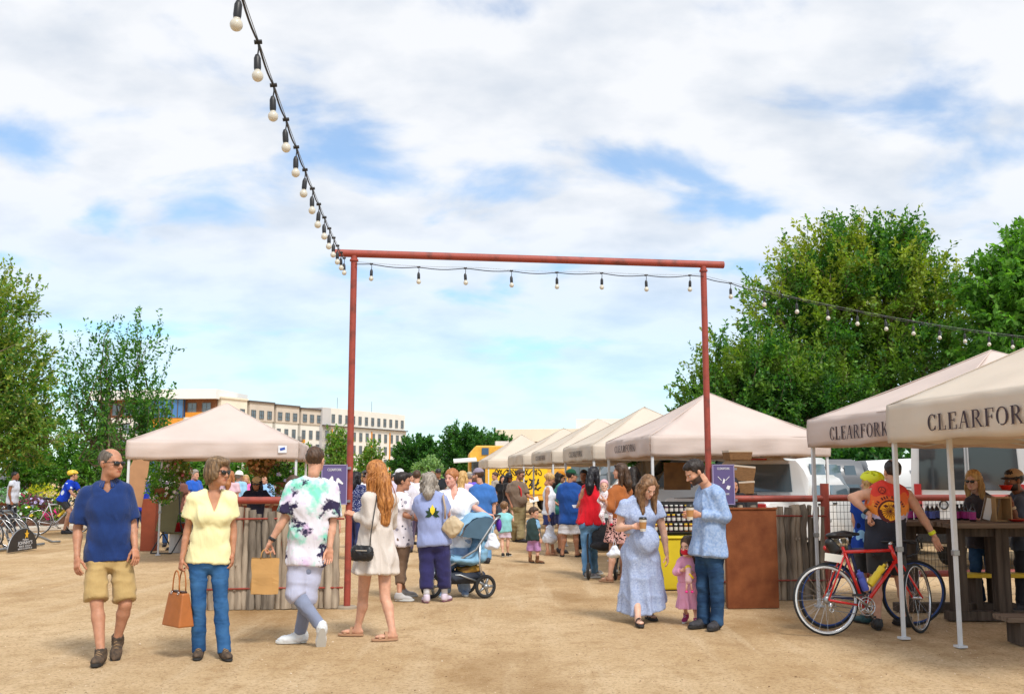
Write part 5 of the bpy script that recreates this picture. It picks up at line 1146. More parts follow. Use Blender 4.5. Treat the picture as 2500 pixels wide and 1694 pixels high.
suv('dark car parked beneath the trees at far left', gpx(-40, 41), R(5), 'cars under the trees', M_grey_paint)
# yellow food truck
M_yel = mat('yellow_vinyl', lin((246, 196, 22)), .5, var=.04); ft = gp(1196, 44.5); tr = thing('food_truck', 'yellow food truck with black lettering at the end of the canopy row', 'food truck', ft, R(4))
b = MB(); b.prism([(-.9, 0, .55), (3.6, 0, .55), (3.6, 0, 2.75), (3.4, 0, 2.95), (-.6, 0, 2.95), (-.9, 0, 2.6)], (0, 2.3, 0)); b.build('body', mat('truck_ochre', lin((222, 168, 60)), .5, var=.1), tr, bevel=.05); b = MB(); b.box((1.25, -.02, 1.5), (2.6, .03, 1.35)); b.build('side_panel', M_yel, tr)
b = MB(); b.box((-.5, -.02, 1.7), (.6, .03, 1.1)); o_ = b.build('serving_hatch', M_glass_dark, tr); b = MB(); b.box((-1.1, -.5, 2.3), (1.0, 1.0, .06), (R(8), R(-4), 0)); b.build('awning', mat('awning_white', (.72, .72, .7), .7), tr); b = MB(); b.box((-.2, -.03, 2.7), (.3, .03, .3)); b.build('blue_decal', mat('decal_blue', lin((60, 90, 120)), .5), tr)
b = MB()
for j in range(11): x = .3 + j * .19; b.tube([(x + .07 * math.cos(a * 1.0 + j) * (1 + .3 * (j % 3)), -.045, 1.78 + .13 * math.sin(a * (1 + j % 2) + j * 2)) for a in np.linspace(0, 5, 9)], .018, 4)
stuff(b.build('script_lettering', M_black, tr))
b = MB(); rr_ = random.Random(4)
for i in range(26): x, z = rr_.uniform(1.3, 2.2), rr_.uniform(1.0, 1.5); a = rr_.uniform(0, 6.28); b.ell((x, -.05, z), (.1, .012, .035), rotm(0, a, 0), 6, 4)
stuff(b.build('leaf_print', M_black, tr))
for x in (-.2, 2.7): car_wheel(tr, x, .25, .42); car_wheel(tr, x, 2.05, .42)
b = MB(); b.box((.6, 1.1, 3.05), (.6, .6, .25)); b.build('roof_vent', M_white_steel, tr)
# ------------------------------------------------------------------ accessories worn
M_lens = mat('sunglass_lens', (.006, .005, .005), .08, spec=.8)
def sunglasses(frame=(.01, .009, .008), up=0.0, w=1.0):
    def f(root, B):
        fm = mat('sunglass_frame_%d' % int(frame[0] * 1000), frame, .3); m = MB(); T = B.hpf; z0 = -.002 + up; y0 = -.103 if not up else -.085
        for e in (-1, 1):
            m.tube([T((e * .056 * w, y0 + .012, z0 + .008)), T((e * .08, y0 + .03, z0 + .008)), T((e * .084, -.02, z0 + .006)), T((e * .083, .022, z0 - .004))], .0032 * B.hs, 6)
        m.tube([T((-.058, y0 + .01, z0 + .012)), T((-.03, y0, z0 + .015)), T((0, y0 - .002, z0 + .01)), T((.03, y0, z0 + .015)), T((.058, y0 + .01, z0 + .012))], .0035 * B.hs, 6)
        o = m.build('sunglasses', fm, root, True)
        for e in (-1, 1):
            g = MB(); g.ell(T((e * .031, y0 + .002, z0)), np.array((.027, .007, .019)) * B.hs, B.RH @ rotm(0, 0, e * .28), 14, 8); g.build('lens', M_lens, o, True)
    return f
def cap_hat(m, m2=None, yaw=0, back=False):
    def f(root, B):
        T = lambda p: B.hpf(np.asarray(p) @ rotm(0, 0, R(yaw)).T); S = SDF({0: .008, 1: .012, 2: .02}[B.lod]); Rm = B.RH @ rotm(0, 0, R(yaw))
        S.ell(T((0, .018, .045)), np.array((.089, .109, .092)) * B.hs, Rm, .01, [(T((0, 0, .042)), unit(np.array((0, .06, -1.0)) @ Rm.T))])
        V, Q = S.run(); o = put(root, 'cap', V, Q, m); b = MB(); n = 9; top = []; bot = []
        for i in range(n):
            a = -1.15 + 2.3 * i / (n - 1); x = .086 * math.sin(a) * .92; yi = .018 - .1 * math.cos(a); d = .075 * math.cos(a * 1.25); z = .046 - .012 * (1 - math.cos(a))
            top.append((x, yi + .01, z)); bot.append((x * 1.03, yi - d, z - .012 - .02 * abs(math.sin(a)) ** 2 - .004))
        P = top + bot[::-1]; b.prism([T(p) for p in P], (T((0, 0, .005)) - T((0, 0, 0)))); b.build('brim', m2 or m, o, True)
    return f
def brim_hat(m, r=.16):
    def f(root, B):
        T = B.hpf; S = SDF({0: .008, 1: .012, 2: .018}[B.lod]); ax = T((0, 0, 1)) - T((0, 0, 0)); c = T((0, .018, .04))
        S.ell(T((0, .018, .05)), np.array((.09, .108, .1)) * B.hs, B.RH, .01, [(c, -unit(ax))]); V, Q = S.run(); o = put(root, 'hat', V, Q, m)
        b = MB(); b.lathe([(r * .5, -.004), (r, -.012), (r, -.006), (r * .5, .006)], c, ax, 22); b.build('brim', m, o, True)
    return f
def helmet(m, m2):
    def f(root, B):
        T = B.hpf; S = SDF(.009 if B.lod == 0 else .016); cut = [(T((0, 0, .03)), unit(np.array((0, -.28, -1.0)) @ B.RH.T))]
        S.ell(T((0, .02, .05)), np.array((.1, .135, .1)) * B.hs, B.RH, .01, cut); S.ell(T((0, .08, .06)), np.array((.08, .095, .075)) * B.hs, B.RH, .03, cut)
        for x in (-.055, 0, .055): # vents
            for y in (-.085, -.01, .08): S.ell(T((x, y + .02, .15 - abs(x) * .5 - abs(y) * .12)), np.array((.014, .032, .045)) * B.hs, B.RH, .006, sub=True)
        V, Q = S.run(); o = put(root, 'helmet', V, Q, m); b = MB()
        S2 = SDF(.01 if B.lod == 0 else .016); S2.ell(T((0, .02, .045)), np.array((.088, .118, .085)) * B.hs, B.RH, .01, cut); V, Q = S2.run(); put(root, 'helmet_liner', V, Q, m2)
        for e in (-1, 1): b.tube([T((e * .085, -.01, .03)), T((e * .07, -.02, -.06)), T((0, -.035, -.125))], .004, 5)
        b.build('chin_strap', m2, root, True)
    return f
def band(e, m, w=.014, r=.036, pos=.06, name='watch'):
    def f(root, B):
        a = B.wr[e] + unit(B.el[e] - B.wr[e]) * pos * .5; b = MB(); d = unit(B.wr[e] - B.el[e]); b.lathe([(r * .94, -w), (r, -w * .8), (r, w * .8), (r * .94, w)], a, d, 16); o = b.build(name, m, root, True)
    return f
def collar(m):
    def f(root, B):
        b = MB(); T = lambda a, r, z: B.nb + (B.lat * math.sin(a) + B.f * math.cos(a)) * r + B.axis * z + B.f * .012; n = 20
        for i in range(n):
            a0, a1 = .32 + (2 * math.pi - .64) * i / n, .32 + (2 * math.pi - .64) * (i + 1) / n
            h = lambda a: .012 * math.cos(a)
            q = [T(a0, .062, .05 - h(a0) * 1.6), T(a1, .062, .05 - h(a1) * 1.6), T(a1, .098, .0 - h(a1) * 3), T(a0, .098, .0 - h(a0) * 3)]
            b.prism(q, (0, 0, .006))
        b.build('collar', m, root, True)
    return f

# ------------------------------------------------------------------ people in the foreground
polo = cloth('navy_polo', (30, 54, 108), .12, bump=.35); khaki = cloth('khaki', (176, 148, 98), .08); jean = mat('denim', lin((30, 70, 116)), .85, c2=lin((66, 112, 158)), vscale=5, bump=.3, bscale=260, spec=.2, vlo=.35, vhi=.75)
jean_d = mat('dark_denim', lin((30, 54, 84)), .85, c2=lin((62, 96, 132)), vscale=5, bump=.3, bscale=260, spec=.2, vlo=.4, vhi=.8)
jean_l = mat('light_denim', lin((70, 118, 160)), .85, c2=lin((120, 160, 196)), vscale=5, bump=.3, bscale=260, spec=.2)
for _m in (jean, jean_d, jean_l): add_creases(_m, (6, 6, 13), .022, .5)
hike = mat('hiking_shoe_brown', lin((98, 78, 60)), .85, c2=lin((48, 40, 34)), vscale=30, bump=.5, bscale=90); sole_d = mat('dark_sole', (.025, .023, .022), .8); lace_b = mat('lace_tan', lin((160, 130, 92)), .8)

P1, B1 = px_person('balding man in navy polo shirt and khaki shorts walking in sunglasses', dict(sex='m', H=1.80, yaw=14, skin='tan', girth=.95, arm=1.02, hh=.25,
    hd=(272, 1130, .12, 62, 2), nb=(266, 1181, .16), sh=[(212, 1201, .14), (306, 1197, .24)], el=[(190, 1288, .16), (323, 1278, .28)], wr=[(188, 1362, .04), (330, 1338, .16)],
    hip=[(236, 1366, .15), (296, 1366, .22)], kn=[(236, 1472, .02), (306, 1474, .12)], ft=[(244, 1618, 10, 0), (282, 1607, 14, 34)],
    hands=(('relaxed', None, (.5, .8, 0)), ('relaxed', None, (-1, .6, 0))), hair=('balding', 'salt'), shoe=('sneaker', hike, sole_d, lace_b),
    wear=[dict(k='pants', m=khaki, len=.93, r=(.094, .1, 0), name='shorts', wr=.01), dict(k='top', m=polo, hem=.03, sleeve=.86, sr=.016, loose=.02, neck='v', depth=.06, wr=.0055)],
    extra=[sunglasses(), collar(polo)]))
yel = cloth('pale_yellow_tee', (236, 228, 176), .05)
P2, B2 = px_person('woman in pale yellow V-neck tee and blue jeans carrying a tan handbag', dict(sex='f', H=1.68, yaw=22, skin='tan', girth=1.02,
    hd=(532, 1151, .05, 62, 4), nb=(523, 1202, .08), sh=[(474, 1214, .02), (562, 1213, .12)], el=[(457, 1297, .05), (570, 1297, .16)], wr=[(444, 1366, 0), (568, 1352, .12)],
    hip=[(485, 1368, .06), (535, 1366, .1)], kn=[(485, 1478, .0), (540, 1478, .06)], ft=[(485, 1603, 12, 0), (547, 1606, 30, 0)],
    hands=(('grip',), ('relaxed',)), hh=.235, hair=('bob', 'highlight'), shoe=('shoe', hike, sole_d, lace_b),
    wear=[dict(k='pants', m=jean, len=1, r=(.086, .058, .056), low=.045, name='jeans', wr=.0065, rise=-.01), dict(k='top', m=yel, hem=.05, sleeve=.56, sr=.016, loose=.02, neck='v', depth=.17, wr=.005)],
    extra=[sunglasses((.03, .012, .008))]))
def tiedye():
    m = bpy.data.materials.new('tie_dye'); m.use_nodes = True; t = m.node_tree; b = t.nodes['Principled BSDF']; L = t.links.new; tcn = t.nodes.new('ShaderNodeTexCoord')
    def nz(sc_, det, off):
        mp_ = t.nodes.new('ShaderNodeMapping'); mp_.inputs['Location'].default_value = off; L(tcn.outputs['Object'], mp_.inputs[0]); n = t.nodes.new('ShaderNodeTexNoise'); L(mp_.outputs[0], n.inputs['Vector']); n.inputs['Scale'].default_value = sc_; n.inputs['Detail'].default_value = det; n.inputs['Roughness'].default_value = .6; return n.outputs[0]
    def mr(x, a, c): r = t.nodes.new('ShaderNodeMapRange'); L(x, r.inputs[0]); r.inputs[1].default_value = a; r.inputs[2].default_value = c; return r.outputs[0]
    prev = (.72, .7, .78, 1)
    for (sc_, det, off, a, c, cc) in ((3.2, 4, (1, 2, 3), .5, .6, lin((128, 214, 190))), (4.2, 4, (7, 1, 2), .56, .68, lin((206, 180, 214))), (6.5, 7, (3, 9, 4), .525, .575, lin((52, 46, 74)))):
        r = t.nodes.new('ShaderNodeMixRGB'); L(mr(nz(sc_, det, off), a, c), r.inputs[0])
        if isinstance(prev, tuple): r.inputs[1].default_value = prev
        else: L(prev, r.inputs[1])
        r.inputs[2].default_value = (*cc, 1); prev = r.outputs[0]
    L(prev, b.inputs['Base Color']); b.inputs['Roughness'].default_value = .9; b.inputs['Specular IOR Level'].default_value = .2; return m
M_tie = tiedye(); lav = cloth('pale_lavender_grey', (178, 180, 202), .05); lav2 = cloth('slate_grey_jogger', (128, 136, 160), .06)
wht_shoe = mat('white_leather', (.7, .72, .74), .5, var=.06); wsole = mat('white_sole', (.68, .7, .7), .7)
add_creases(M_tie)
P3, B3 = px_person('man in white, mint and purple tie-dye tee and grey joggers, back turned', dict(sex='m', H=1.80, yaw=200, skin='light', girth=1.0,
    hd=(770, 1122, .02, 172, 4), nb=(764, 1170, 0), sh=[(716, 1187, -.02), (808, 1188, .06)], el=[(694, 1268, -.06), (812, 1278, .06)], wr=[(660, 1322, -.1), (805, 1337, -.02)],
    hip=[(728, 1368, -.02), (768, 1368, .04)], kn=[(722, 1450, -.1), (750, 1456, 0)], ft=[(784, 1577, 195, 58), (730, 1568, 283, 0)],
    hands=(('grip', (-.5, 0, -1)), ('relaxed', (-.05, 0, -1), (0, -1, 0))), hair=('crop', 'brown'), shoe=('sneaker', wht_shoe, wsole, wsole), 
    wear=[dict(k='pants', m=lav2, len=1, r=(.066, .07, .05), low=.0, name='joggers', wr=.004, rise=-.09, loose=-.03), dict(k='pants', m=lav, len=1.1, r=(.092, .086, .08), name='shorts', wr=.005, loose=.01, rise=.0), dict(k='top', m=M_tie, hem=.06, sleeve=.82, sr=.02, loose=.022, wr=.006)],
    extra=[band(0, M_black)]))
cream = cloth('oatmeal_tunic', (208, 198, 190), .04); slide = mat('tan_slide', lin((170, 130, 100)), .8)
_lk = lambda *p: [np.array(q, float) for q in p]
P4, B4 = px_person('woman with long wavy auburn hair in an oatmeal tunic dress', dict(sex='f', H=1.70, yaw=-140, skin='light', girth=1.0, bare=True,
    hd=(915, 1153, .05, -120, 4), nb=(922, 1202, .06), sh=[(900, 1214, -.08), (956, 1216, .12)], el=[(905, 1275, -.12), (958, 1280, .3)], wr=[(866, 1256, .05), (905, 1268, .35)],
    hip=[(895, 1364, .02), (938, 1364, .08)], kn=[(886, 1458, .12), (940, 1460, .0)], ft=[(872, 1551, -95, 0), (956, 1562, -75, 0)],
    hands=(('cup', (-1, .1, .35), (.2, .6, -1)), ('cup', (-1, .2, .3), (0, -1, 0))), hair=('long', 'auburn', dict(n=110, wave=.016, crown=90, wid=1.3, len=.38)), shoe=('sandal', slide, slide),
    wear=[dict(k='pants', m=cream, len=.3, r=(.09, .09, 0), name='shorts'), dict(k='top', m=cream, hem=.17, sleeve=1.88, loose=.022, sr=.01, flare=.075, wr=.007, neck='crew', name='tunic', nf=8)],
    extra=[sunglasses((.02, .012, .008))]))
dress_b = mat('pale_blue_dress', lin((142, 156, 192)), .9, c2=lin((180, 192, 218)), vscale=60, detail=6, bump=.2, bscale=200, spec=.15); bsand = mat('black_sandal', (.016, .015, .016), .6)
P5, B5 = px_person('pregnant woman in a long pale blue dress holding a coffee cup', dict(sex='f', H=1.66, yaw=18, skin='fair', girth=1.16, arm=1.05, bare=True, eyes=True,
    hd=(1583, 1188, -.04, 26, 38), nb=(1563, 1214, .06), sh=[(1524, 1230, .02), (1603, 1232, .1)], el=[(1510, 1290, .04), (1620, 1300, .12)], wr=[(1546, 1285, -.16), (1628, 1355, .02)],
    hip=[(1540, 1348, .06), (1583, 1348, .1)], kn=[(1554, 1430, .1), (1582, 1428, .14)], ft=[(1558, 1525, 5, 0), (1583, 1510, 20, 0)],
    hands=(('cup', (1, -.1, .02), (.2, .9, 0)), ('relaxed',)), shoe=('sandal', bsand, bsand),
    hair=('long', 'lbrown', dict(front=-.045, n=60, crown=80, fl=.2, len=.24)),
    wear=[dict(k='skirt', m=dress_b, hem=(.03, .02, -.615), rise=.2, w=(.285, .25), w0=(.145, .13), wm=(.2, .185), mid=.35, nf=8, fa=.022, belly=((.05, -.12, .1), (.15, .15, .17)), tilt=(.1, .25, 0), seed=5),
          dict(k='top', m=dress_b, hem=-.2, sleeve=.42, sr=.03, loose=.012, neck='scoop', name='bodice', wr=.005)]))
pink = cloth('bubblegum_pink', (226, 160, 190), .06); magenta = mat('magenta_canvas', lin((150, 40, 96)), .8, var=.1)
P6, B6 = px_person('small girl in a pink dress and red face mask holding a doll', dict(sex='k', H=.99, yaw=-25, skin='fair', girth=1.1, eyes=True,
    hd=(1679, 1333, -.05, -42, 6), nb=(1681, 1362, 0), sh=[(1662, 1372, -.02), (1694, 1374, .06)], el=[(1650, 1396, -.05), (1702, 1400, .0)], wr=[(1664, 1392, -.16), (1690, 1396, -.14)],
    hip=[(1674, 1432, 0), (1694, 1432, .04)], kn=[(1672, 1472, -.02), (1698, 1474, .05)], ft=[(1671, 1518, -25, 16), (1700, 1524, -10, 0)],
    hands=(('cup', (1, -.1, .2), (0, 1, 0)), ('cup', (-1, -.1, .2), (0, 1, 0))), shoe=('sneaker', magenta, wsole, wsole), hair=('shoulder', 'brown', dict(len=.12, n=30)),
    wear=[dict(k='skirt', m=pink, hem=(.0, .0, -.24), rise=.14, w=(.155, .135), w0=(.1, .085), nf=10, fa=.016, wr=.004, vox=.8), dict(k='top', m=pink, hem=-.1, sleeve=1.8, loose=.02, sr=.01, name='bodice', wr=.004, vox=.8)]))
heather = mat('heather_blue_knit', lin((124, 150, 194)), .92, c2=lin((166, 186, 216)), vscale=42, detail=6, bump=.3, bscale=180, spec=.15); grey_shoe = mat('dark_grey_shoe', lin((62, 60, 66)), .8, c2=lin((34, 34, 38)), vscale=25)
add_creases(heather, strength=.25); add_creases(dress_b, (16, 16, 1.6), .02, .3)
P7, B7 = px_person('bearded man in heather blue long-sleeved shirt and dark jeans with coffee', dict(sex='m', H=1.82, yaw=-62, skin='light', girth=.98, beard=.92, eyes=True,
    hd=(1696, 1152, -.02, -78, 32), nb=(1733, 1190, .04), sh=[(1716, 1202, .2), (1752, 1204, -.1)], el=[(1722, 1262, .24), (1771, 1262, -.14)], wr=[(1694, 1258, .1), (1706, 1256, -.14)],
    hip=[(1716, 1345, .1), (1744, 1345, -.02)], kn=[(1718, 1432, .08), (1752, 1434, -.04)], ft=[(1718, 1530, -55, 0), (1750, 1534, -32, 0)],
    hands=(('cup', (-1, 0, .1), (0, -1, 0)), ('cup', (-1, -.05, .06), (0, 1, .1))), shoe=('sneaker', grey_shoe, sole_d, sole_d), hair=('short', 'dark'),
    wear=[dict(k='pants', m=jean_d, len=1, r=(.09, .066, .068), low=.055, name='jeans', wr=.007), dict(k='top', m=heather, hem=.07, sleeve=1.9, loose=.022, sr=.006, flare=.06, nf=6, wr=.0055)]))
# ------------------------------------------------------------------ people in the middle distance
def tee(nm_, rgb, **k): return dict(k='top', m=cloth(nm_, rgb), **{**dict(hem=.06, sleeve=.6, loose=.018, wr=.007), **k})
def pants(nm_, rgb, **k): return dict(k='pants', m=cloth(nm_, rgb), **{**dict(len=1, r=(.088, .066, .06)), **k})
sh_w = ('sneaker', wht_shoe, wsole); sh_d = ('shoe', grey_shoe, sole_d); sh_b = ('flat', slide, sole_d)
brown_cap = mat('brown_woven_twill', lin((112, 88, 70)), .9, c2=lin((138, 112, 92)), vscale=60)
def print_mat(name, base, spots):   # scattered motif print
    m = mat('print_' + name, lin(base), .9, spec=.15); t = m.node_tree; b = t.nodes['Principled BSDF']; L = t.links.new; tcn = t.nodes.new('ShaderNodeTexCoord'); prev = None
    for i, (sc_, th, rgb) in enumerate(spots):
        v = t.nodes.new('ShaderNodeTexVoronoi'); v.inputs['Scale'].default_value = sc_; L(tcn.outputs['Object'], v.inputs['Vector']); r = t.nodes.new('ShaderNodeMath'); r.operation = 'LESS_THAN'; L(v.outputs[0], r.inputs[0]); r.inputs[1].default_value = th
        mx = t.nodes.new('ShaderNodeMixRGB'); L(r.outputs[0], mx.inputs[0]); mx.inputs[2].default_value = (*lin(rgb), 1)
        if prev is None: mx.inputs[1].default_value = (*lin(base), 1)
        else: L(prev, mx.inputs[1])
        prev = mx.outputs[0]
    L(prev, b.inputs['Base Color']); return m
M_pw = print_mat('white_grey_flowers', (228, 222, 228), ((9, .28, (150, 146, 160)), (14, .18, (90, 88, 104)))); M_leo = print_mat('pink_black_leopard', (214, 166, 160), ((34, .46, (28, 22, 24)), (46, .2, (190, 130, 120)))); M_bflo = print_mat('baby_floral', (232, 222, 224), ((40, .3, (180, 100, 130)), (60, .2, (80, 80, 110)))); M_navdot = print_mat('navy_dots', (46, 54, 98), ((48, .3, (190, 196, 220)),))
P12, _ = px_person('woman in patterned white tee and brown capris with folded arms', dict(sex='f', H=1.64, yaw=70, skin='tan', girth=1.1, hd=(983, 1175, .0, 105, 4), nb=(980, 1206, 0), sh=[(966, 1216, .12), (992, 1217, -.1)], el=[(970, 1256, .14), (988, 1257, -.16)], wr=[(1002, 1262, .0), (1012, 1266, -.12)],
    hip=[(970, 1318, .08), (988, 1318, -.04)], kn=[(972, 1378, .06), (978, 1380, -.06)], ft=[(986, 1455, 85, 0), (976, 1466, 80, 0)], hands=(('relaxed',), ('relaxed', (1, 0, 0))), hair=('short', 'dark'), shoe=('sneaker', mat('grey_canvas', lin((176, 172, 170)), .8), wsole),
    wear=[pants('brown_capri', (112, 88, 70), len=1.62, r=(.092, .07, .064)), dict(k='top', m=M_pw, hem=.1, sleeve=.7, loose=.02, sr=.015)], extra=[band(1, mat('bracelet', (.3, .25, .2), .4), name='bracelet')]))
peri = cloth('periwinkle_tee', (148, 160, 204), .05)
P13, B13 = px_person('woman in periwinkle tee with a corn print and navy capris, back turned', dict(sex='f', H=1.64, yaw=186, skin='pink', girth=1.24, arm=1.0, hd=(1049, 1176, .02, 178, 0), nb=(1052, 1206, 0), sh=[(1024, 1218, 0), (1082, 1217, 0)], el=[(1017, 1258, .08), (1094, 1256, .1)], wr=[(1026, 1268, .28), (1090, 1262, .3)],
    hip=[(1043, 1322, 0), (1076, 1322, 0)], kn=[(1042, 1380, 0), (1082, 1380, 0)], ft=[(1041, 1470, 196, 0), (1086, 1467, 158, 0)], hair=('shoulder', 'grey', dict(len=.08, n=60, wave=.012)), shoe=('sneaker', mat('lilac_trainer', lin((206, 192, 206)), .7), mat('plum_sole', lin((130, 84, 104)), .7), wsole, cloth('white_sock', (220, 220, 224))),
    wear=[pants('navy_capri', (48, 46, 92), len=1.72, r=(.098, .08, .072)), dict(k='top', m=peri, hem=.07, sleeve=.62, loose=.02, sr=.014)]))
P14, _ = px_person('woman in a plain white V-neck tee with her hand on the stroller', dict(sex='f', H=1.70, yaw=-12, skin='pink', girth=1.2, arm=1.06, eyes=True, lod=0, hd=(1102, 1166, -.02, -28, 6), nb=(1112, 1197, 0), sh=[(1084, 1206, 0), (1140, 1210, .04)], el=[(1076, 1252, .02), (1160, 1240, -.05)], wr=[(1082, 1290, -.1), (1190, 1256, -.1)],
    hip=[(1098, 1318, 0), (1128, 1318, .04)], kn=[(1096, 1380, -.02), (1130, 1380, 0)], ft=[(1084, 1455, -10, 0), (1134, 1452, 10, 0)], hands=(('relaxed',), ('grip', (1, 0, -.1), (0, 0, -1))), hair=('tied', 'red', dict(bun=(0, .12, .04))), shoe=('sneaker', mat('pale_blue_trainer', lin((150, 176, 214)), .7), wsole),
    wear=[pants('white_jean', (150, 170, 200), r=(.095, .075, .065)), dict(k='top', m=cloth('bright_white', (240, 240, 244), .03), hem=.12, sleeve=.8, loose=.024, sr=.02, neck='v', depth=.12)]))
blu = cloth('royal_blue_tee', (62, 112, 182), .08); grey_cap = cloth('grey_cap', (140, 130, 148))
P15, _ = px_person('man in royal blue tee and grey cap, back turned, beside the stroller', dict(sex='m', H=1.78, yaw=-165, skin='light', girth=1.08, hd=(1166, 1160, 0, -112, 4), nb=(1176, 1186, 0), sh=[(1155, 1194, 0), (1199, 1194, 0)], el=[(1150, 1232, 0), (1206, 1234, 0)], wr=[(1152, 1262, -.1), (1206, 1264, -.05)], hip=[(1164, 1272, 0), (1188, 1272, 0)], kn=[(1163, 1318, 0), (1189, 1318, 0)], ft=[(1166, 1371, -170, 0), (1190, 1374, -160, 0)],
    hair=('short', 'brown'), shoe=sh_d, beard=.7, wear=[dict(k='pants', m=jean_l, len=1, r=(.094, .07, .062), name='jeans'), dict(k='top', m=blu, hem=.06, sleeve=.8, loose=.022, sr=.014)], extra=[cap_hat(grey_cap)]))
P16, _ = px_person('toddler girl in mint tee and pale shorts, back turned', dict(sex='k', H=1.1, yaw=165, skin='fair', hd=(1232, 1237, 0, 150, 0), sh=[(1220, 1258, 0), (1243, 1258, 0)], el=[(1216, 1273, 0), (1253, 1271, 0)], wr=[(1217, 1287, 0), (1252, 1256, .05)], hip=[(1226, 1296, 0), (1240, 1296, 0)], kn=[(1226, 1324, 0), (1240, 1324, 0)], ft=[(1228, 1358, 175, 0), (1240, 1357, 150, 0)],
    hair=('tied', 'lbrown', dict(bun=(0, .1, .07))), shoe=('shoe', M_black, wsole), wear=[pants('pale_pink_short', (214, 196, 214), len=.6, r=(.1, .11, 0), name='shorts'), tee('mint', (142, 206, 210), loose=.024, hem=.05)]))
boot_b = mat('brown_cowboy_boot', lin((120, 74, 34)), .5, c2=lin((80, 48, 26)), vscale=14)
P17, _ = px_person('small boy in dark vest, lilac shorts and brown cowboy boots', dict(sex='k', H=1.06, yaw=60, skin='light', eyes=True, hd=(1304, 1252, 0, 66, 10), sh=[(1292, 1272, .08), (1311, 1273, -.04)], el=[(1294, 1294, .1), (1315, 1296, -.06)], wr=[(1300, 1314, .06), (1319, 1316, -.1)], hip=[(1296, 1316, .02), (1310, 1316, -.02)], kn=[(1294, 1345, .02), (1313, 1346, -.02)], ft=[(1295, 1372, 30, 0), (1313, 1374, 65, 0)],
    hair=('short', 'brown'), shoe=('boot', boot_b, sole_d), wear=[pants('lilac_short', (178, 132, 178), len=.98, r=(.1, .115, 0), name='shorts'), tee('sky_child', (128, 170, 204), sleeve=.7, hem=.0), dict(k='top', m=cloth('dark_green_puffer', (44, 62, 62)), hem=.06, sleeve=0, loose=.034, name='vest', armless=True, wr=.01)]))
brn = cloth('taupe_tee', (118, 100, 86))
def suspender(root, B):
    m = MB()
    for e in (-1, 1):
        m2 = []; 
        for z, y in ((.14, .13), (.3, .16), (.42, .15), (.5, .05)): m2.append(B.pc + B.axis * z + B.f * (y + .05) * B.s + B.lat * e * .08)
        m.tube(m2, .02, 6)
    m.build('suspenders', mat('red_webbing', lin((196, 40, 44)), .8), root, True)
P18, _ = px_person('heavy man in taupe tee with red suspenders before the yellow truck', dict(sex='m', H=1.76, yaw=45, skin='tan', girth=1.16, belly=.09, beard=.5, lod=1, hd=(1270, 1159, 0, 62, 12), nb=(1262, 1178, 0), sh=[(1245, 1184, 0), (1279, 1184, 0)], el=[(1240, 1208, 0), (1288, 1210, -.1)], wr=[(1248, 1230, -.1), (1298, 1216, -.25)], hip=[(1257, 1238, 0), (1273, 1238, 0)], kn=[(1256, 1276, 0), (1272, 1276, 0)], ft=[(1256, 1321, 40, 0), (1272, 1323, 60, 0)],
    hair=('short', 'brown'), shoe=sh_d, wear=[pants('olive_khaki', (140, 126, 92), r=(.105, .085, .085)), dict(k='top', m=brn, hem=.02, sleeve=.8, loose=.02, sr=.014)], extra=[suspender, sunglasses((.02, .01, .01))]))
P19, _ = px_person('woman in white tank top and navy shorts carrying a white bag', dict(sex='f', H=1.70, yaw=95, skin='tan', hd=(1343, 1169, 0, 95, 24), nb=(1340, 1186, 0), sh=[(1336, 1194, -.12), (1343, 1194, .12)], el=[(1334, 1232, -.16), (1352, 1226, .14)], wr=[(1340, 1262, -.16), (1364, 1232, .1)], hip=[(1339, 1256, -.06), (1343, 1256, .06)], kn=[(1336, 1302, -.06), (1346, 1302, .06)], ft=[(1338, 1355, 85, 0), (1350, 1350, 95, 0)], bare=True,
    hands=(('grip',), ('relaxed',)), hair=('tied', 'blonde', dict(bun=(0, .11, .02))), shoe=('sandal', slide, slide), wear=[pants('navy_short', (52, 62, 116), len=.55, r=(.1, .106, 0), name='shorts'), dict(k='top', m=cloth('white_tank', (226, 228, 236)), hem=.02, sleeve=0, armless=True, neck='tank', loose=.012, name='tank_top')]))
navy2 = cloth('bright_navy_polo', (30, 72, 142), .1)
P20, _ = px_person('man in bright navy shirt, white shorts and green cap, back turned', dict(sex='m', H=1.80, yaw=160, skin='tan', girth=1.14, bare=True, hd=(1396, 1161, 0, 105, 4), nb=(1391, 1182, 0), sh=[(1371, 1190, 0), (1411, 1190, 0)], el=[(1367, 1224, .06), (1417, 1224, .1)], wr=[(1378, 1242, .28), (1412, 1234, .3)], hip=[(1380, 1274, 0), (1403, 1274, 0)], kn=[(1378, 1306, 0), (1406, 1306, 0)], ft=[(1373, 1358, 180, 0), (1409, 1358, 150, 0)],
    hair=('crop', 'dark'), shoe=('sandal', M_black, sole_d), wear=[pants('white_short', (214, 212, 216), len=.9, r=(.1, .11, 0), name='shorts'), dict(k='top', m=navy2, hem=.06, sleeve=.8, loose=.026, sr=.016)], extra=[cap_hat(cloth('green_cap', (24, 74, 52)))]))
red = cloth('scarlet_top', (204, 24, 40), .06)
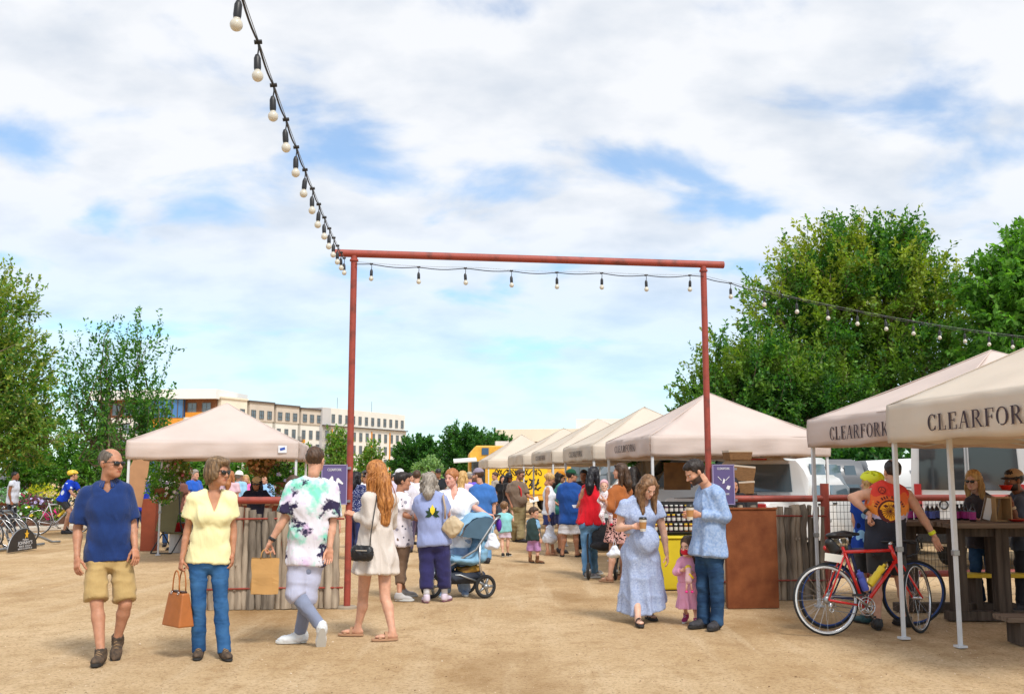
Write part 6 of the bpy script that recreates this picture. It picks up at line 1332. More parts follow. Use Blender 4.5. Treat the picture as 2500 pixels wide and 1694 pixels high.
P21, _ = px_person('woman in scarlet sleeveless top and flared jeans, back turned', dict(sex='f', H=1.70, yaw=150, skin='tan', girth=1.05, hd=(1450, 1158, 0, 145, 10), nb=(1441, 1186, 0), sh=[(1424, 1196, -.02), (1458, 1198, .06)], el=[(1414, 1230, .04), (1466, 1238, .06)], wr=[(1410, 1234, .24), (1474, 1222, .2)], hip=[(1428, 1278, 0), (1450, 1278, .04)], kn=[(1431, 1334, 0), (1447, 1334, .06)], ft=[(1437, 1410, 100, 0), (1448, 1402, 120, 0)],
    hair=('long', 'black', dict(len=.2, n=60)), shoe=('sneaker', mat('white_black_trainer', lin((190, 186, 186)), .7, c2=lin((50, 48, 50)), vscale=18), wsole), wear=[dict(k='pants', m=jean_l, len=1, r=(.09, .072, .088), name='jeans', low=.03), dict(k='top', m=red, hem=.03, sleeve=0, armless=True, loose=.02, neck='crew', flare=.03, nf=12, name='top')]))
rust = cloth('rust_blouse', (166, 96, 50), .1)
P23, B23 = px_person('woman in rust blouse and leopard skirt holding a baby', dict(sex='f', H=1.72, yaw=-120, skin='light', hd=(1514, 1150, 0, -105, 0), nb=(1513, 1188, 0), sh=[(1494, 1200, -.1), (1532, 1198, .12)], el=[(1490, 1240, -.22), (1526, 1240, .16)], wr=[(1478, 1222, -.2), (1486, 1232, .16)], hip=[(1500, 1288, -.04), (1522, 1288, .08)], kn=[(1494, 1354, -.06), (1520, 1354, .06)], ft=[(1489, 1420, -130, 0), (1518, 1414, -120, 0)], bare=True,
    hands=(('cup', (-1, .1, .2), (0, .5, 1)), ('cup', (-1, -.1, .2), (0, -.5, 1))), hair=('long', 'brown', dict(len=.16, n=50)), shoe=('sandal', slide, slide), wear=[dict(k='skirt', m=M_leo, hem=(-.02, 0, -.26), rise=.14, w=(.24, .2), nf=9, fa=.03), dict(k='top', m=rust, hem=-.04, sleeve=1.25, loose=.034, sr=.03, name='blouse')], extra=[sunglasses((.02, .02, .02), up=.085)]))
# baby on her arm
def baby():
    root_p = pix(1478, 1235, B23.root[1] - .12); r = thing('person', 'baby in pink knit hat and floral suit held by the woman in rust', 'baby', (root_p[0], root_p[1], 0)); q = lambda x, y, dd=0: pix(x, y, root_p[1] + dd) - np.array((root_p[0], root_p[1], 0))
    B = Body(); B.sex = 'k'; B.s = .36; B.lod = 1; B.hc = q(1475, 1186); B.hh = .165; B.RH = rotm(0, 0, R(-5)); hs = B.hh / .23; B.hs = hs; B.hpf = lambda p: B.hc + (np.asarray(p, float) * hs) @ B.RH.T; T = B.hpf
    S = SDF(.01); S.ecap(q(1480, 1240), q(1477, 1206), (.075, .065), (.07, .06), (1, 0, 0), .03); S.cap(q(1477, 1206), T((0, .02, -.08)), .035, .035, .02)
    for (a, b_, c) in (((1468, 1210), (1462, 1222), (1470, 1232)), ((1486, 1210), (1492, 1222), (1488, 1234))): S.cap(q(*a), q(*b_, -.04), .03, .026, .02); S.cap(q(*b_, -.04), q(*c, -.08), .025, .02, .02)
    for (a, b_, c) in (((1474, 1244), (1468, 1258, -.1), (1474, 1274, -.08)), ((1486, 1244), (1490, 1258, -.08), (1492, 1276, -.06))): S.cap(q(*a), q(*b_), .042, .034, .02); S.cap(q(*b_), q(*c), .034, .026, .02)
    V, Q = S.run(); hv, hq = canon('head', 'k', .0085); me = mesh_np('body', np.concatenate((V, T(hv))), np.concatenate((Q, hq + len(V))), [M_skin, M_bflo], mi=np.concatenate((np.ones(len(Q)), np.zeros(len(hq)))))
    a = me.color_attributes.new('Col', 'FLOAT_COLOR', 'POINT'); a.data.foreach_set('color', np.tile((*SK['fair'], 1), (len(me.vertices), 1)).ravel().astype(np.float32)); link('body', me, r)
    S = SDF(.009); S.ell(T((0, .02, .045)), np.array((.092, .11, .098)) * hs, B.RH, .01, [(T((0, -.03, .03)), unit(np.array((0, -.75, -.66)) @ B.RH.T))]); V, Q = S.run(); put(r, 'knit_hat', V, Q, cloth('pink_knit', (222, 170, 178)))
    for e in (-1, 1): m = MB(); m.ell(T((e * .03, -.08, -.003)), (.008, .008, .008)); m.build('eye', mat('eye_iris', (.03, .022, .015), .15), r, True)
    m = MB(); m.ell(q(1492, 1280, -.08), (.025, .045, .022)); m.build('shoe', cloth('red_bootie', (190, 30, 60)), r, True); m = MB(); m.ell(q(1474, 1278, -.1), (.025, .045, .022)); m.build('shoe', cloth('red_bootie', (190, 30, 60)), r, True)
baby()
# cyclists by the bottle table
def jersey_mat():
    m = bpy.data.materials.new('orange_jersey'); m.use_nodes = True; t = m.node_tree; b = t.nodes['Principled BSDF']; L = t.links.new; tcn = t.nodes.new('ShaderNodeTexCoord'); sp_ = t.nodes.new('ShaderNodeSeparateXYZ'); L(tcn.outputs['Object'], sp_.inputs[0])
    n = t.nodes.new('ShaderNodeTexNoise'); n.inputs['Scale'].default_value = 14; L(tcn.outputs['Object'], n.inputs['Vector']); ad = t.nodes.new('ShaderNodeMath'); ad.operation = 'MULTIPLY_ADD'; L(n.outputs[0], ad.inputs[0]); ad.inputs[1].default_value = .16; L(sp_.outputs[2], ad.inputs[2])
    r = t.nodes.new('ShaderNodeValToRGB'); mr_ = t.nodes.new('ShaderNodeMapRange'); L(ad.outputs[0], mr_.inputs[0]); mr_.inputs[1].default_value = .9; mr_.inputs[2].default_value = 1.55; L(mr_.outputs[0], r.inputs[0]); cr = r.color_ramp; cr.interpolation = 'CONSTANT'
    stops = ((0, (22, 24, 40)), (.43, (22, 24, 40)), (.47, (196, 186, 214)), (.55, (236, 140, 50)), (.7, (232, 104, 40)), (.84, (220, 56, 38)))
    cr.elements[0].position = 0; cr.elements[0].color = (*lin(stops[0][1]), 1); cr.elements[1].position = stops[1][0]; cr.elements[1].color = (*lin(stops[1][1]), 1)
    for p, c in stops[2:]: e = cr.elements.new(p); e.color = (*lin(c), 1)
    L(r.outputs[0], b.inputs['Base Color']); b.inputs['Roughness'].default_value = .7; return m
M_jersey = jersey_mat(); lycra = mat('black_lycra', (.014, .014, .017), .55, var=.2, sheen=.2); neon = mat('neon_yellow', lin((226, 232, 30)), .45)
cyc_shoe = ('shoe', mat('black_cycling_shoe', (.02, .02, .022), .45), sole_d, sole_d)
P8, B8 = px_person('man in orange sleeveless cycling jersey, back turned, beside the red bicycle', dict(sex='m', H=1.78, yaw=178, skin='light', girth=1.14, arm=1.1, hd=(2178, 1150, -.02, 182, -4), nb=(2168, 1184, 0), sh=[(2118, 1200, 0), (2216, 1202, 0)], el=[(2079, 1214, .04), (2248, 1256, -.02)], wr=[(2124, 1256, -.1), (2282, 1310, -.04)],
    hip=[(2138, 1336, 0), (2182, 1336, .04)], kn=[(2140, 1425, .0), (2200, 1425, .06)], ft=[(2143, 1535, 170, 0), (2212, 1528, 195, 0)], hands=(('grip', (-.2, -.2, -1), (1, 0, 0)), ('relaxed', (.3, 0, -1), (0, -1, 0))), hair=('bald', 'dark'), shoe=cyc_shoe,
    wear=[dict(k='pants', m=lycra, len=.72, r=(.088, .074, 0), name='cycling_shorts', wr=.003), dict(k='top', m=M_jersey, hem=.06, sleeve=0, armless=True, loose=.014, wr=.005)], extra=[band(1, neon, w=.018, r=.038, pos=.1), band(0, M_black, pos=.1)]))
M_bjer = print_mat('blue_white_jersey', (34, 66, 150), ((7, .34, (150, 196, 230)), (5, .2, (20, 30, 70))))
P9, B9 = px_person('cyclist in neon yellow helmet and blue jersey behind the orange jersey', dict(sex='f', H=1.66, yaw=200, skin='light', hd=(2124, 1180, .05, 215, -2), sh=[(2090, 1222, 0), (2148, 1222, 0)], el=[(2086, 1268, 0), (2152, 1268, 0)], wr=[(2096, 1310, .1), (2150, 1312, .1)], hip=[(2100, 1338, 0), (2136, 1338, 0)], kn=[(2104, 1420, 0), (2136, 1420, 0)], ft=[(2112, 1520, 200, 0), (2140, 1520, 180, 0)],
    hair=('long', 'blonde', dict(len=.2, n=40)), shoe=('shoe', mat('teal_cycling_shoe', lin((36, 78, 84)), .5), sole_d, sole_d), wear=[dict(k='pants', m=lycra, len=.72, r=(.086, .072, 0), name='cycling_shorts', wr=.003), dict(k='top', m=M_bjer, hem=.06, sleeve=.6, loose=.012)], extra=[helmet(neon, M_black)]))
P10, _ = px_person('blonde woman in dark sunglasses and charcoal tee behind the bottle table', dict(sex='f', H=1.67, yaw=-35, skin='fair', lod=0, hd=(2376, 1172, 0, -48, 8), nb=(2394, 1208, .04), sh=[(2366, 1222, 0), (2424, 1224, .1)], el=[(2362, 1266, .02), (2430, 1268, .08)], wr=[(2392, 1270, -.16), (2402, 1274, -.12)], hip=[(2384, 1330, .02), (2418, 1330, .06)], kn=[(2382, 1400, -.06), (2420, 1400, 0)], ft=[(2398, 1486, -40, 0), (2436, 1488, -20, 0)],
    hair=('long', 'blonde', dict(len=.22, n=60)), shoe=('flat', slide, slide), wear=[dict(k='pants', m=jean_d, len=1, r=(.086, .064, .054), name='jeans', low=-.02), tee('charcoal', (66, 62, 68), sleeve=.7)], extra=[sunglasses()]))
P11, B11 = px_person('bearded man in tan cap eating from a red bowl at the right edge', dict(sex='m', H=1.78, yaw=-70, skin='brown', lod=0, beard=.9, eyes=True, hd=(2474, 1172, 0, -82, 4), nb=(2496, 1204, .02), sh=[(2488, 1224, -.16), (2516, 1222, .16)], el=[(2490, 1280, -.22), (2506, 1280, .2)], wr=[(2470, 1234, -.22), (2466, 1240, .1)], hip=[(2496, 1336, -.06), (2514, 1336, .08)], kn=[(2494, 1406, -.06), (2514, 1406, .08)], ft=[(2494, 1492, -70, 0), (2516, 1484, -70, 0)],
    hands=(('cup', (-.6, -.1, .8), (0, .6, .6)), ('cup', (-.8, 0, .6), (0, -.6, .6))), hair=('short', 'dark'), shoe=sh_d, wear=[pants('charcoal_trouser', (50, 50, 56)), tee('slate_tee', (78, 84, 98), sleeve=.75)], extra=[cap_hat(cloth('tan_trucker', (172, 142, 108)), cloth('dark_brim', (70, 58, 54))), band(0, mat('wood_watch', lin((214, 188, 150)), .5), r=.038)]))
# ------------------------------------------------------------------ the crowd further back
def crowd(label, x, d, H, yaw, sex, hair, top, bottom, skin='light', hyaw=None, arms=('down', 'down'), extra=(), shoe=None, girth=1.05, sl=.6, group=None, blen=1, nod=6, dress=None, seed=0, lod=None):
    sp = dict(sex=sex, skin=skin, girth=girth, hair=hair, shoe=shoe or sh_d, extra=list(extra)); w = []
    if lod is not None: sp['lod'] = lod
    if blen == 1: w.append(pants('c%s' % '_'.join(map(str, bottom)), bottom, wr=.006))
    else: w.append(pants('c%s' % '_'.join(map(str, bottom)), bottom, len=blen, r=(.098, .108, 0), name='shorts'))
    w.append(dict(k='top', m=top if not isinstance(top, tuple) else cloth('c%s' % '_'.join(map(str, top)), top), hem=.07, sleeve=sl, loose=.022, sr=.012)); sp['wear'] = w
    return std_person(label, gp(x, d), H, yaw, sp, hyaw, dict(arms=arms, nod=nod), seed)
wcap = cloth('white_cap', (226, 226, 232)); W_ = (226, 226, 230)
crowd('person in white cap and lilac top behind the folded-arms woman', 976, 22, 1.73, -150, 'm', ('crop', 'dark'), (206, 196, 214), (70, 70, 90), extra=[cap_hat(wcap)], hyaw=-120)
crowd('woman in navy dotted outfit behind the left gate post', 872, 19.5, 1.66, 150, 'f', ('shoulder', 'black', dict(len=.1)), M_navdot, (46, 54, 98), arms=('down', 'hold'))
crowd('woman in white cap and sunglasses facing the camera beside the gate post', 893, 22.5, 1.70, 10, 'f', ('shoulder', 'blonde', dict(len=.1)), W_, (60, 60, 80), extra=[cap_hat(cloth('black_white_cap', (60, 62, 66))), sunglasses()], arms=('hold', 'hold'))
crowd('person in pale pink shirt between the auburn haired woman and the capri woman', 1003, 24, 1.66, 40, 'f', ('tied', 'dark'), (222, 196, 216), (90, 60, 90))
crowd('man in white shirt seen from behind left of the corn print woman', 1018, 21.5, 1.70, 175, 'm', ('short', 'brown'), (222, 220, 232), (80, 70, 100), sl=.8)
crowd('man in black cap and black tee beyond the corn print woman', 1070, 30, 1.80, 20, 'm', ('crop', 'dark'), (34, 38, 44), (60, 60, 70), extra=[cap_hat(M_black)], skin='tan')
crowd('man with bare head next to the black cap in the crowd', 1058, 33, 1.76, -30, 'm', ('crop', 'lbrown'), (180, 150, 130), (80, 80, 90), skin='pink')
crowd('woman with long blonde hair behind the white V-neck woman', 1130, 20.5, 1.68, 165, 'f', ('long', 'blonde', dict(len=.24)), (214, 190, 206), (110, 120, 150))
crowd('person in violet tee left of the royal blue tee man', 1147, 25, 1.68, -160, 'm', ('crop', 'grey'), (108, 84, 196), (70, 72, 92), extra=[cap_hat(cloth('khaki_cap', (170, 160, 140)))])
crowd('woman with dark hair in plum print among the far crowd', 1011, 28, 1.60, 160, 'f', ('shoulder', 'dark'), (92, 46, 88), (50, 40, 60))
for i, (x, d, H, t, hc, lab) in enumerate(((940, 34, 1.72, (190, 80, 80), 'brown', 'shopper in faded red far behind the long haired woman'), (958, 36, 1.66, (90, 110, 150), 'dark', 'shopper in dull blue far behind the long haired woman'), (1090, 36, 1.70, (200, 200, 190), 'dark', 'shopper in off-white far behind the white V-neck woman'), (1112, 40, 1.7, (70, 70, 80), 'black', 'shopper in charcoal far behind the white V-neck woman'), (1212, 33, 1.72, (180, 170, 160), 'brown', 'shopper in beige right of the royal blue tee man'), (1228, 31, 1.62, (30, 30, 34), 'black', 'shopper in black by the yellow truck panel'), (1035, 42, 1.72, (150, 120, 150), 'grey', 'grey haired shopper in mauve in the far crowd'))):
    crowd(lab, x, d, H, (i * 73) % 360, 'f' if i % 2 else 'm', ('shoulder' if i % 2 else 'short', hc), t, (80, 84, 100), seed=i)
crowd('person in black wide hat before the yellow truck', 1240, 27.5, 1.66, 60, 'f', ('long', 'black', dict(len=.1)), (40, 36, 38), (50, 48, 52), skin='brown', extra=[brim_hat(M_black, .15)], arms=('hold', 'hold'))
crowd('person in mustard cap and teal top beside the white tank woman', 1364, 21.3, 1.68, 90, 'f', ('shoulder', 'dark'), (70, 150, 140), (60, 70, 120), skin='tan', extra=[cap_hat(cloth('mustard_cap', (190, 122, 30)))], blen=.6, nod=20)
crowd('dark clothed vendor under the canopy behind the navy shirt man', 1425, 22.5, 1.72, -20, 'm', ('short', 'black'), (34, 34, 40), (30, 30, 36), skin='brown')
crowd('dark haired woman in black standing behind the rust blouse woman', 1548, 16.6, 1.72, 170, 'f', ('long', 'dark', dict(len=.2)), (28, 26, 30), (30, 30, 36), skin='light')
crowd('vendor in black behind the jars beside the right purple sign', 1782, 15.4, 1.55, 10, 'f', ('long', 'black', dict(len=.2)), (24, 22, 26), (30, 30, 36), skin='tan')
# under the left canopy
crowd('vendor in tan cap and black apron under the left canopy', 632, 18.8, 1.56, 5, 'f', ('shoulder', 'black'), (26, 24, 40), (40, 40, 50), skin='brown', extra=[cap_hat(cloth('tan_cap', (196, 166, 120))), sunglasses()], arms=('hip', 'hip'), lod=1)
crowd('man in bright blue tee eating under the left canopy', 478, 24.5, 1.74, 70, 'm', ('short', 'grey'), (38, 92, 190), (50, 60, 90), arms=('hold', 'hold'), lod=1)
crowd('man in white cowboy hat and sky blue shirt under the left canopy', 588, 25.5, 1.70, 150, 'm', ('short', 'grey'), (150, 196, 226), (200, 204, 216), extra=[brim_hat(cloth('straw_white', (236, 232, 220)), .19)], sl=1.9, lod=1)
crowd('woman with dark red hair behind the yellow tee woman', 566, 23.5, 1.70, 170, 'f', ('long', 'red', dict(len=.2)), (214, 180, 190), (120, 60, 60), lod=1)
crowd('person in hot pink top under the left canopy', 606, 27, 1.62, 20, 'f', ('shoulder', 'blonde'), (224, 110, 176), (80, 80, 110))
crowd('person in pale blue shirt at the right end of the flower stall', 655, 26.5, 1.64, -20, 'm', ('short', 'brown'), (150, 190, 236), (40, 46, 70), sl=1.9)
crowd('brown haired woman behind the tie-dye man', 716, 17.8, 1.58, 100, 'f', ('bob', 'brown'), (120, 90, 80), (60, 50, 60), nod=24, lod=1)
crowd('dark haired woman hidden beside the left purple sign', 800, 14.8, 1.66, 30, 'f', ('bob', 'dark'), (150, 110, 110), (60, 60, 80), extra=[sunglasses()], lod=1)
crowd('person in royal blue hoodie behind the cardboard sign', 352, 22.6, 1.70, 160, 'm', ('short', 'dark'), (34, 50, 160), (44, 62, 110), sl=1.9)
crowd('person in light shirt and jeans behind the white flower basket', 428, 23.4, 1.74, 20, 'm', ('short', 'lbrown'), (216, 214, 208), (52, 84, 130))
crowd('person in black trousers and brown top behind the hanging basket', 447, 22.2, 1.68, -30, 'f', ('shoulder', 'dark'), (120, 80, 70), (24, 24, 28))
crowd('man in grey sleeveless tee walking beyond the flower planters', 44, 29, 1.72, 95, 'm', ('crop', 'black'), (196, 200, 212), (30, 32, 40), skin='brown', sl=.3)
# ------------------------------------------------------------------ things people hold or wear on a strap
def wr_w(B, e): return B.root + B.wr[e]
def hand_c(B, e, k=.09): return B.root + B.wr[e] + B.hand[e][1] * k * B.s
M_tan = mat('tan_leather', lin((168, 98, 44)), .45, var=.1, vscale=14, bump=.1, bscale=90); M_kraft = mat('kraft_paper', lin((186, 142, 86)), .85, var=.08, vscale=9, bump=.15, bscale=14)
def loop_handle(off, p, w, h, ax, m, root, r=.006, name='handle'):
    P = [p + ax * (w * math.cos(a)) + Z * (h * math.sin(a) ** .8 if math.sin(a) > 0 else 0) for a in np.linspace(math.pi, 0, 13)]; return MB(off).tube(P, r, 7).build(name, m, root, True)
c = hand_c(B2, 0, .085); t = c - Z * .2; hb = thing('handbag', 'structured tan leather handbag held by the yellow tee woman', 'handbag', t - Z * .29); o = t - Z * .29; ax = unit(np.array((.72, -.69, 0))); pr = np.cross(ax, Z)
b = MB(o); bot, top_ = .155, .125
b.add([t - Z * .285 + ax * sx * bot + pr * sy * .075 for sx in (-1, 1) for sy in (-1, 1)] + [t + ax * sx * top_ + pr * sy * .035 for sx in (-1, 1) for sy in (-1, 1)], [(0, 1, 3, 2), (4, 6, 7, 5), (0, 4, 5, 1), (2, 3, 7, 6), (0, 2, 6, 4), (1, 5, 7, 3)]); b.build('bag_body', M_tan, hb, bevel=.012)
for s in (-1, 1): loop_handle(o, t + pr * s * .03, .06, .19, ax, M_tan, hb)
b = MB(o); b.box(t + Z * .005, (.2, .05, .02), np.stack((ax, pr, Z), 1)); b.build('zip_flap', mat('dark_leather', lin((60, 36, 26)), .5), hb, bevel=.004)
for s in (-1, 1): b = MB(o); b.torus(t + ax * s * .06 + pr * .04, pr, .013, .003, 12, 5); b.build('ring', M_chrome, hb, True)
# kraft bag of the tie-dye man
c = hand_c(B3, 0, .085); t = c - Z * .07; o = t - Z * .33; kb = thing('paper_bag', 'crumpled brown paper carrier bag held by the tie-dye man', 'paper bag', o); ax = unit(np.array((.96, .28, 0))); pr = np.cross(ax, Z); V = []; Q = []; n = 12; k = 9
ring = [(x, y) for x, y in [(-1 + 2 * i / 4, -1) for i in range(5)] + [(1, -1 + 2 * i / 2) for i in (1, 2)] + [(1 - 2 * i / 4, 1) for i in range(1, 5)] + [(-1, 0)]]; n = len(ring)
for i in range(k + 1):
    z = -.33 + .33 * i / k
    for (x, y) in ring: V.append(t + Z * z + ax * x * .125 * (1 + .03 * math.sin(i)) + pr * y * (.055 - .02 * i / k) * (.75 if abs(x) == 1 and y == 0 else 1))
V = np.array(V); V = V + .016 * (np.stack([vnoise(V * 11, s_) for s_ in (1, 2, 3)], 1) - .5); Q = [(i * n + j, i * n + (j + 1) % n, (i + 1) * n + (j + 1) % n, (i + 1) * n + j) for i in range(k) for j in range(n)]
b = MB(o); b.add(V, Q + [tuple(range(n))[::-1]]); b.build('bag_body', M_kraft, kb, bevel=None)
for s in (-1, 1): loop_handle(o, t + pr * s * .03 - Z * .01, .045, .09, ax, M_kraft, kb, .004)
# crossbody bag
c = pix(884, 1350, B4.root[1] - .2); o = c - Z * .08; cb = thing('crossbody_bag', 'small black quilted crossbody bag at the long haired woman\'s hip', 'bag', o); S = SDF(.009); ax = unit((.95, -.3, 0)); S.ecap(c - ax * .075, c + ax * .075, (.075, .045), (.075, .045), Z, .02); V, Q = S.run(); put(cb, 'bag_body', wrinkle(V, Q, .003, 40, 40) - o, Q, mat('black_leather', (.013, .013, .015), .4, bump=.2, bscale=60))
MB(o).tube([c + ax * .08 + Z * .04, pix(906, 1300, B4.root[1] - .24), pix(914, 1250, B4.root[1] - .2), pix(920, 1214, B4.root[1] - .1), pix(918, 1199, B4.root[1] + .02)], .006, 6).build('strap', M_black, cb, True)
MB(o).box(c + np.array((0, -.05, .03)), (.12, .006, .01), np.stack((ax, np.cross(Z, ax), Z), 1)).build('zip', M_chrome, cb)
# phone / white cup of the long haired woman
c = hand_c(B4, 0, .08); ph = MB(c); ph.box(c + Z * .02, (.075, .012, .15), (0, R(65), R(20))); tag(ph.build('phone', mat('white_phone', (.7, .7, .74), .3), None, bevel=.006), 'pale phone held up by the long haired woman', 'phone'); col.objects[-1].location = tuple(c) if False else (0, 0, 0)
# coffee cups
M_sleeve = mat('cardboard_sleeve', lin((176, 128, 78)), .9, var=.08); M_cupw = mat('paper_cup', (.72, .68, .6), .7); M_lid = mat('black_lid', (.012, .012, .013), .35)
def coffee(label, p, lid=True):
    o = p - Z * .07; r = thing('coffee_cup', label, 'cup', o); b = MB(); b.lathe([(.028, 0), (.03, .004), (.041, .125), (.043, .13)], n=20); b.build('cup', M_cupw, r, auto=R(50)); b = MB(); b.lathe([(.0335, .03), (.0405, .1), (.041, .1), (.034, .03)], n=20); b.build('sleeve', M_sleeve, r, auto=R(50)); b = MB(); b.lathe([(.045, .128), (.046, .136), (.041, .14), (.038, .152), (.034, .152)], n=20); b.build('lid', M_lid if lid else M_cupw, r, auto=R(50)); return r
coffee('coffee cup with black lid in the pregnant woman\'s hand', hand_c(B5, 0, .085) + np.array((.02, -.035, .02))); coffee('coffee cup with black lid in the bearded man\'s hand', hand_c(B7, 1, .085) + np.array((-.01, -.03, .015)))
# doll
c = hand_c(B6, 0, .06) + np.array((.03, -.06, -.05)); o = c - Z * .2; dl = thing('doll', 'cloth doll in pink held by the small girl', 'doll', o); S = SDF(.006); S.ell(c + Z * .06, (.032, .03, .035)); S.cap(c + Z * .03, c - Z * .05, .03, .04, .01); V, Q = S.run(); put(dl, 'body', V - o, Q, cloth('doll_cloth', (226, 184, 190)))
for s in (-1, 1): MB(o).tube([c - Z * .05 + (s * .018, 0, 0), c - Z * .16 + (s * .03, -.01, 0)], .011, 7).build('leg', mat('doll_skin', SK['fair'], .7), dl, True); MB(o).ell(c - Z * .17 + (s * .03, -.02, 0), (.016, .026, .014)).build('shoe', mat('hot_pink', lin((220, 40, 130)), .5), dl, True)
MB(o).ell(c + Z * .075 + (0, .01, 0), (.036, .034, .034)).build('hair', mat('doll_yellow', lin((226, 190, 60)), .7), dl, True)
MB(o).tube([c + (.0, -.03, .02), c + (.045, -.03, -.03)], .012, 7).build('ribbon', mat('yellow_ribbon', lin((240, 200, 40)), .6), dl, True)
# face mask
T = B6.hpf; S = SDF(.007); S.ell(T((0, -.035, -.055)), np.array((.066, .085, .05)) * B6.hs, B6.RH, .01, [(T((0, -.035, 0)), unit(np.array((0, .9, 0)) @ B6.RH.T)), (T((0, -.1, -.012)), unit(np.array((0, .25, 1)) @ B6.RH.T))]); V, Q = S.run(); put(B6.rootobj, 'face_mask', V, Q, cloth('red_mask', (200, 34, 52)))
# corn print and jersey print follow the cloth
def decal(root, shirt, shapes, centre, right, up, into, name, mats_, lift=.004):
    tree_ = bvh_of(shirt); out_ = []
    for i, (poly, m) in enumerate(shapes):
        b = MB(); V = []; P = np.array(poly); c0 = P.mean(0); ring = [c0] + [c0 + (p - c0) * q for q in (.5, 1) for p in P]; n = len(P)
        for (x, y) in ring:
            o_ = centre + right * x + up * y - into * .4; h = tree_.ray_cast(Vector(o_), Vector(into)); p = np.array(h[0]) if h[0] is not None else centre + right * x + up * y; V.append(p - into * (lift + .0006 * i))
        f = [(0, 1 + j, 1 + (j + 1) % n) for j in range(n)] + [(1 + j, 1 + n + j, 1 + n + (j + 1) % n, 1 + (j + 1) % n) for j in range(n)]
        b.add(V, f); out_.append(b.build(name, m, root))
    return out_
def leafp(a, L, w, ox=0, oy=0): d = np.array((math.cos(a), math.sin(a))); s = np.array((-d[1], d[0])); return [tuple(np.array((ox, oy)) + d * L * t + s * w * math.sin(math.pi * t) ** .8) for t in (0, .3, .6, 1)] + [tuple(np.array((ox, oy)) + d * L * t - s * w * math.sin(math.pi * t) ** .8) for t in (.6, .3)]
def shirt_of(r, nm='shirt'): return [x for x in r.children if x.name.split('.')[0] == nm][0]
m_y = mat('print_yellow', lin((240, 206, 50)), .8); m_g = mat('print_green', lin((34, 62, 40)), .8)
bk = -B13.f; ctr = lerp(B13.pc, B13.nb, .6); sh = shirt_of(P13); rt = -B13.lat if False else np.array((1.0, 0, 0))
decal(P13, sh, [(leafp(R(a), .1, .022, 0, -.02), m_g) for a in (25, 60, 120, 155, -20, 200)] + [(leafp(R(90), .13, .032, 0, -.03), m_y)], ctr + bk * .1, rt, Z, B13.f, 'corn_print', None)
sh = shirt_of(P8); ctr = lerp(B8.pc, B8.nb, .6); m_dk = mat('print_maroon', lin((90, 30, 30)), .8); m_or = mat('print_amber', lin((244, 170, 40)), .8)
circ = lambda r, cx=0, cy=0, n=20, a0=0, a1=6.2832: [(cx + r * math.cos(a0 + (a1 - a0) * i / n), cy + r * math.sin(a0 + (a1 - a0) * i / n)) for i in range(n)]
shapes = [(circ(.118, 0, -.02), m_dk), (circ(.1, 0, -.02), m_or)] + [(leafp(a, .095, .003, 0, -.02), m_dk) for a in np.arange(18) * math.pi / 9] + [(circ(.014, 0, -.02, 10), m_dk), (circ(.036, -.06, .2), m_dk), (circ(.028, -.06, .2), mat('print_red', lin((214, 70, 40)), .8))] + [(leafp(a, .028, .004, -.06, .2), m_dk) for a in (R(90), R(210), R(330))]
for i, a in enumerate(np.linspace(R(160), R(20), 15)):
    if i in (3, 7): continue
    d = np.array((math.cos(a), math.sin(a))); s = np.array((-d[1], d[0])); c2 = d * .148 + (0, -.02); shapes.append(([tuple(c2 + s * .007 + d * .014), tuple(c2 - s * .007 + d * .014), tuple(c2 - s * .007 - d * .014), tuple(c2 + s * .007 - d * .014)], m_dk))
decal(P8, sh, shapes, ctr - B8.f * .1 - np.array((.02, 0, 0)), np.array((1.0, 0, 0)), Z, B8.f, 'jersey_print', None)
# shoulder bag of the corn print woman
c = pix(1104, 1286, B13.root[1] - .12); o = c - Z * .13; sb = thing('shoulder_bag', 'beige shoulder bag hanging on the corn print woman\'s right', 'bag', o); S = SDF(.012); S.ecap(c - (.04, 0, -.05), c + (.05, 0, -.04), (.12, .05), (.13, .055), Z, .02); V, Q = S.run(); put(sb, 'bag_body', wrinkle(V, Q, .006, 14, 14) - o, Q, mat('beige_leather', lin((190, 170, 138)), .6, var=.08))
MB(o).tube([c + (-.09, -.03, .1), pix(1087, 1240, B13.root[1] - .16), pix(1082, 1214, B13.root[1] - .1), pix(1082, 1204, B13.root[1] + .02)], .014, 6).build('strap', mat('taupe_strap', lin((170, 150, 130)), .7), sb, True)
# white carrier bags
def carrier(label, top, h=.34, w=.13, rgb=(214, 218, 230)):
    o = top - Z * (h + .1); r = thing('carrier_bag', label, 'plastic bag', o); S = SDF(.014); S.ecap(top - Z * (.1 + h * .75), top - Z * .12, (w, w * .6), (w * .55, w * .3), (1, 0, 0), .03); S.ell(top - Z * (.1 + h * .72), (w * 1.05, w * .75, h * .26), k=.04); V, Q = S.run(); put(r, 'bag_body', wrinkle(V, Q, .009, 16, 12) - o, Q, mat('thin_white_plastic', lin(rgb), .45, var=.05)); MB(o).tube([top - Z * .14 + (-.03, 0, 0), top, top - Z * .14 + (.03, 0, 0)], .008, 6).build('handle', mat('thin_white_plastic', lin(rgb), .45), r, True); return r
B19 = r_B[P19.name]; carrier('white plastic carrier bag held by the white tank woman', hand_c(B19, 0, .08), .36)
carrier('white cloth bag hanging by the leopard skirt', pix(1500, 1315, 15.0), .16, .09)
c = pix(1202, 1306, 13.1); carrier('white bag with black spots hanging from the stroller handle', c + Z * .12, .2, .08)
c = hand_c(r_B[P18.name], 1, .1); b = MB(); b.box(c, (.22, .3, .006), (R(20), R(-12), 0)); tag(b.build('paper_sheet', mat('paper', (.72, .7, .64), .8)), 'sheet of paper held by the man with red suspenders', 'paper')
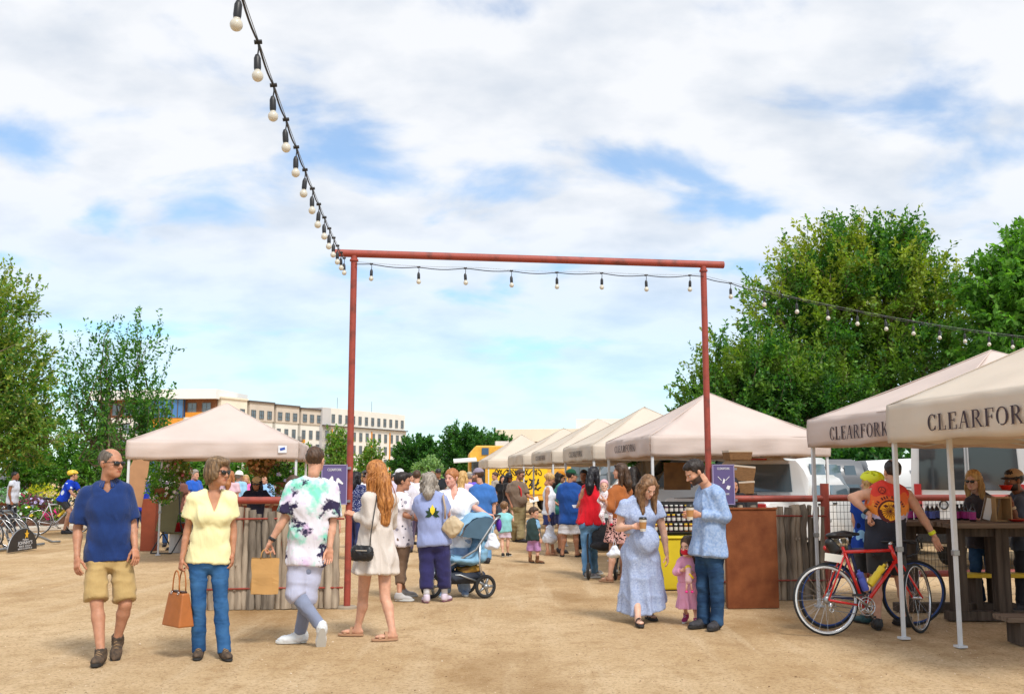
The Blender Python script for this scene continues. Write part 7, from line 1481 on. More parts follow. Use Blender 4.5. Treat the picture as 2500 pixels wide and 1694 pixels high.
c = hand_c(r_B[P21.name], 0, .09); b = MB(); b.box(c + (0, -.01, 0), (.15, .075, .01), (R(35), 0, R(20))); tag(b.build('phone', M_white_steel, None, bevel=.003), 'phone held by the scarlet top woman', 'phone')
c = pix(2456, 1196, B11.root[1] - .12); rb = MB(); rb.lathe([(.045, 0), (.075, .055), (.08, .06), (.076, .06), (.045, .008)], c, Z, 20); tag(rb.build('bowl', mat('red_plastic', lin((216, 44, 24)), .4), None, True), 'red plastic bowl held up by the man in tan cap', 'bowl')
# dark shirt tied at the waist of the tank woman
# ------------------------------------------------------------------ purple signs on the gate posts
M_sign = mat('purple_sign', lin((92, 80, 128)), .55, var=.03); M_signe = mat('sign_edge', lin((150, 138, 176)), .5); M_wht = mat('sign_white', (.78, .78, .8), .7)
def sign(label, tcen, zc, w, h, art, off=-.09):
    o = GP(tcen, zc) + W * off; r = thing('sign', label, 'sign', o * (1, 1, 1), AY); b = MB(); b.box((0, 0, 0), (w, .02, h)); b.build('board', M_sign, r, bevel=.006)
    for (x, z, ww, hh) in ((0, h / 2, w + .016, .012), (0, -h / 2, w + .016, .012), (-w / 2, 0, .012, h + .02), (w / 2, 0, .012, h + .02)): b = MB(); b.box((x, 0, z), (ww, .03, hh)); b.build('edge_trim', M_signe, r)
    for z in (-.2, .2): b = MB(); b.box((0 if abs(off) > .08 else w / 2, .04, z), (.1, .06, .03)); b.build('bracket', M_grey_steel, r)
    fx = lambda x, z: frame_mx((x, -.013, z), (1, 0, 0), (0, 0, 1)); art(r, fx, w, h); return r
def poly_art(r, shapes, name):
    b = MB()
    for p in shapes: b.prism([(x, -.0135, z) for x, z in p], (0, -.0015, 0))
    return stuff(b.build(name, M_wht, r))
def art_l(r, fx, w, h):
    text_obj('CLEARFORK', .046, M_wht, r, fx(0, h / 2 - .07), 'heading', width=.17); z = h / 2 - .19
    poly_art(r, [[(-.1, z - .03), (-.03, z + .06), (-.015, z + .05), (-.005, z - .02), (-.02, z - .045), (-.05, z - .01), (-.09, z - .05)], [(.01, z - .05), (.03, z + .03), (.05, z + .035), (.11, z - .03), (.1, z - .045), (.05, z - .02), (.03, z - .06)]], 'bird_art')
    text_obj('Market', .05, M_wht, r, fx(0, h / 2 - .34), 'script', width=.16)
    poly_art(r, [[(x, z0), (x + .013, z0), (x + .013, z0 + .022), (x, z0 + .022)] for i, k_ in enumerate((4, 7, 8)) for z0 in [h / 2 - .42 - i * .045] for x in [.02 - k_ * .009 + q * .018 for q in range(k_)]], 'notice_lines')
def art_r(r, fx, w, h):
    text_obj('CLEARFORK', .042, M_wht, r, fx(0, h / 2 - .06), 'heading', width=.17); z = h / 2 - .2
    poly_art(r, [[(-.02, z - .04), (0, z + .03), (.02, z + .01), (.01, z - .03)], [(.03, z - .1), (.05, z - .06), (.09, z - .07), (.07, z - .12)]] + [[(sx * .03, z), (sx * .08, z + .05), (sx * .075, z + .055), (sx * .026, z + .006)] for sx in (-1, 1)], 'flower_art')
    text_obj('Market', .046, M_wht, r, fx(0, h / 2 - .38), 'script', width=.14)
sign('purple sign with white bird drawing on the left gate post', along(824), CAMZ + (HZ - 1182) * G0[1] / F, .3, .47, art_l, off=-.075)
sign('purple sign with white flower drawing on the right gate post', along(1752), CAMZ + (HZ - 1182) * (G0[1] + .65) / F, .28, .5, art_r, off=-.08)

# ------------------------------------------------------------------ bicycles
def wheel(root, c, steer=0.0, r=.335, tyre=M_rubber, rim=M_chrome, name='wheel', wall=None, tw=.014, spokes=20):
    ax = np.array((math.sin(steer), math.cos(steer), 0)) * (1, 1, 1); b = MB(); b.torus(c, ax, r, tw, 40, 7); t = b.build(name, tyre, root, True)
    b = MB(); b.torus(c, ax, r - .02, .011, 40, 6); b.build('rim', rim, t, True)
    if wall: b = MB(); b.torus(c, ax, r - .008, tw * .98, 40, 6); b.build('side_wall', wall, t, True)
    x, y, d = basis(ax); b = MB()
    for i in range(spokes): a = 2 * math.pi * i / spokes; s = d * (.03 if i % 2 else -.03); b.tube([c + s + (math.cos(a + .3 * (-1) ** (i // 2)) * x + math.sin(a + .3 * (-1) ** (i // 2)) * y) * .02, c + (math.cos(a) * x + math.sin(a) * y) * (r - .02)], .0013, 4)
    stuff(b.build('spokes', M_chrome, t)); b = MB(); b.lathe([(.012, -.05), (.02, -.04), (.014, -.02), (.014, .02), (.02, .04), (.012, .05)], c, ax, 12); b.build('hub', M_chrome, t, True); return t
def bicycle(label, loc, rz, paint, rim=M_chrome, wall=None, steer=0.0, bag=False, bottles=(), group=None, lean=0.0, simple=False, barstyle='drop'):
    root = thing('bicycle', label, 'bicycle', loc, rz, group); root.rotation_euler = (lean, 0, rz); v = lambda x, z, y=0: np.array((x, y, z)); RA, FA, BB, SC, HT, HBt = v(-.5, .34), v(.5, .34), v(-.09, .27), v(-.26, .81), v(.26, .84), v(.305, .7)
    wheel(root, RA, 0, rim=rim, wall=wall, spokes=12 if simple else 20); wheel(root, FA, steer, rim=rim, wall=None, spokes=12 if simple else 20)
    b = MB(); b.tube([SC, HT - (0, 0, .02)], .017, 10); b.tube([BB, HBt + (.0, 0, .02)], .019, 10); b.tube([BB, SC + (-.015, 0, .05)], .017, 10); b.tube([HT + (-.01, 0, .03), HBt], .021, 10)
    for s in (-1, 1): b.tube([BB + (0, s * .03, 0), RA + (0, s * .065, 0)], .0105, 8); b.tube([SC + (0, s * .012, 0), SC + (-.05, s * .04, -.1), RA + (0, s * .065, 0)], .009, 8)
    b.lathe([(.022, -.036), (.024, 0), (.022, .036)], BB, (0, 1, 0), 12); stuff(b.build('frame', paint, root, True)) ; root_frame = col.objects[-1]
    b = MB(); st = np.array((math.cos(steer), -math.sin(steer), 0)); sd = np.array((math.sin(steer), math.cos(steer), 0))
    for s in (-1, 1): b.tube([HBt + sd * s * .03, HBt + sd * s * .042 + (.03, 0, -.05), lerp(HBt, FA, .6) + sd * s * .05 + (.0, 0, 0), FA + sd * s * .05], .011, 8)
    b.tube([HBt + sd * -.04, HBt + sd * .04], .016, 8); b.build('fork', paint, root, True)
    b = MB(); b.tube([SC + (-.015, 0, .04), SC + (-.05, 0, .15)], .013, 8); b.build('seat_post', M_chrome, root, True)
    S = SDF(.009); sc_ = SC + (-.05, 0, .165); S.ell(sc_ + (-.06, 0, 0), (.075, .07, .03)); S.cap(sc_ + (-.03, 0, .004), sc_ + (.14, 0, -.004), .03, .016, .03); V, Q = S.run(); put(root, 'saddle', V, Q, M_black)
    b = MB(); stem = HT + (-.015, 0, .04); hbp = stem + st * .09 + (0, 0, .03); b.tube([stem, hbp], .015, 8); b.build('stem', M_chrome, root, True); b = MB()
    if barstyle == 'drop':
        for s in (-1, 1): b.tube([hbp, hbp + sd * s * .19, hbp + sd * s * .21 + st * .08, hbp + sd * s * .21 + st * .1 + (0, 0, -.06), hbp + sd * s * .21 + st * .06 + (0, 0, -.13), hbp + sd * s * .21 - st * .03 + (0, 0, -.14)], .014, 8)
        for s in (-1, 1): b.tube([hbp + sd * s * .21 + st * .08 + (0, 0, .0), hbp + sd * s * .21 + st * .12 + (0, 0, .05), hbp + sd * s * .21 + st * .13 + (0, 0, -.06)], .011, 6)
    else:
        for s in (-1, 1): b.tube([hbp, hbp + sd * s * .15 + (0, 0, .03), hbp + sd * s * .3 - st * .05 + (0, 0, .04)], .014, 8)
    stuff(b.build('handlebar', M_black, root, True))
    b = MB(); b.torus(BB + (0, -.05, 0), (0, 1, 0), .088, .006, 28, 5); b.torus(BB + (0, -.05, 0), (0, 1, 0), .06, .004, 24, 5)
    for i in range(5): a = i * 2 * math.pi / 5; b.tube([BB + (0, -.05, 0), BB + (.088 * math.cos(a), -.05, .088 * math.sin(a))], .007, 5)
    stuff(b.build('chainring', M_chrome, root, True))
    for s, a in ((-1, 2.4), (1, -.74)): b = MB(); e_ = BB + (.17 * math.cos(a), s * .08, .17 * math.sin(a)); b.tube([BB + (0, s * .06, 0), e_], (.014, .01), 7); p_ = b.build('crank', M_chrome, root, True); b = MB(); b.box(e_ + (0, s * .05, 0), (.09, .08, .022)); b.build('pedal', M_black, p_, bevel=.004)
    b = MB(); b.tube([BB + (0, -.05, .09), RA + (0, -.045, .035)], .004, 5); b.tube([BB + (0, -.05, -.09), RA + (.03, -.045, -.1), RA + (0, -.045, -.035)], .004, 5); stuff(b.build('chain', M_grey_steel, root, True)); b = MB(); b.lathe([(.045, -.008), (.03, .008)], RA + (0, -.045, 0), (0, -1, 0), 18); b.build('sprockets', M_grey_steel, root, True)
    b = MB(); b.tube([RA + (.02, -.05, -.03), RA + (.03, -.05, -.1)], (.014, .01), 6); b.torus(RA + (.03, -.05, -.1), (0, 1, 0), .02, .005, 12, 5); stuff(b.build('derailleur', M_chrome, root, True))
    if bag: S = SDF(.01); S.ecap(SC + (-.15, 0, .09), SC + (-.1, 0, .02), (.05, .05), (.04, .06), (0, 1, 0)); V, Q = S.run(); put(root, 'saddle_bag', V, Q, M_black); b = MB(); b.ell(SC + (-.21, 0, .04), (.012, .025, .025)); b.build('tail_light', M_tail, root, True); b = MB(); b.box(SC + (-.13, -.03, -.06), (.2, .004, .08), (0, R(8), 0)); b.build('number_plate', mat('paper', (.72, .7, .64), .8), root)
    for (t_, m_) in bottles:
        p_, q_ = (lerp(BB, HBt, .32), lerp(BB, HBt, .78)) if t_ == 'down' else (lerp(BB, SC, .25), lerp(BB, SC, .62)); n_ = np.array((-.05, 0, .07)) if t_ == 'down' else np.array((.075, 0, .02)); b = MB(); a_, c_ = p_ + n_, q_ + n_; L_ = np.linalg.norm(c_ - a_); b.lathe([(.033, 0), (.037, .01), (.037, L_ * .55), (.031, L_ * .62), (.037, L_ * .7), (.037, L_ * .85), (.014, L_ * .92), (.014, L_ * 1.02)], a_, c_ - a_, 14); b.build('water_bottle', m_, root, auto=R(40))
    return root
M_bred = mat('glossy_red_paint', lin((216, 34, 30)), .25, coat=.6); M_ybot = mat('yellow_bottle', lin((240, 208, 50)), .4); M_whitewall = mat('white_tyre_wall', (.62, .62, .62), .6)
rb_, fb_ = gnd(2019, 1549), gnd(2252, 1543); dv = unit(fb_ - rb_); bicycle('red road bicycle with white rear tyre leaning by the canopy pole', tuple((rb_ + fb_) / 2), math.atan2(dv[1], dv[0]), M_bred, wall=M_whitewall, steer=R(-38), bag=True, bottles=(('down', M_ybot), ('seat', mat('blue_flask', lin((80, 96, 190)), .4))), lean=R(-5))
bl_ = mat('blue_rim', lin((40, 70, 130)), .4); ctr_ = (rb_ + fb_) / 2 + np.array((.14, .5, 0)); bicycle('dark blue bicycle standing behind the red bicycle', tuple(ctr_), math.atan2(dv[1], dv[0]) + R(4), mat('dark_blue_paint', lin((30, 44, 90)), .3), rim=bl_, steer=R(12), lean=R(6), bottles=(('down', M_ybot),))
# blue cyclist riding at the left
d_ = gdep(1303); bc = gp(158, d_); bicycle('white road bicycle ridden by the cyclist in blue at far left', tuple(bc), R(28), mat('white_bike', (.6, .6, .62), .3), steer=R(-10), simple=True, bottles=(('down', M_ybot),))
Bq = lambda x, y: (x, y)
cyc, _ = px_person('cyclist in blue and white jersey and yellow helmet riding at far left', dict(sex='m', H=1.78, yaw=118, skin='light', lod=1, d0=d_, hd=(180, 1160, .06, 118, 4), nb=(174, 1174, .03), sh=[(164, 1182, -.12), (184, 1180, .14)], el=[(176, 1204, -.16), (196, 1202, .2)], wr=[(190, 1216, -.06), (200, 1214, .2)], hip=[(150, 1222, -.08), (156, 1222, .08)], kn=[(170, 1250, -.08), (172, 1244, .1)], ft=[(156, 1303, 118, 0), (164, 1300, 118, 0)],
    hands=(('grip',), ('grip',)), hair=('crop', 'dark'), shoe=sh_d, wear=[dict(k='pants', m=lycra, len=.75, r=(.088, .072, 0), name='cycling_shorts', wr=.003), dict(k='top', m=print_mat('blue_white_team', (30, 66, 190), ((4, .3, (210, 220, 236)),)), hem=.05, sleeve=.6, loose=.014)], extra=[helmet(mat('amber_helmet', lin((232, 196, 60)), .4), M_black)]))
# bike rack with parked bicycles
rk = gnd(60, 1338); rd = unit(gnd(120, 1328) - gnd(0, 1345)); ra = math.atan2(rd[1], rd[0]); rack = thing('bike_rack', 'long grey bike rack with a black oval sign plate at the left edge', 'bike rack', rk, ra)
b = MB(); b.tube([(-1.8, .6, .78), (.45, .6, .8), (.75, .6, .6), (.85, .3, .3), (1.3, -.0, .06), (1.7, 0, .04)], .03, 8); b.build('top_rail', M_grey_steel, rack, True); b = MB(); b.tube([(-1.8, 0, .04), (.9, 0, .04)], .03, 8); b.build('base_rail', M_grey_steel, rack, True)
for i in range(9): b = MB(); x = -1.7 + i * .27; b.tube([(x, 0, .04), (x, .15, .4), (x, .45, .74), (x, .6, .78)], .014, 6); b.build('hoop', M_grey_steel, rack, True)
pl_ = [(.62 * math.cos(a), -.5, .46 * max(0, math.sin(a)) + .03) for a in np.linspace(0, math.pi, 19)]; b = MB(); b.prism([(x - 1.1, y, z) for x, y, z in pl_], (0, .03, 0)); sp_ = b.build('sign_plate', M_black, rack); b = MB(); b.tube([(x - 1.1, y + .015, z) for x, y, z in pl_], .014, 6); b.build('plate_rim', M_grey_steel, sp_, True)
star = [(-.97 + (.1 if i % 2 == 0 else .042) * math.sin(i * math.pi / 5), -.503, .36 + (.1 if i % 2 == 0 else .042) * math.cos(i * math.pi / 5)) for i in range(10)]; b = MB(); b.prism(star, (0, -.004, 0)); b.build('star', mat('star_yellow', lin((246, 190, 40)), .5), sp_)
for i, (t_, z_, h_, w_) in enumerate((('Mellow', .235, .06, .24), ("JOHNNY'S", .155, .1, .62), ('BIKE SHOP', .1, .055, .5), ('BIKES & SERVICE', .055, .045, .6))): text_obj(t_, h_, M_wht, sp_, frame_mx((-1.01, -.504, z_), (1, 0, 0), (0, 0, 1)), 'lettering', width=w_)
for i, (x, pc_, lab) in enumerate(((-1.1, (90, 180, 200), 'turquoise bicycle parked in the rack, leftmost'), (-.6, (190, 190, 196), 'silver bicycle parked in the rack, second from the left'), (-.05, (40, 40, 46), 'black bicycle parked in the rack, third from the left'), (.4, (70, 74, 84), 'dark grey bicycle parked at the right end of the rack'))):
    p_ = rk + rd * x + np.array((-rd[1], rd[0], 0)) * .8; bicycle(lab, tuple(p_), ra - R(84) + R(3 * i), mat('bike_%d' % i, lin(pc_), .35), simple=True, lean=R(3), group='bicycles parked in the rack', barstyle='flat')
# ------------------------------------------------------------------ stroller
M_sb = mat('pale_blue_nylon', lin((126, 170, 200)), .7, var=.08, vscale=8, bump=.15, bscale=60); M_sb2 = mat('slate_blue_nylon', lin((70, 98, 118)), .75, var=.1)
sp0 = gnd(1142, 1455); stv = thing('stroller', 'pale blue three wheeled jogging stroller with black wheels', 'stroller', sp0, R(27))
def sw(c, r=.15):
    b = MB(); b.torus(c, (0, 1, 0), r - .022, .024, 30, 8); t = b.build('wheel', M_rubber, stv, True); b = MB(); b.lathe([(r * .8, -.012), (r * .8, .012), (.03, .03), (.03, -.03)], c, (0, 1, 0), 6); b.lathe([(.035, -.04), (.035, .04)], c, (0, 1, 0), 12)
    for i in range(5): a = i * 2 * math.pi / 5; b.tube([c, c + np.array((math.cos(a), 0, math.sin(a))) * (r - .03)], .016, 6)
    b = MB()
    for i in range(5): a = i * 2 * math.pi / 5; b.tube([c, c + np.array((math.cos(a), 0, math.sin(a))) * (r - .03)], (.022, .016), 6)
    b.lathe([(.035, -.04), (.035, .04)], c, (0, 1, 0), 12); b.torus(c, (0, 1, 0), r - .04, .008, 26, 5); stuff(b.build('spoked_rim', M_grey_steel, t, True))
for y in (-.29, .29): sw(np.array((.12, y, .15)))
sw(np.array((-.52, 0, .15)))
for y in (-.25, .25): b = MB(); b.tube([(-.5, y * .25, .3), (-.3, y * .8, .45), (.0, y, .62), (.28, y, 1.0), (.34, y, 1.04)], .016, 8); b.build('side_tube', M_grey_steel, stv, True); b = MB(); b.tube([(.12, y, .15), (.05, y, .45), (.06, y, .7)], .016, 8); b.build('rear_strut', M_chrome, stv, True); b = MB(); b.tube([(.12, y, .18), (-.2, y * .8, .3), (-.48, y * .2, .3)], .012, 8); b.build('lower_tube', M_grey_steel, stv, True)
b = MB(); b.tube([(.34, -.25, 1.04), (.37, -.2, 1.05), (.37, .2, 1.05), (.34, .25, 1.04)], .019, 8); b.build('handlebar', M_black, stv, True); b = MB(); b.tube([(-.52, -.05, .15), (-.5, -.05, .34), (-.5, .05, .34), (-.52, .05, .15)], .013, 7); b.build('fork', M_chrome, stv, True)
def soft(name, prims, m, vox=.014, wr=.008):
    S = SDF(vox)
    for p in prims: S.ecap(p[0], p[1], p[2], p[3], (0, 1, 0), .03)
    V, Q = S.run(); V = wrinkle(V, Q, wr, 9, 9, 4); return put(stv, name, V, Q, m)
soft('seat', [((-.3, 0, .5), (.02, 0, .46), (.24, .05), (.24, .06)), ((.02, 0, .48), (.2, 0, .9), (.24, .05), (.23, .05))], M_sb)
soft('back_panel', [((.12, 0, .52), (.27, 0, .93), (.245, .11), (.235, .05))], M_sb)
soft('footwell', [((-.46, 0, .3), (-.28, 0, .5), (.14, .05), (.2, .06))], M_sb2)
cv = []; nn, kk = 10, 9
for i in range(nn + 1):
    a = R(10 + 105 * i / nn); 
    for j in range(kk + 1): q = -1 + 2 * j / kk; rr_ = .36 * (1 - .05 * (i % 3 == 1)); cv.append((.12 - rr_ * math.cos(a) * .95, .255 * q * (1 - .12 * abs(q) ** 4), .74 + rr_ * math.sin(a) * (1 - .16 * q ** 4)))
cq = [(i * (kk + 1) + j, i * (kk + 1) + j + 1, (i + 1) * (kk + 1) + j + 1, (i + 1) * (kk + 1) + j) for i in range(nn) for j in range(kk)]
h_ = put(stv, 'hood', np.array(cv), np.array(cq), M_sb); md = h_.modifiers.new('t', 'SOLIDIFY'); md.thickness = .012
for s in (-1, 1): b = MB(); b.prism([(.12 - .33 * math.cos(R(10 + 105 * i / 8)) * .95, s * .235, .74 + .3 * math.sin(R(10 + 105 * i / 8))) for i in range(9)] + [(.2, s * .235, .74)], (0, s * .012, 0)); b.build('hood_side', M_sb2, stv)
soft('basket', [((-.3, 0, .26), (.12, 0, .26), (.2, .08), (.22, .09))], mat('dark_mesh', lin((46, 52, 66)), .8)); soft('basket_load', [((-.1, 0, .33), (.1, 0, .36), (.15, .06), (.16, .05))], mat('brown_blanket', lin((120, 84, 56)), .9, c2=lin((210, 160, 60)), vscale=12), wr=.014)
b = MB(); b.ell((.36, -.2, .93), (.035, .05, .09)); tag(b.build('pouch', mat('purple_pouch', lin((92, 34, 156)), .6), stv, True), '', '') ; _o = col.objects[-1]; del _o['label']; del _o['category']
b = MB(); b.box((-.45, 0, .3), (.2, .2, .03), (0, R(-10), 0)); b.build('footrest', M_black, stv, bevel=.008)
# black stroller wheel between the red top and the rust blouse
bs0 = gnd(1476, 1408); bs = thing('stroller', 'black pushchair half hidden between the scarlet and rust tops', 'stroller', bs0, R(80)); stv = bs
for y in (-.26, .26): sw(np.array((.1, y, .13)), .13); sw(np.array((-.45, y * .8, .13)), .13); b = MB(); b.tube([(-.45, y * .8, .15), (-.1, y, .5), (.3, y, 1.0)], .016, 7); b.build('side_tube', M_black, bs, True); b = MB(); b.tube([(.1, y, .15), (-.05, y, .55)], .014, 7); b.build('rear_strut', M_black, bs, True)
soft('seat', [((-.25, 0, .5), (.0, 0, .48), (.2, .05), (.2, .06)), ((.0, 0, .5), (.16, 0, .86), (.2, .06), (.2, .05))], mat('black_fabric', (.02, .02, .024), .85)); b = MB(); b.tube([(.3, -.26, 1.0), (.3, .26, 1.0)], .018, 7); b.build('handlebar', M_black, bs, True)
# ------------------------------------------------------------------ heavy wooden tables, bottles, benches
M_wood = mat('weathered_timber', lin((96, 80, 68)), .9, c2=lin((140, 122, 106)), vscale=7, stretch=(.25, 3, 3), bump=.5, bscale=20, detail=7, spec=.15); M_woodd = mat('dark_timber', lin((64, 54, 48)), .9, c2=lin((100, 88, 78)), vscale=7, stretch=(3, 3, .25), bump=.5, bscale=20, detail=7, spec=.15)
def table(label, loc, L_, D_, h, legs, rz=AY):
    r = thing('table', label, 'table', loc, rz); n = 5; w = D_ / n
    for i in range(n): b = MB(); b.box((L_ / 2 + rnd.uniform(-.03, .03), -D_ / 2 + w * (i + .5), h - .03), (L_, w - .012, .055)); b.build('plank', M_wood, r, bevel=.006)
    for x in legs: b = MB(); b.box((x, 0, (h - .06 + .1) / 2), (.15, .15, h - .16)); b.build('leg', M_woodd, r, bevel=.01)
    b = MB(); b.box((L_ / 2, 0, .055), (L_ - .1, .14, .1)); b.build('base_beam', M_woodd, r, bevel=.008); b = MB(); b.box((L_ / 2, 0, h - .11), (L_ - .3, .1, .1)); b.build('apron', M_woodd, r); return r
tp1 = gnd(2332, 1522); table('near heavy timber bar table cut off by the right edge', tuple(tp1 + W * .25), 2.4, .62, 1.07, (.2, .68, 1.7), 0)
tp2 = gnd(2196, 1498); table('timber bar table with bottles behind the orange jersey man', tuple(tp2 + W * .2), 1.5, .6, 1.06, (.25, 1.25), 0)
M_mag = mat('magenta_label', lin((170, 36, 130)), .5); M_bot = mat('dark_bottle', (.02, .012, .02), .2, spec=.7); M_bl2 = mat('blue_label', lin((96, 110, 190)), .5)
bm = MB(); bm.lathe([(.03, 0), (.033, .005), (.033, .11), (.03, .125), (.014, .15), (.014, .175)], n=14); bmesh_ = bm.mesh('bottle', M_bot, auto=R(40)); lm = MB(); lm.lathe([(.0345, .02), (.0345, .1)], n=14); lmag = lm.mesh('bottle_label', M_mag); lblu = lm.mesh('bottle_label', M_bl2); cm = MB(); cm.lathe([(.0165, .16), (.0165, .185)], n=12); cmesh = cm.mesh('bottle_cap', mat('cap_white', (.7, .7, .7), .5)); cblk = cm.mesh('bottle_cap', M_black)
nb_ = {'magenta': 0}
ords = ['first', 'second', 'third', 'fourth', 'fifth', 'sixth', 'seventh', 'eighth', 'ninth', 'tenth', 'eleventh', 'twelfth']
def bottle(x, d, z, kind, label, s=1.0):
    p = gp(x, d); r = thing('bottle', label, 'bottle', (p[0], p[1], z), 0, 'bottles on the timber tables'); r.scale = (s,) * 3; link('glass', bmesh_, r); link('bottle_label', lmag if kind == 'm' else lblu, r); link('bottle_cap', cmesh if kind != 'm' else cblk, r)
d2 = tp2[1] + .2
for i, (x, dd, k) in enumerate(((2210, .05, 'm'), (2226, .18, 'm'), (2236, .0, 'm'), (2252, .1, 'b'), (2263, -.05, 'b'), (2274, .12, 'b'), (2313, .05, 'm'), (2324, -.05, 'm'), (2334, .06, 'm'), (2344, -.1, 'm'))): bottle(x, d2 + dd, 1.062, k, '%s labelled bottle on the rear timber table, %s from the left' % ('magenta' if k == 'm' else 'blue', ords[i]), 1.0)
bottle(2360, tp1[1] + .3, 1.072, 'm', 'magenta labelled bottle alone on the near timber table', 1.05)
p_ = gp(2396, tp1[1] + .34); fr = thing('picture_frame', 'tilted white framed price card on the near timber table', 'frame', (p_[0], p_[1], 1.072), R(-20)); b = MB(); b.box((0, 0, .13), (.1, .012, .26), (0, R(14), 0)); b.build('card', M_wht, fr); b = MB()
for (x, z, w_, h_) in ((-.07, .13, .02, .3), (.07, .13, .02, .3), (0, .275, .15, .02), (0, -.005 + .01, .15, .02)): b.box(np.array((x, 0, z)) @ rotm(0, R(14), 0).T + (0, 0, 0), (w_, .02, h_), (0, R(14), 0))
b.build('frame_moulding', M_wood, fr); fr.children[-1]['kind'] = 'stuff'
p_ = gp(2424, tp1[1] + .36); bx = thing('wooden_crate', 'open wooden box standing on end on the near timber table', 'crate', (p_[0], p_[1], 1.072), R(12))
for (c_, s_) in (((-.1, 0, .135), (.015, .16, .27)), ((.1, 0, .135), (.015, .16, .27)), ((0, .075, .135), (.19, .012, .26)), ((0, 0, .007), (.19, .15, .014)), ((0, 0, .263), (.19, .15, .014))): b = MB(); b.box(c_, s_); b.build('panel', mat('pale_plywood', lin((176, 142, 100)), .8, var=.1), bx)
p_ = gp(2466, tp1[1] + .28); b = MB(); b.lathe([(.06, 0), (.09, .02), (.095, .024), (.06, .006)], (p_[0], p_[1], 1.072), Z, 20); tag(b.build('plate', mat('red_plastic', lin((216, 44, 24)), .4), None, True), 'red paper plate of food on the near timber table', 'plate')
def bench(label, loc, L_, h, m, rz=0.0, col_=None, D_=.28):
    r = thing('bench', label, 'bench', loc, rz)
    for i in range(2): b = MB(); b.box((L_ / 2, -D_ / 4 + i * D_ / 2, h), (L_, D_ / 2 - .01, .045)); b.build('seat_plank', m, r, bevel=.005)
    for x in (.15, L_ - .15): b = MB(); b.box((x, 0, h / 2 - .01), (.07, D_ * .8, h - .03)); b.build('leg', M_woodd, r)
    return r
M_ybench = mat('yellow_paint_worn', lin((226, 186, 36)), .6, var=.12, vscale=12); p_ = gp(2325, tp1[1] + 1.0); bench('yellow painted bench behind the timber tables', tuple(p_), 2.0, .42, M_ybench)
p_ = gnd(2466, 1578); bench('low dark timber bench corner at the bottom right', tuple(p_ + np.array((0, .15, 0))), 1.4, .24, M_wood, 0, None, .34)
# ------------------------------------------------------------------ display under the gate canopy
M_ytab = mat('mustard_tablecloth', lin((206, 182, 30)), .85, var=.06, bump=.1, bscale=20); d_ = 14.6; c_ = gp(1640, d_); tb = thing('display_table', 'stall table under a mustard yellow cloth behind the pregnant woman', 'table', c_, AY)
b = MB(); V = []; 
S = SDF(.02); S.ecap((-.45, 0, .4), (.45, 0, .4), (.36, .3), (.36, .3), (0, 0, 1), .02, [(np.array((0, 0, .72)), Z), (np.array((0, 0, .03)), -Z), (np.array((.48, 0, 0)), np.array((1.0, 0, 0))), (np.array((-.48, 0, 0)), np.array((-1.0, 0, 0)))]); b.box((0, 0, .36), (.96, .6, .7)); o_ = b.build('tablecloth', M_ytab, tb, bevel=.02); b = MB(); b.box((0, 0, .72), (1.0, .64, .02)); b.build('top', M_ytab, tb, bevel=.005)
rk_ = thing('bottle_rack', 'tiered black rack of dark jars on the mustard cloth', 'rack', c_ + Z * .73, AY)
for i in range(3): b = MB(); b.box((0, .05 + i * .1, .05 + i * .13), (.9, .12, .02)); b.build('tier', M_black, rk_)
b = MB(); b.box((0, .3, .24), (.9, .02, .48)); b.build('back_board', M_black, rk_)
jm = MB(); jm.lathe([(.026, 0), (.028, .004), (.028, .08), (.02, .095)], n=10); jms = [jm.mesh('jar', m_) for m_ in (mat('jar_plum', lin((70, 40, 60)), .2, spec=.7), mat('jar_black', (.02, .016, .016), .2, spec=.7), mat('jar_amber', lin((120, 70, 20)), .2, spec=.7))]; lg = MB(); lg.lathe([(.023, .095), (.023, .112)], n=10); lgm = [lg.mesh('jar_lid', m_) for m_ in (mat('lid_yellow', lin((230, 190, 60)), .5), mat('lid_white', (.7, .7, .68), .5))]; lb = MB(); lb.lathe([(.0288, .02), (.0288, .065)], n=10); lbm = lb.mesh('jar_label', mat('jar_label_white', (.55, .52, .5), .7)); lr = random.Random(5)
rw = ['front', 'middle', 'top']
for i in range(3):
    for j in range(12):
        p_ = c_ + U * (-.41 + j * .075) + W * (.05 + i * .1) + Z * (.73 + .06 + i * .13); r = thing('jar', 'small dark jar in the %s row of the stall rack, %s from the left' % (rw[i], ords[j]), 'jar', p_, 0, 'jars on the tiered stall rack'); link('glass', lr.choice(jms), r); link('jar_lid', lr.choice(lgm), r); link('jar_label', lbm, r)
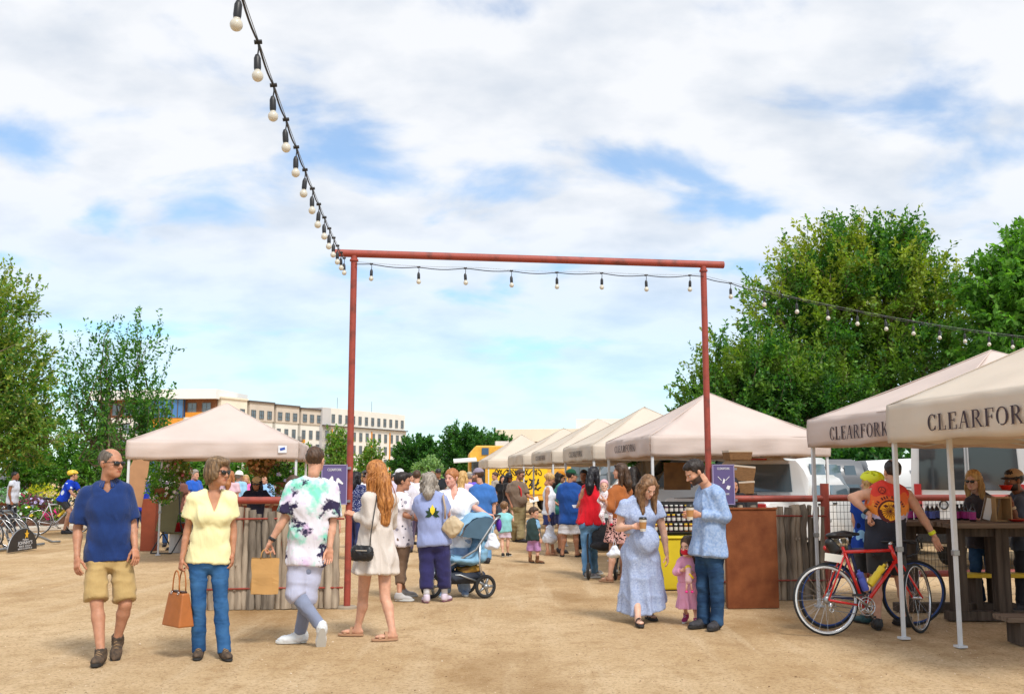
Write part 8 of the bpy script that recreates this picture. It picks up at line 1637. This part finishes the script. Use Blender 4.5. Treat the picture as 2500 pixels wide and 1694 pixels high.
# cork board, crates and stall goods
M_cork = mat('brown_kraft_board', lin((126, 90, 50)), .9, c2=lin((92, 62, 34)), vscale=5, detail=6); p_ = gp(1650, 17.2); b = MB(); b.box((p_[0], p_[1], 1.58), (.46, .03, .46), (0, 0, AY)); cbd = b.build('notice_board', M_cork, None); tag(cbd, 'brown kraft notice board hung under the gate canopy', 'board')
M_crate = mat('cardboard_crate', lin((138, 100, 62)), .9, c2=lin((108, 76, 46)), vscale=22, bump=.3, bscale=30, stretch=(1, 1, 4))
for i, (x, y, w_, h_, a_) in enumerate(((1800, 1113, .34, .15, 0), (1807, 1157, .34, .24, 5), (1812, 1192, .26, .2, -3))):
    p_ = pix(x, y, 15.6); r = thing('cardboard_crate', ['flat cardboard crate at the top of the stack by the right sign', 'wide cardboard crate in the middle of the stack by the right sign', 'narrow cardboard crate at the bottom of the stack by the right sign'][i], 'crate', p_ - Z * h_ / 2, AY, 'stacked crates by the right sign'); b = MB(); b.box((0, 0, h_ / 2), (w_, .28, h_ - .03), (0, R(a_), 0), taper=1.12); b.build('box', M_crate, r, bevel=.006); b = MB(); b.box((0, 0, h_ - .005), (w_ * 1.13, .3, .03), (0, R(a_), 0)); b.build('rim', mat('crate_rim', lin((190, 176, 160)), .8), r)
p_ = gp(1812, 15.65); b = MB(); b.box((p_[0], p_[1], .66), (.3, .28, 1.32), (0, 0, AY)); tag(b.build('plinth', mat('dark_plinth', (.03, .028, .03), .8), None), 'dark plinth under the crate stack behind the fence', 'plinth')
# ------------------------------------------------------------------ flower stall under the left canopy
def basket(label, p, r_, n, cols, flow, seed, pot=True, size=.06, hang=True, nfl=50, fs=.035, cat='flower basket', name='flower_basket'):
    rng = np.random.default_rng(seed); o = np.asarray(p, float); rt_ = thing(name, label, cat, o); d = rng.normal(0, 1, (n, 3)); d /= np.linalg.norm(d, axis=1)[:, None]; f = rng.random((n, 1)) ** .4; P = o + d * np.array(r_) * f
    leaves('foliage', P, d * .5, size, cols, rt_, rng, o, .15, .55); k = rng.choice(n, nfl); mb = [MB(o) for _ in flow]
    for j in k:
        q = o + d[j] * np.array(r_) * rng.uniform(.85, 1.05); i = rng.integers(0, len(flow)); x, y, z = basis(d[j]); s = fs * rng.uniform(.7, 1.3)
        for a in range(5): c_, s_ = math.cos(a * 1.2566), math.sin(a * 1.2566); mb[i].quad(q, q + (x * math.cos(a * 1.2566 - .5) + y * math.sin(a * 1.2566 - .5)) * s * .8 + z * s * .2, q + (x * c_ + y * s_) * s + z * s * .3, q + (x * math.cos(a * 1.2566 + .5) + y * math.sin(a * 1.2566 + .5)) * s * .8 + z * s * .2)
    for i, m_ in enumerate(flow):
        if mb[i].v: stuff(mb[i].build('blossoms', m_, rt_))
    if pot: b = MB(o); b.lathe([(r_[0] * .4, -r_[2] * .75), (r_[0] * .62, -r_[2] * .15), (r_[0] * .64, -r_[2] * .1), (r_[0] * .55, -r_[2] * .12)], o, Z, 16); b.build('pot', mat('brown_pot', lin((120, 70, 44)), .7), rt_, True)
    if hang:
        for a in range(3): b = MB(o); b.tube([o + np.array((math.cos(a * 2.1), math.sin(a * 2.1), 0)) * r_[0] * .6, o + Z * (2.12 - o[2])], .004, 4); b.build('hanger', M_cable, rt_)
    return rt_
m_fw, m_fl, m_fp, m_fy, m_fr, m_fm = (mat('petal_' + k, lin(v), .7) for k, v in dict(white=(236, 236, 240), lilac=(186, 176, 224), pink=(226, 120, 160), yellow=(240, 210, 60), rust=(176, 120, 80), magenta=(226, 30, 130)).items())
basket('hanging basket of white and lilac flowers by the left canopy pole', pix(398, 1185, 20.0), (.33, .3, .36), 1500, np.concatenate((elm, bright)), [m_fw, m_fl], 1, nfl=70)
basket('hanging basket of brown and pink blooms behind the white flower basket', pix(432, 1150, 20.6), (.3, .28, .22), 900, olive, [m_fr, m_fp, m_fw], 2, nfl=90)
basket('big hanging basket of rusty dried blooms above the vendor', pix(642, 1138, 19.2), (.31, .28, .19), 1000, G((120, 100, 60), (96, 84, 50)), [m_fr, mat('petal_dry', lin((206, 170, 130)), .7)], 3, nfl=150)
basket('hanging basket of white flowers right of the vendor', pix(690, 1172, 19.0), (.27, .25, .36), 1000, np.concatenate((elm, dk)), [m_fw, m_fl], 4, nfl=60)
basket('red pot plant on the ground behind the folding chair', pix(436, 1268, 21.5), (.16, .16, .14), 260, bright, [m_fw], 5, pot=False, hang=False, nfl=6)
p_ = pix(434, 1276, 21.5); b = MB(); b.lathe([(.13, -.18), (.18, 0), (.19, .01)], p_, Z, 16); tag(b.build('pot', mat('red_pot', lin((200, 30, 44)), .5), None, True), 'glossy red pot behind the folding chair', 'pot'); b = MB(); b.lathe([(.16, 0), (.16, p_[2] - .18)], (p_[0], p_[1], 0), Z, 12); tag(b.build('stand', mat('pale_stand', (.5, .48, .46), .7), None), 'pale plinth under the red pot', 'stand')
# folding chair
cp = gnd(413, 1350); fc_ = thing('folding_chair', 'olive mesh folding recliner chair under the left canopy', 'chair', cp, R(-14)); M_ol = mat('olive_mesh', lin((104, 98, 66)), .85, var=.08, bump=.2, bscale=120)
b = MB(); b.box((-.02, -.02, .86), (.44, .02, .86), (R(-12), R(4), 0)); b.build('backrest', M_ol, fc_); b = MB(); b.box((.06, .24, .42), (.46, .44, .02), (R(4), 0, 0)); b.build('seat', M_ol, fc_)
for s in (-1, 1): b = MB(); x = s * .24; b.tube([(x, -.12, 1.3), (x, 0, .55), (x + .02, .03, .42)], .014, 7); b.build('back_tube', M_black, fc_, True); b = MB(); b.tube([(x, -.3, .02), (x, .1, .4), (x, .42, .6)], .014, 7); b.build('leg', M_black, fc_, True); b = MB(); b.tube([(x, .5, .02), (x, .1, .42), (x, 0, .6)], .014, 7); b.build('leg', M_black, fc_, True); b = MB(); b.box((x, .2, .62), (.05, .42, .025)); b.build('arm', M_black, fc_, bevel=.008)
for (y, z) in ((-.3, .02), (.5, .02), (-.12, 1.3)): b = MB(); b.tube([(-.24, y, z), (.24, y, z)], .014, 7); b.build('cross_tube', M_black, fc_, True)
# cardboard sign and stall counter
p_ = pix(337, 1160, 21.0); S = SDF(.02); b = MB(); pts_ = [(-.2, -.6), (.1, -.66), (.2, .1), (.22, .42), (.05, .44), (-.1, .34), (-.2, .1)]; b.prism([p_ + U * x + Z * z for x, z in pts_], W * .02); tag(b.build('cardboard_sign', mat('cardboard', lin((176, 132, 96)), .9, var=.08), None), 'large brown cardboard sheet leaning behind the navy polo man', 'cardboard')
ct = gp(575, 20.6); cn = thing('stall_counter', 'red brown stall counter under the left canopy', 'counter', ct, AY); b = MB(); b.box((.25, 0, .5), (1.7, .6, 1.0)); b.build('front', mat('red_brown_board', lin((140, 66, 40)), .8, var=.12), cn); b = MB(); b.box((.25, 0, 1.02), (1.8, .7, .04)); b.build('top', mat('pale_top', lin((176, 140, 110)), .7), cn)
sl_ = gp(380, 22.0); b = MB(); b.box((sl_[0], sl_[1], .55), (.3, .3, 1.1)); tag(b.build('plant_stand', mat('red_brown_board', lin((140, 66, 40)), .8), None), 'red brown wooden stand behind the left canopy pole', 'stand')
# flower planters and kerb at far left
kp = MB(); a_, b_ = gnd(-80, 1306), gnd(215, 1290); kp.prism([a_, b_, b_ + W * 1.5, a_ + W * 1.5], (0, 0, .13)); struct(kp.build('kerb', mat('pale_concrete', lin((196, 186, 172)), .9, var=.06), None, bevel=.02))
for i, (x, y, dd, r_, cols, fl, lab) in enumerate(((18, 1222, 31, (.5, .4, .3), G((90, 140, 100), (110, 150, 110)), [m_fw], 'planter of grey-green herbs at the left edge'), (58, 1222, 32, (.28, .3, .2), elm, [m_fm], 'planter of magenta flowers beyond the bike rack'), (100, 1212, 33, (.45, .4, .3), G((200, 190, 60), (170, 180, 60)), [m_fy], 'planter of tall yellow plants beyond the bike rack'), (84, 1232, 31, (.4, .3, .22), G((110, 70, 90), (90, 60, 80)), [m_fl], 'planter of purple leaved plants beyond the bike rack'), (128, 1240, 31.5, (.4, .35, .28), dk, [m_fw], 'planter of dark green grasses left of the cyclist'), (124, 1256, 30.5, (.16, .2, .14), elm, [m_fm], 'low planter of magenta blooms left of the cyclist'), (68, 1254, 30.5, (.3, .25, .2), bright, [m_fy, m_fw], 'low planter of bright green leaves behind the rack'))):
    p_ = pix(x, y, dd); r_ = tuple(q * 1.3 for q in r_); basket(lab, p_, r_, 500, cols, fl, 30 + i, hang=False, nfl=90 if i in (1, 5) else 26, size=.1, cat='planter', name='flower_planter', fs=.05)
    b = MB(); b.box((p_[0], p_[1], max(.05, (p_[2] - r_[2] * .6) / 2)), (r_[0] * 1.3, r_[1] * 1.3, max(.1, p_[2] - r_[2] * .6))); tag(b.build('planter_block', mat('dark_soil_block', lin((96, 62, 44)), .9), None), 'brown wooden block raising the %s' % lab.replace('planter of ', '').replace(' beyond the bike rack', ' bed'), 'plinth')
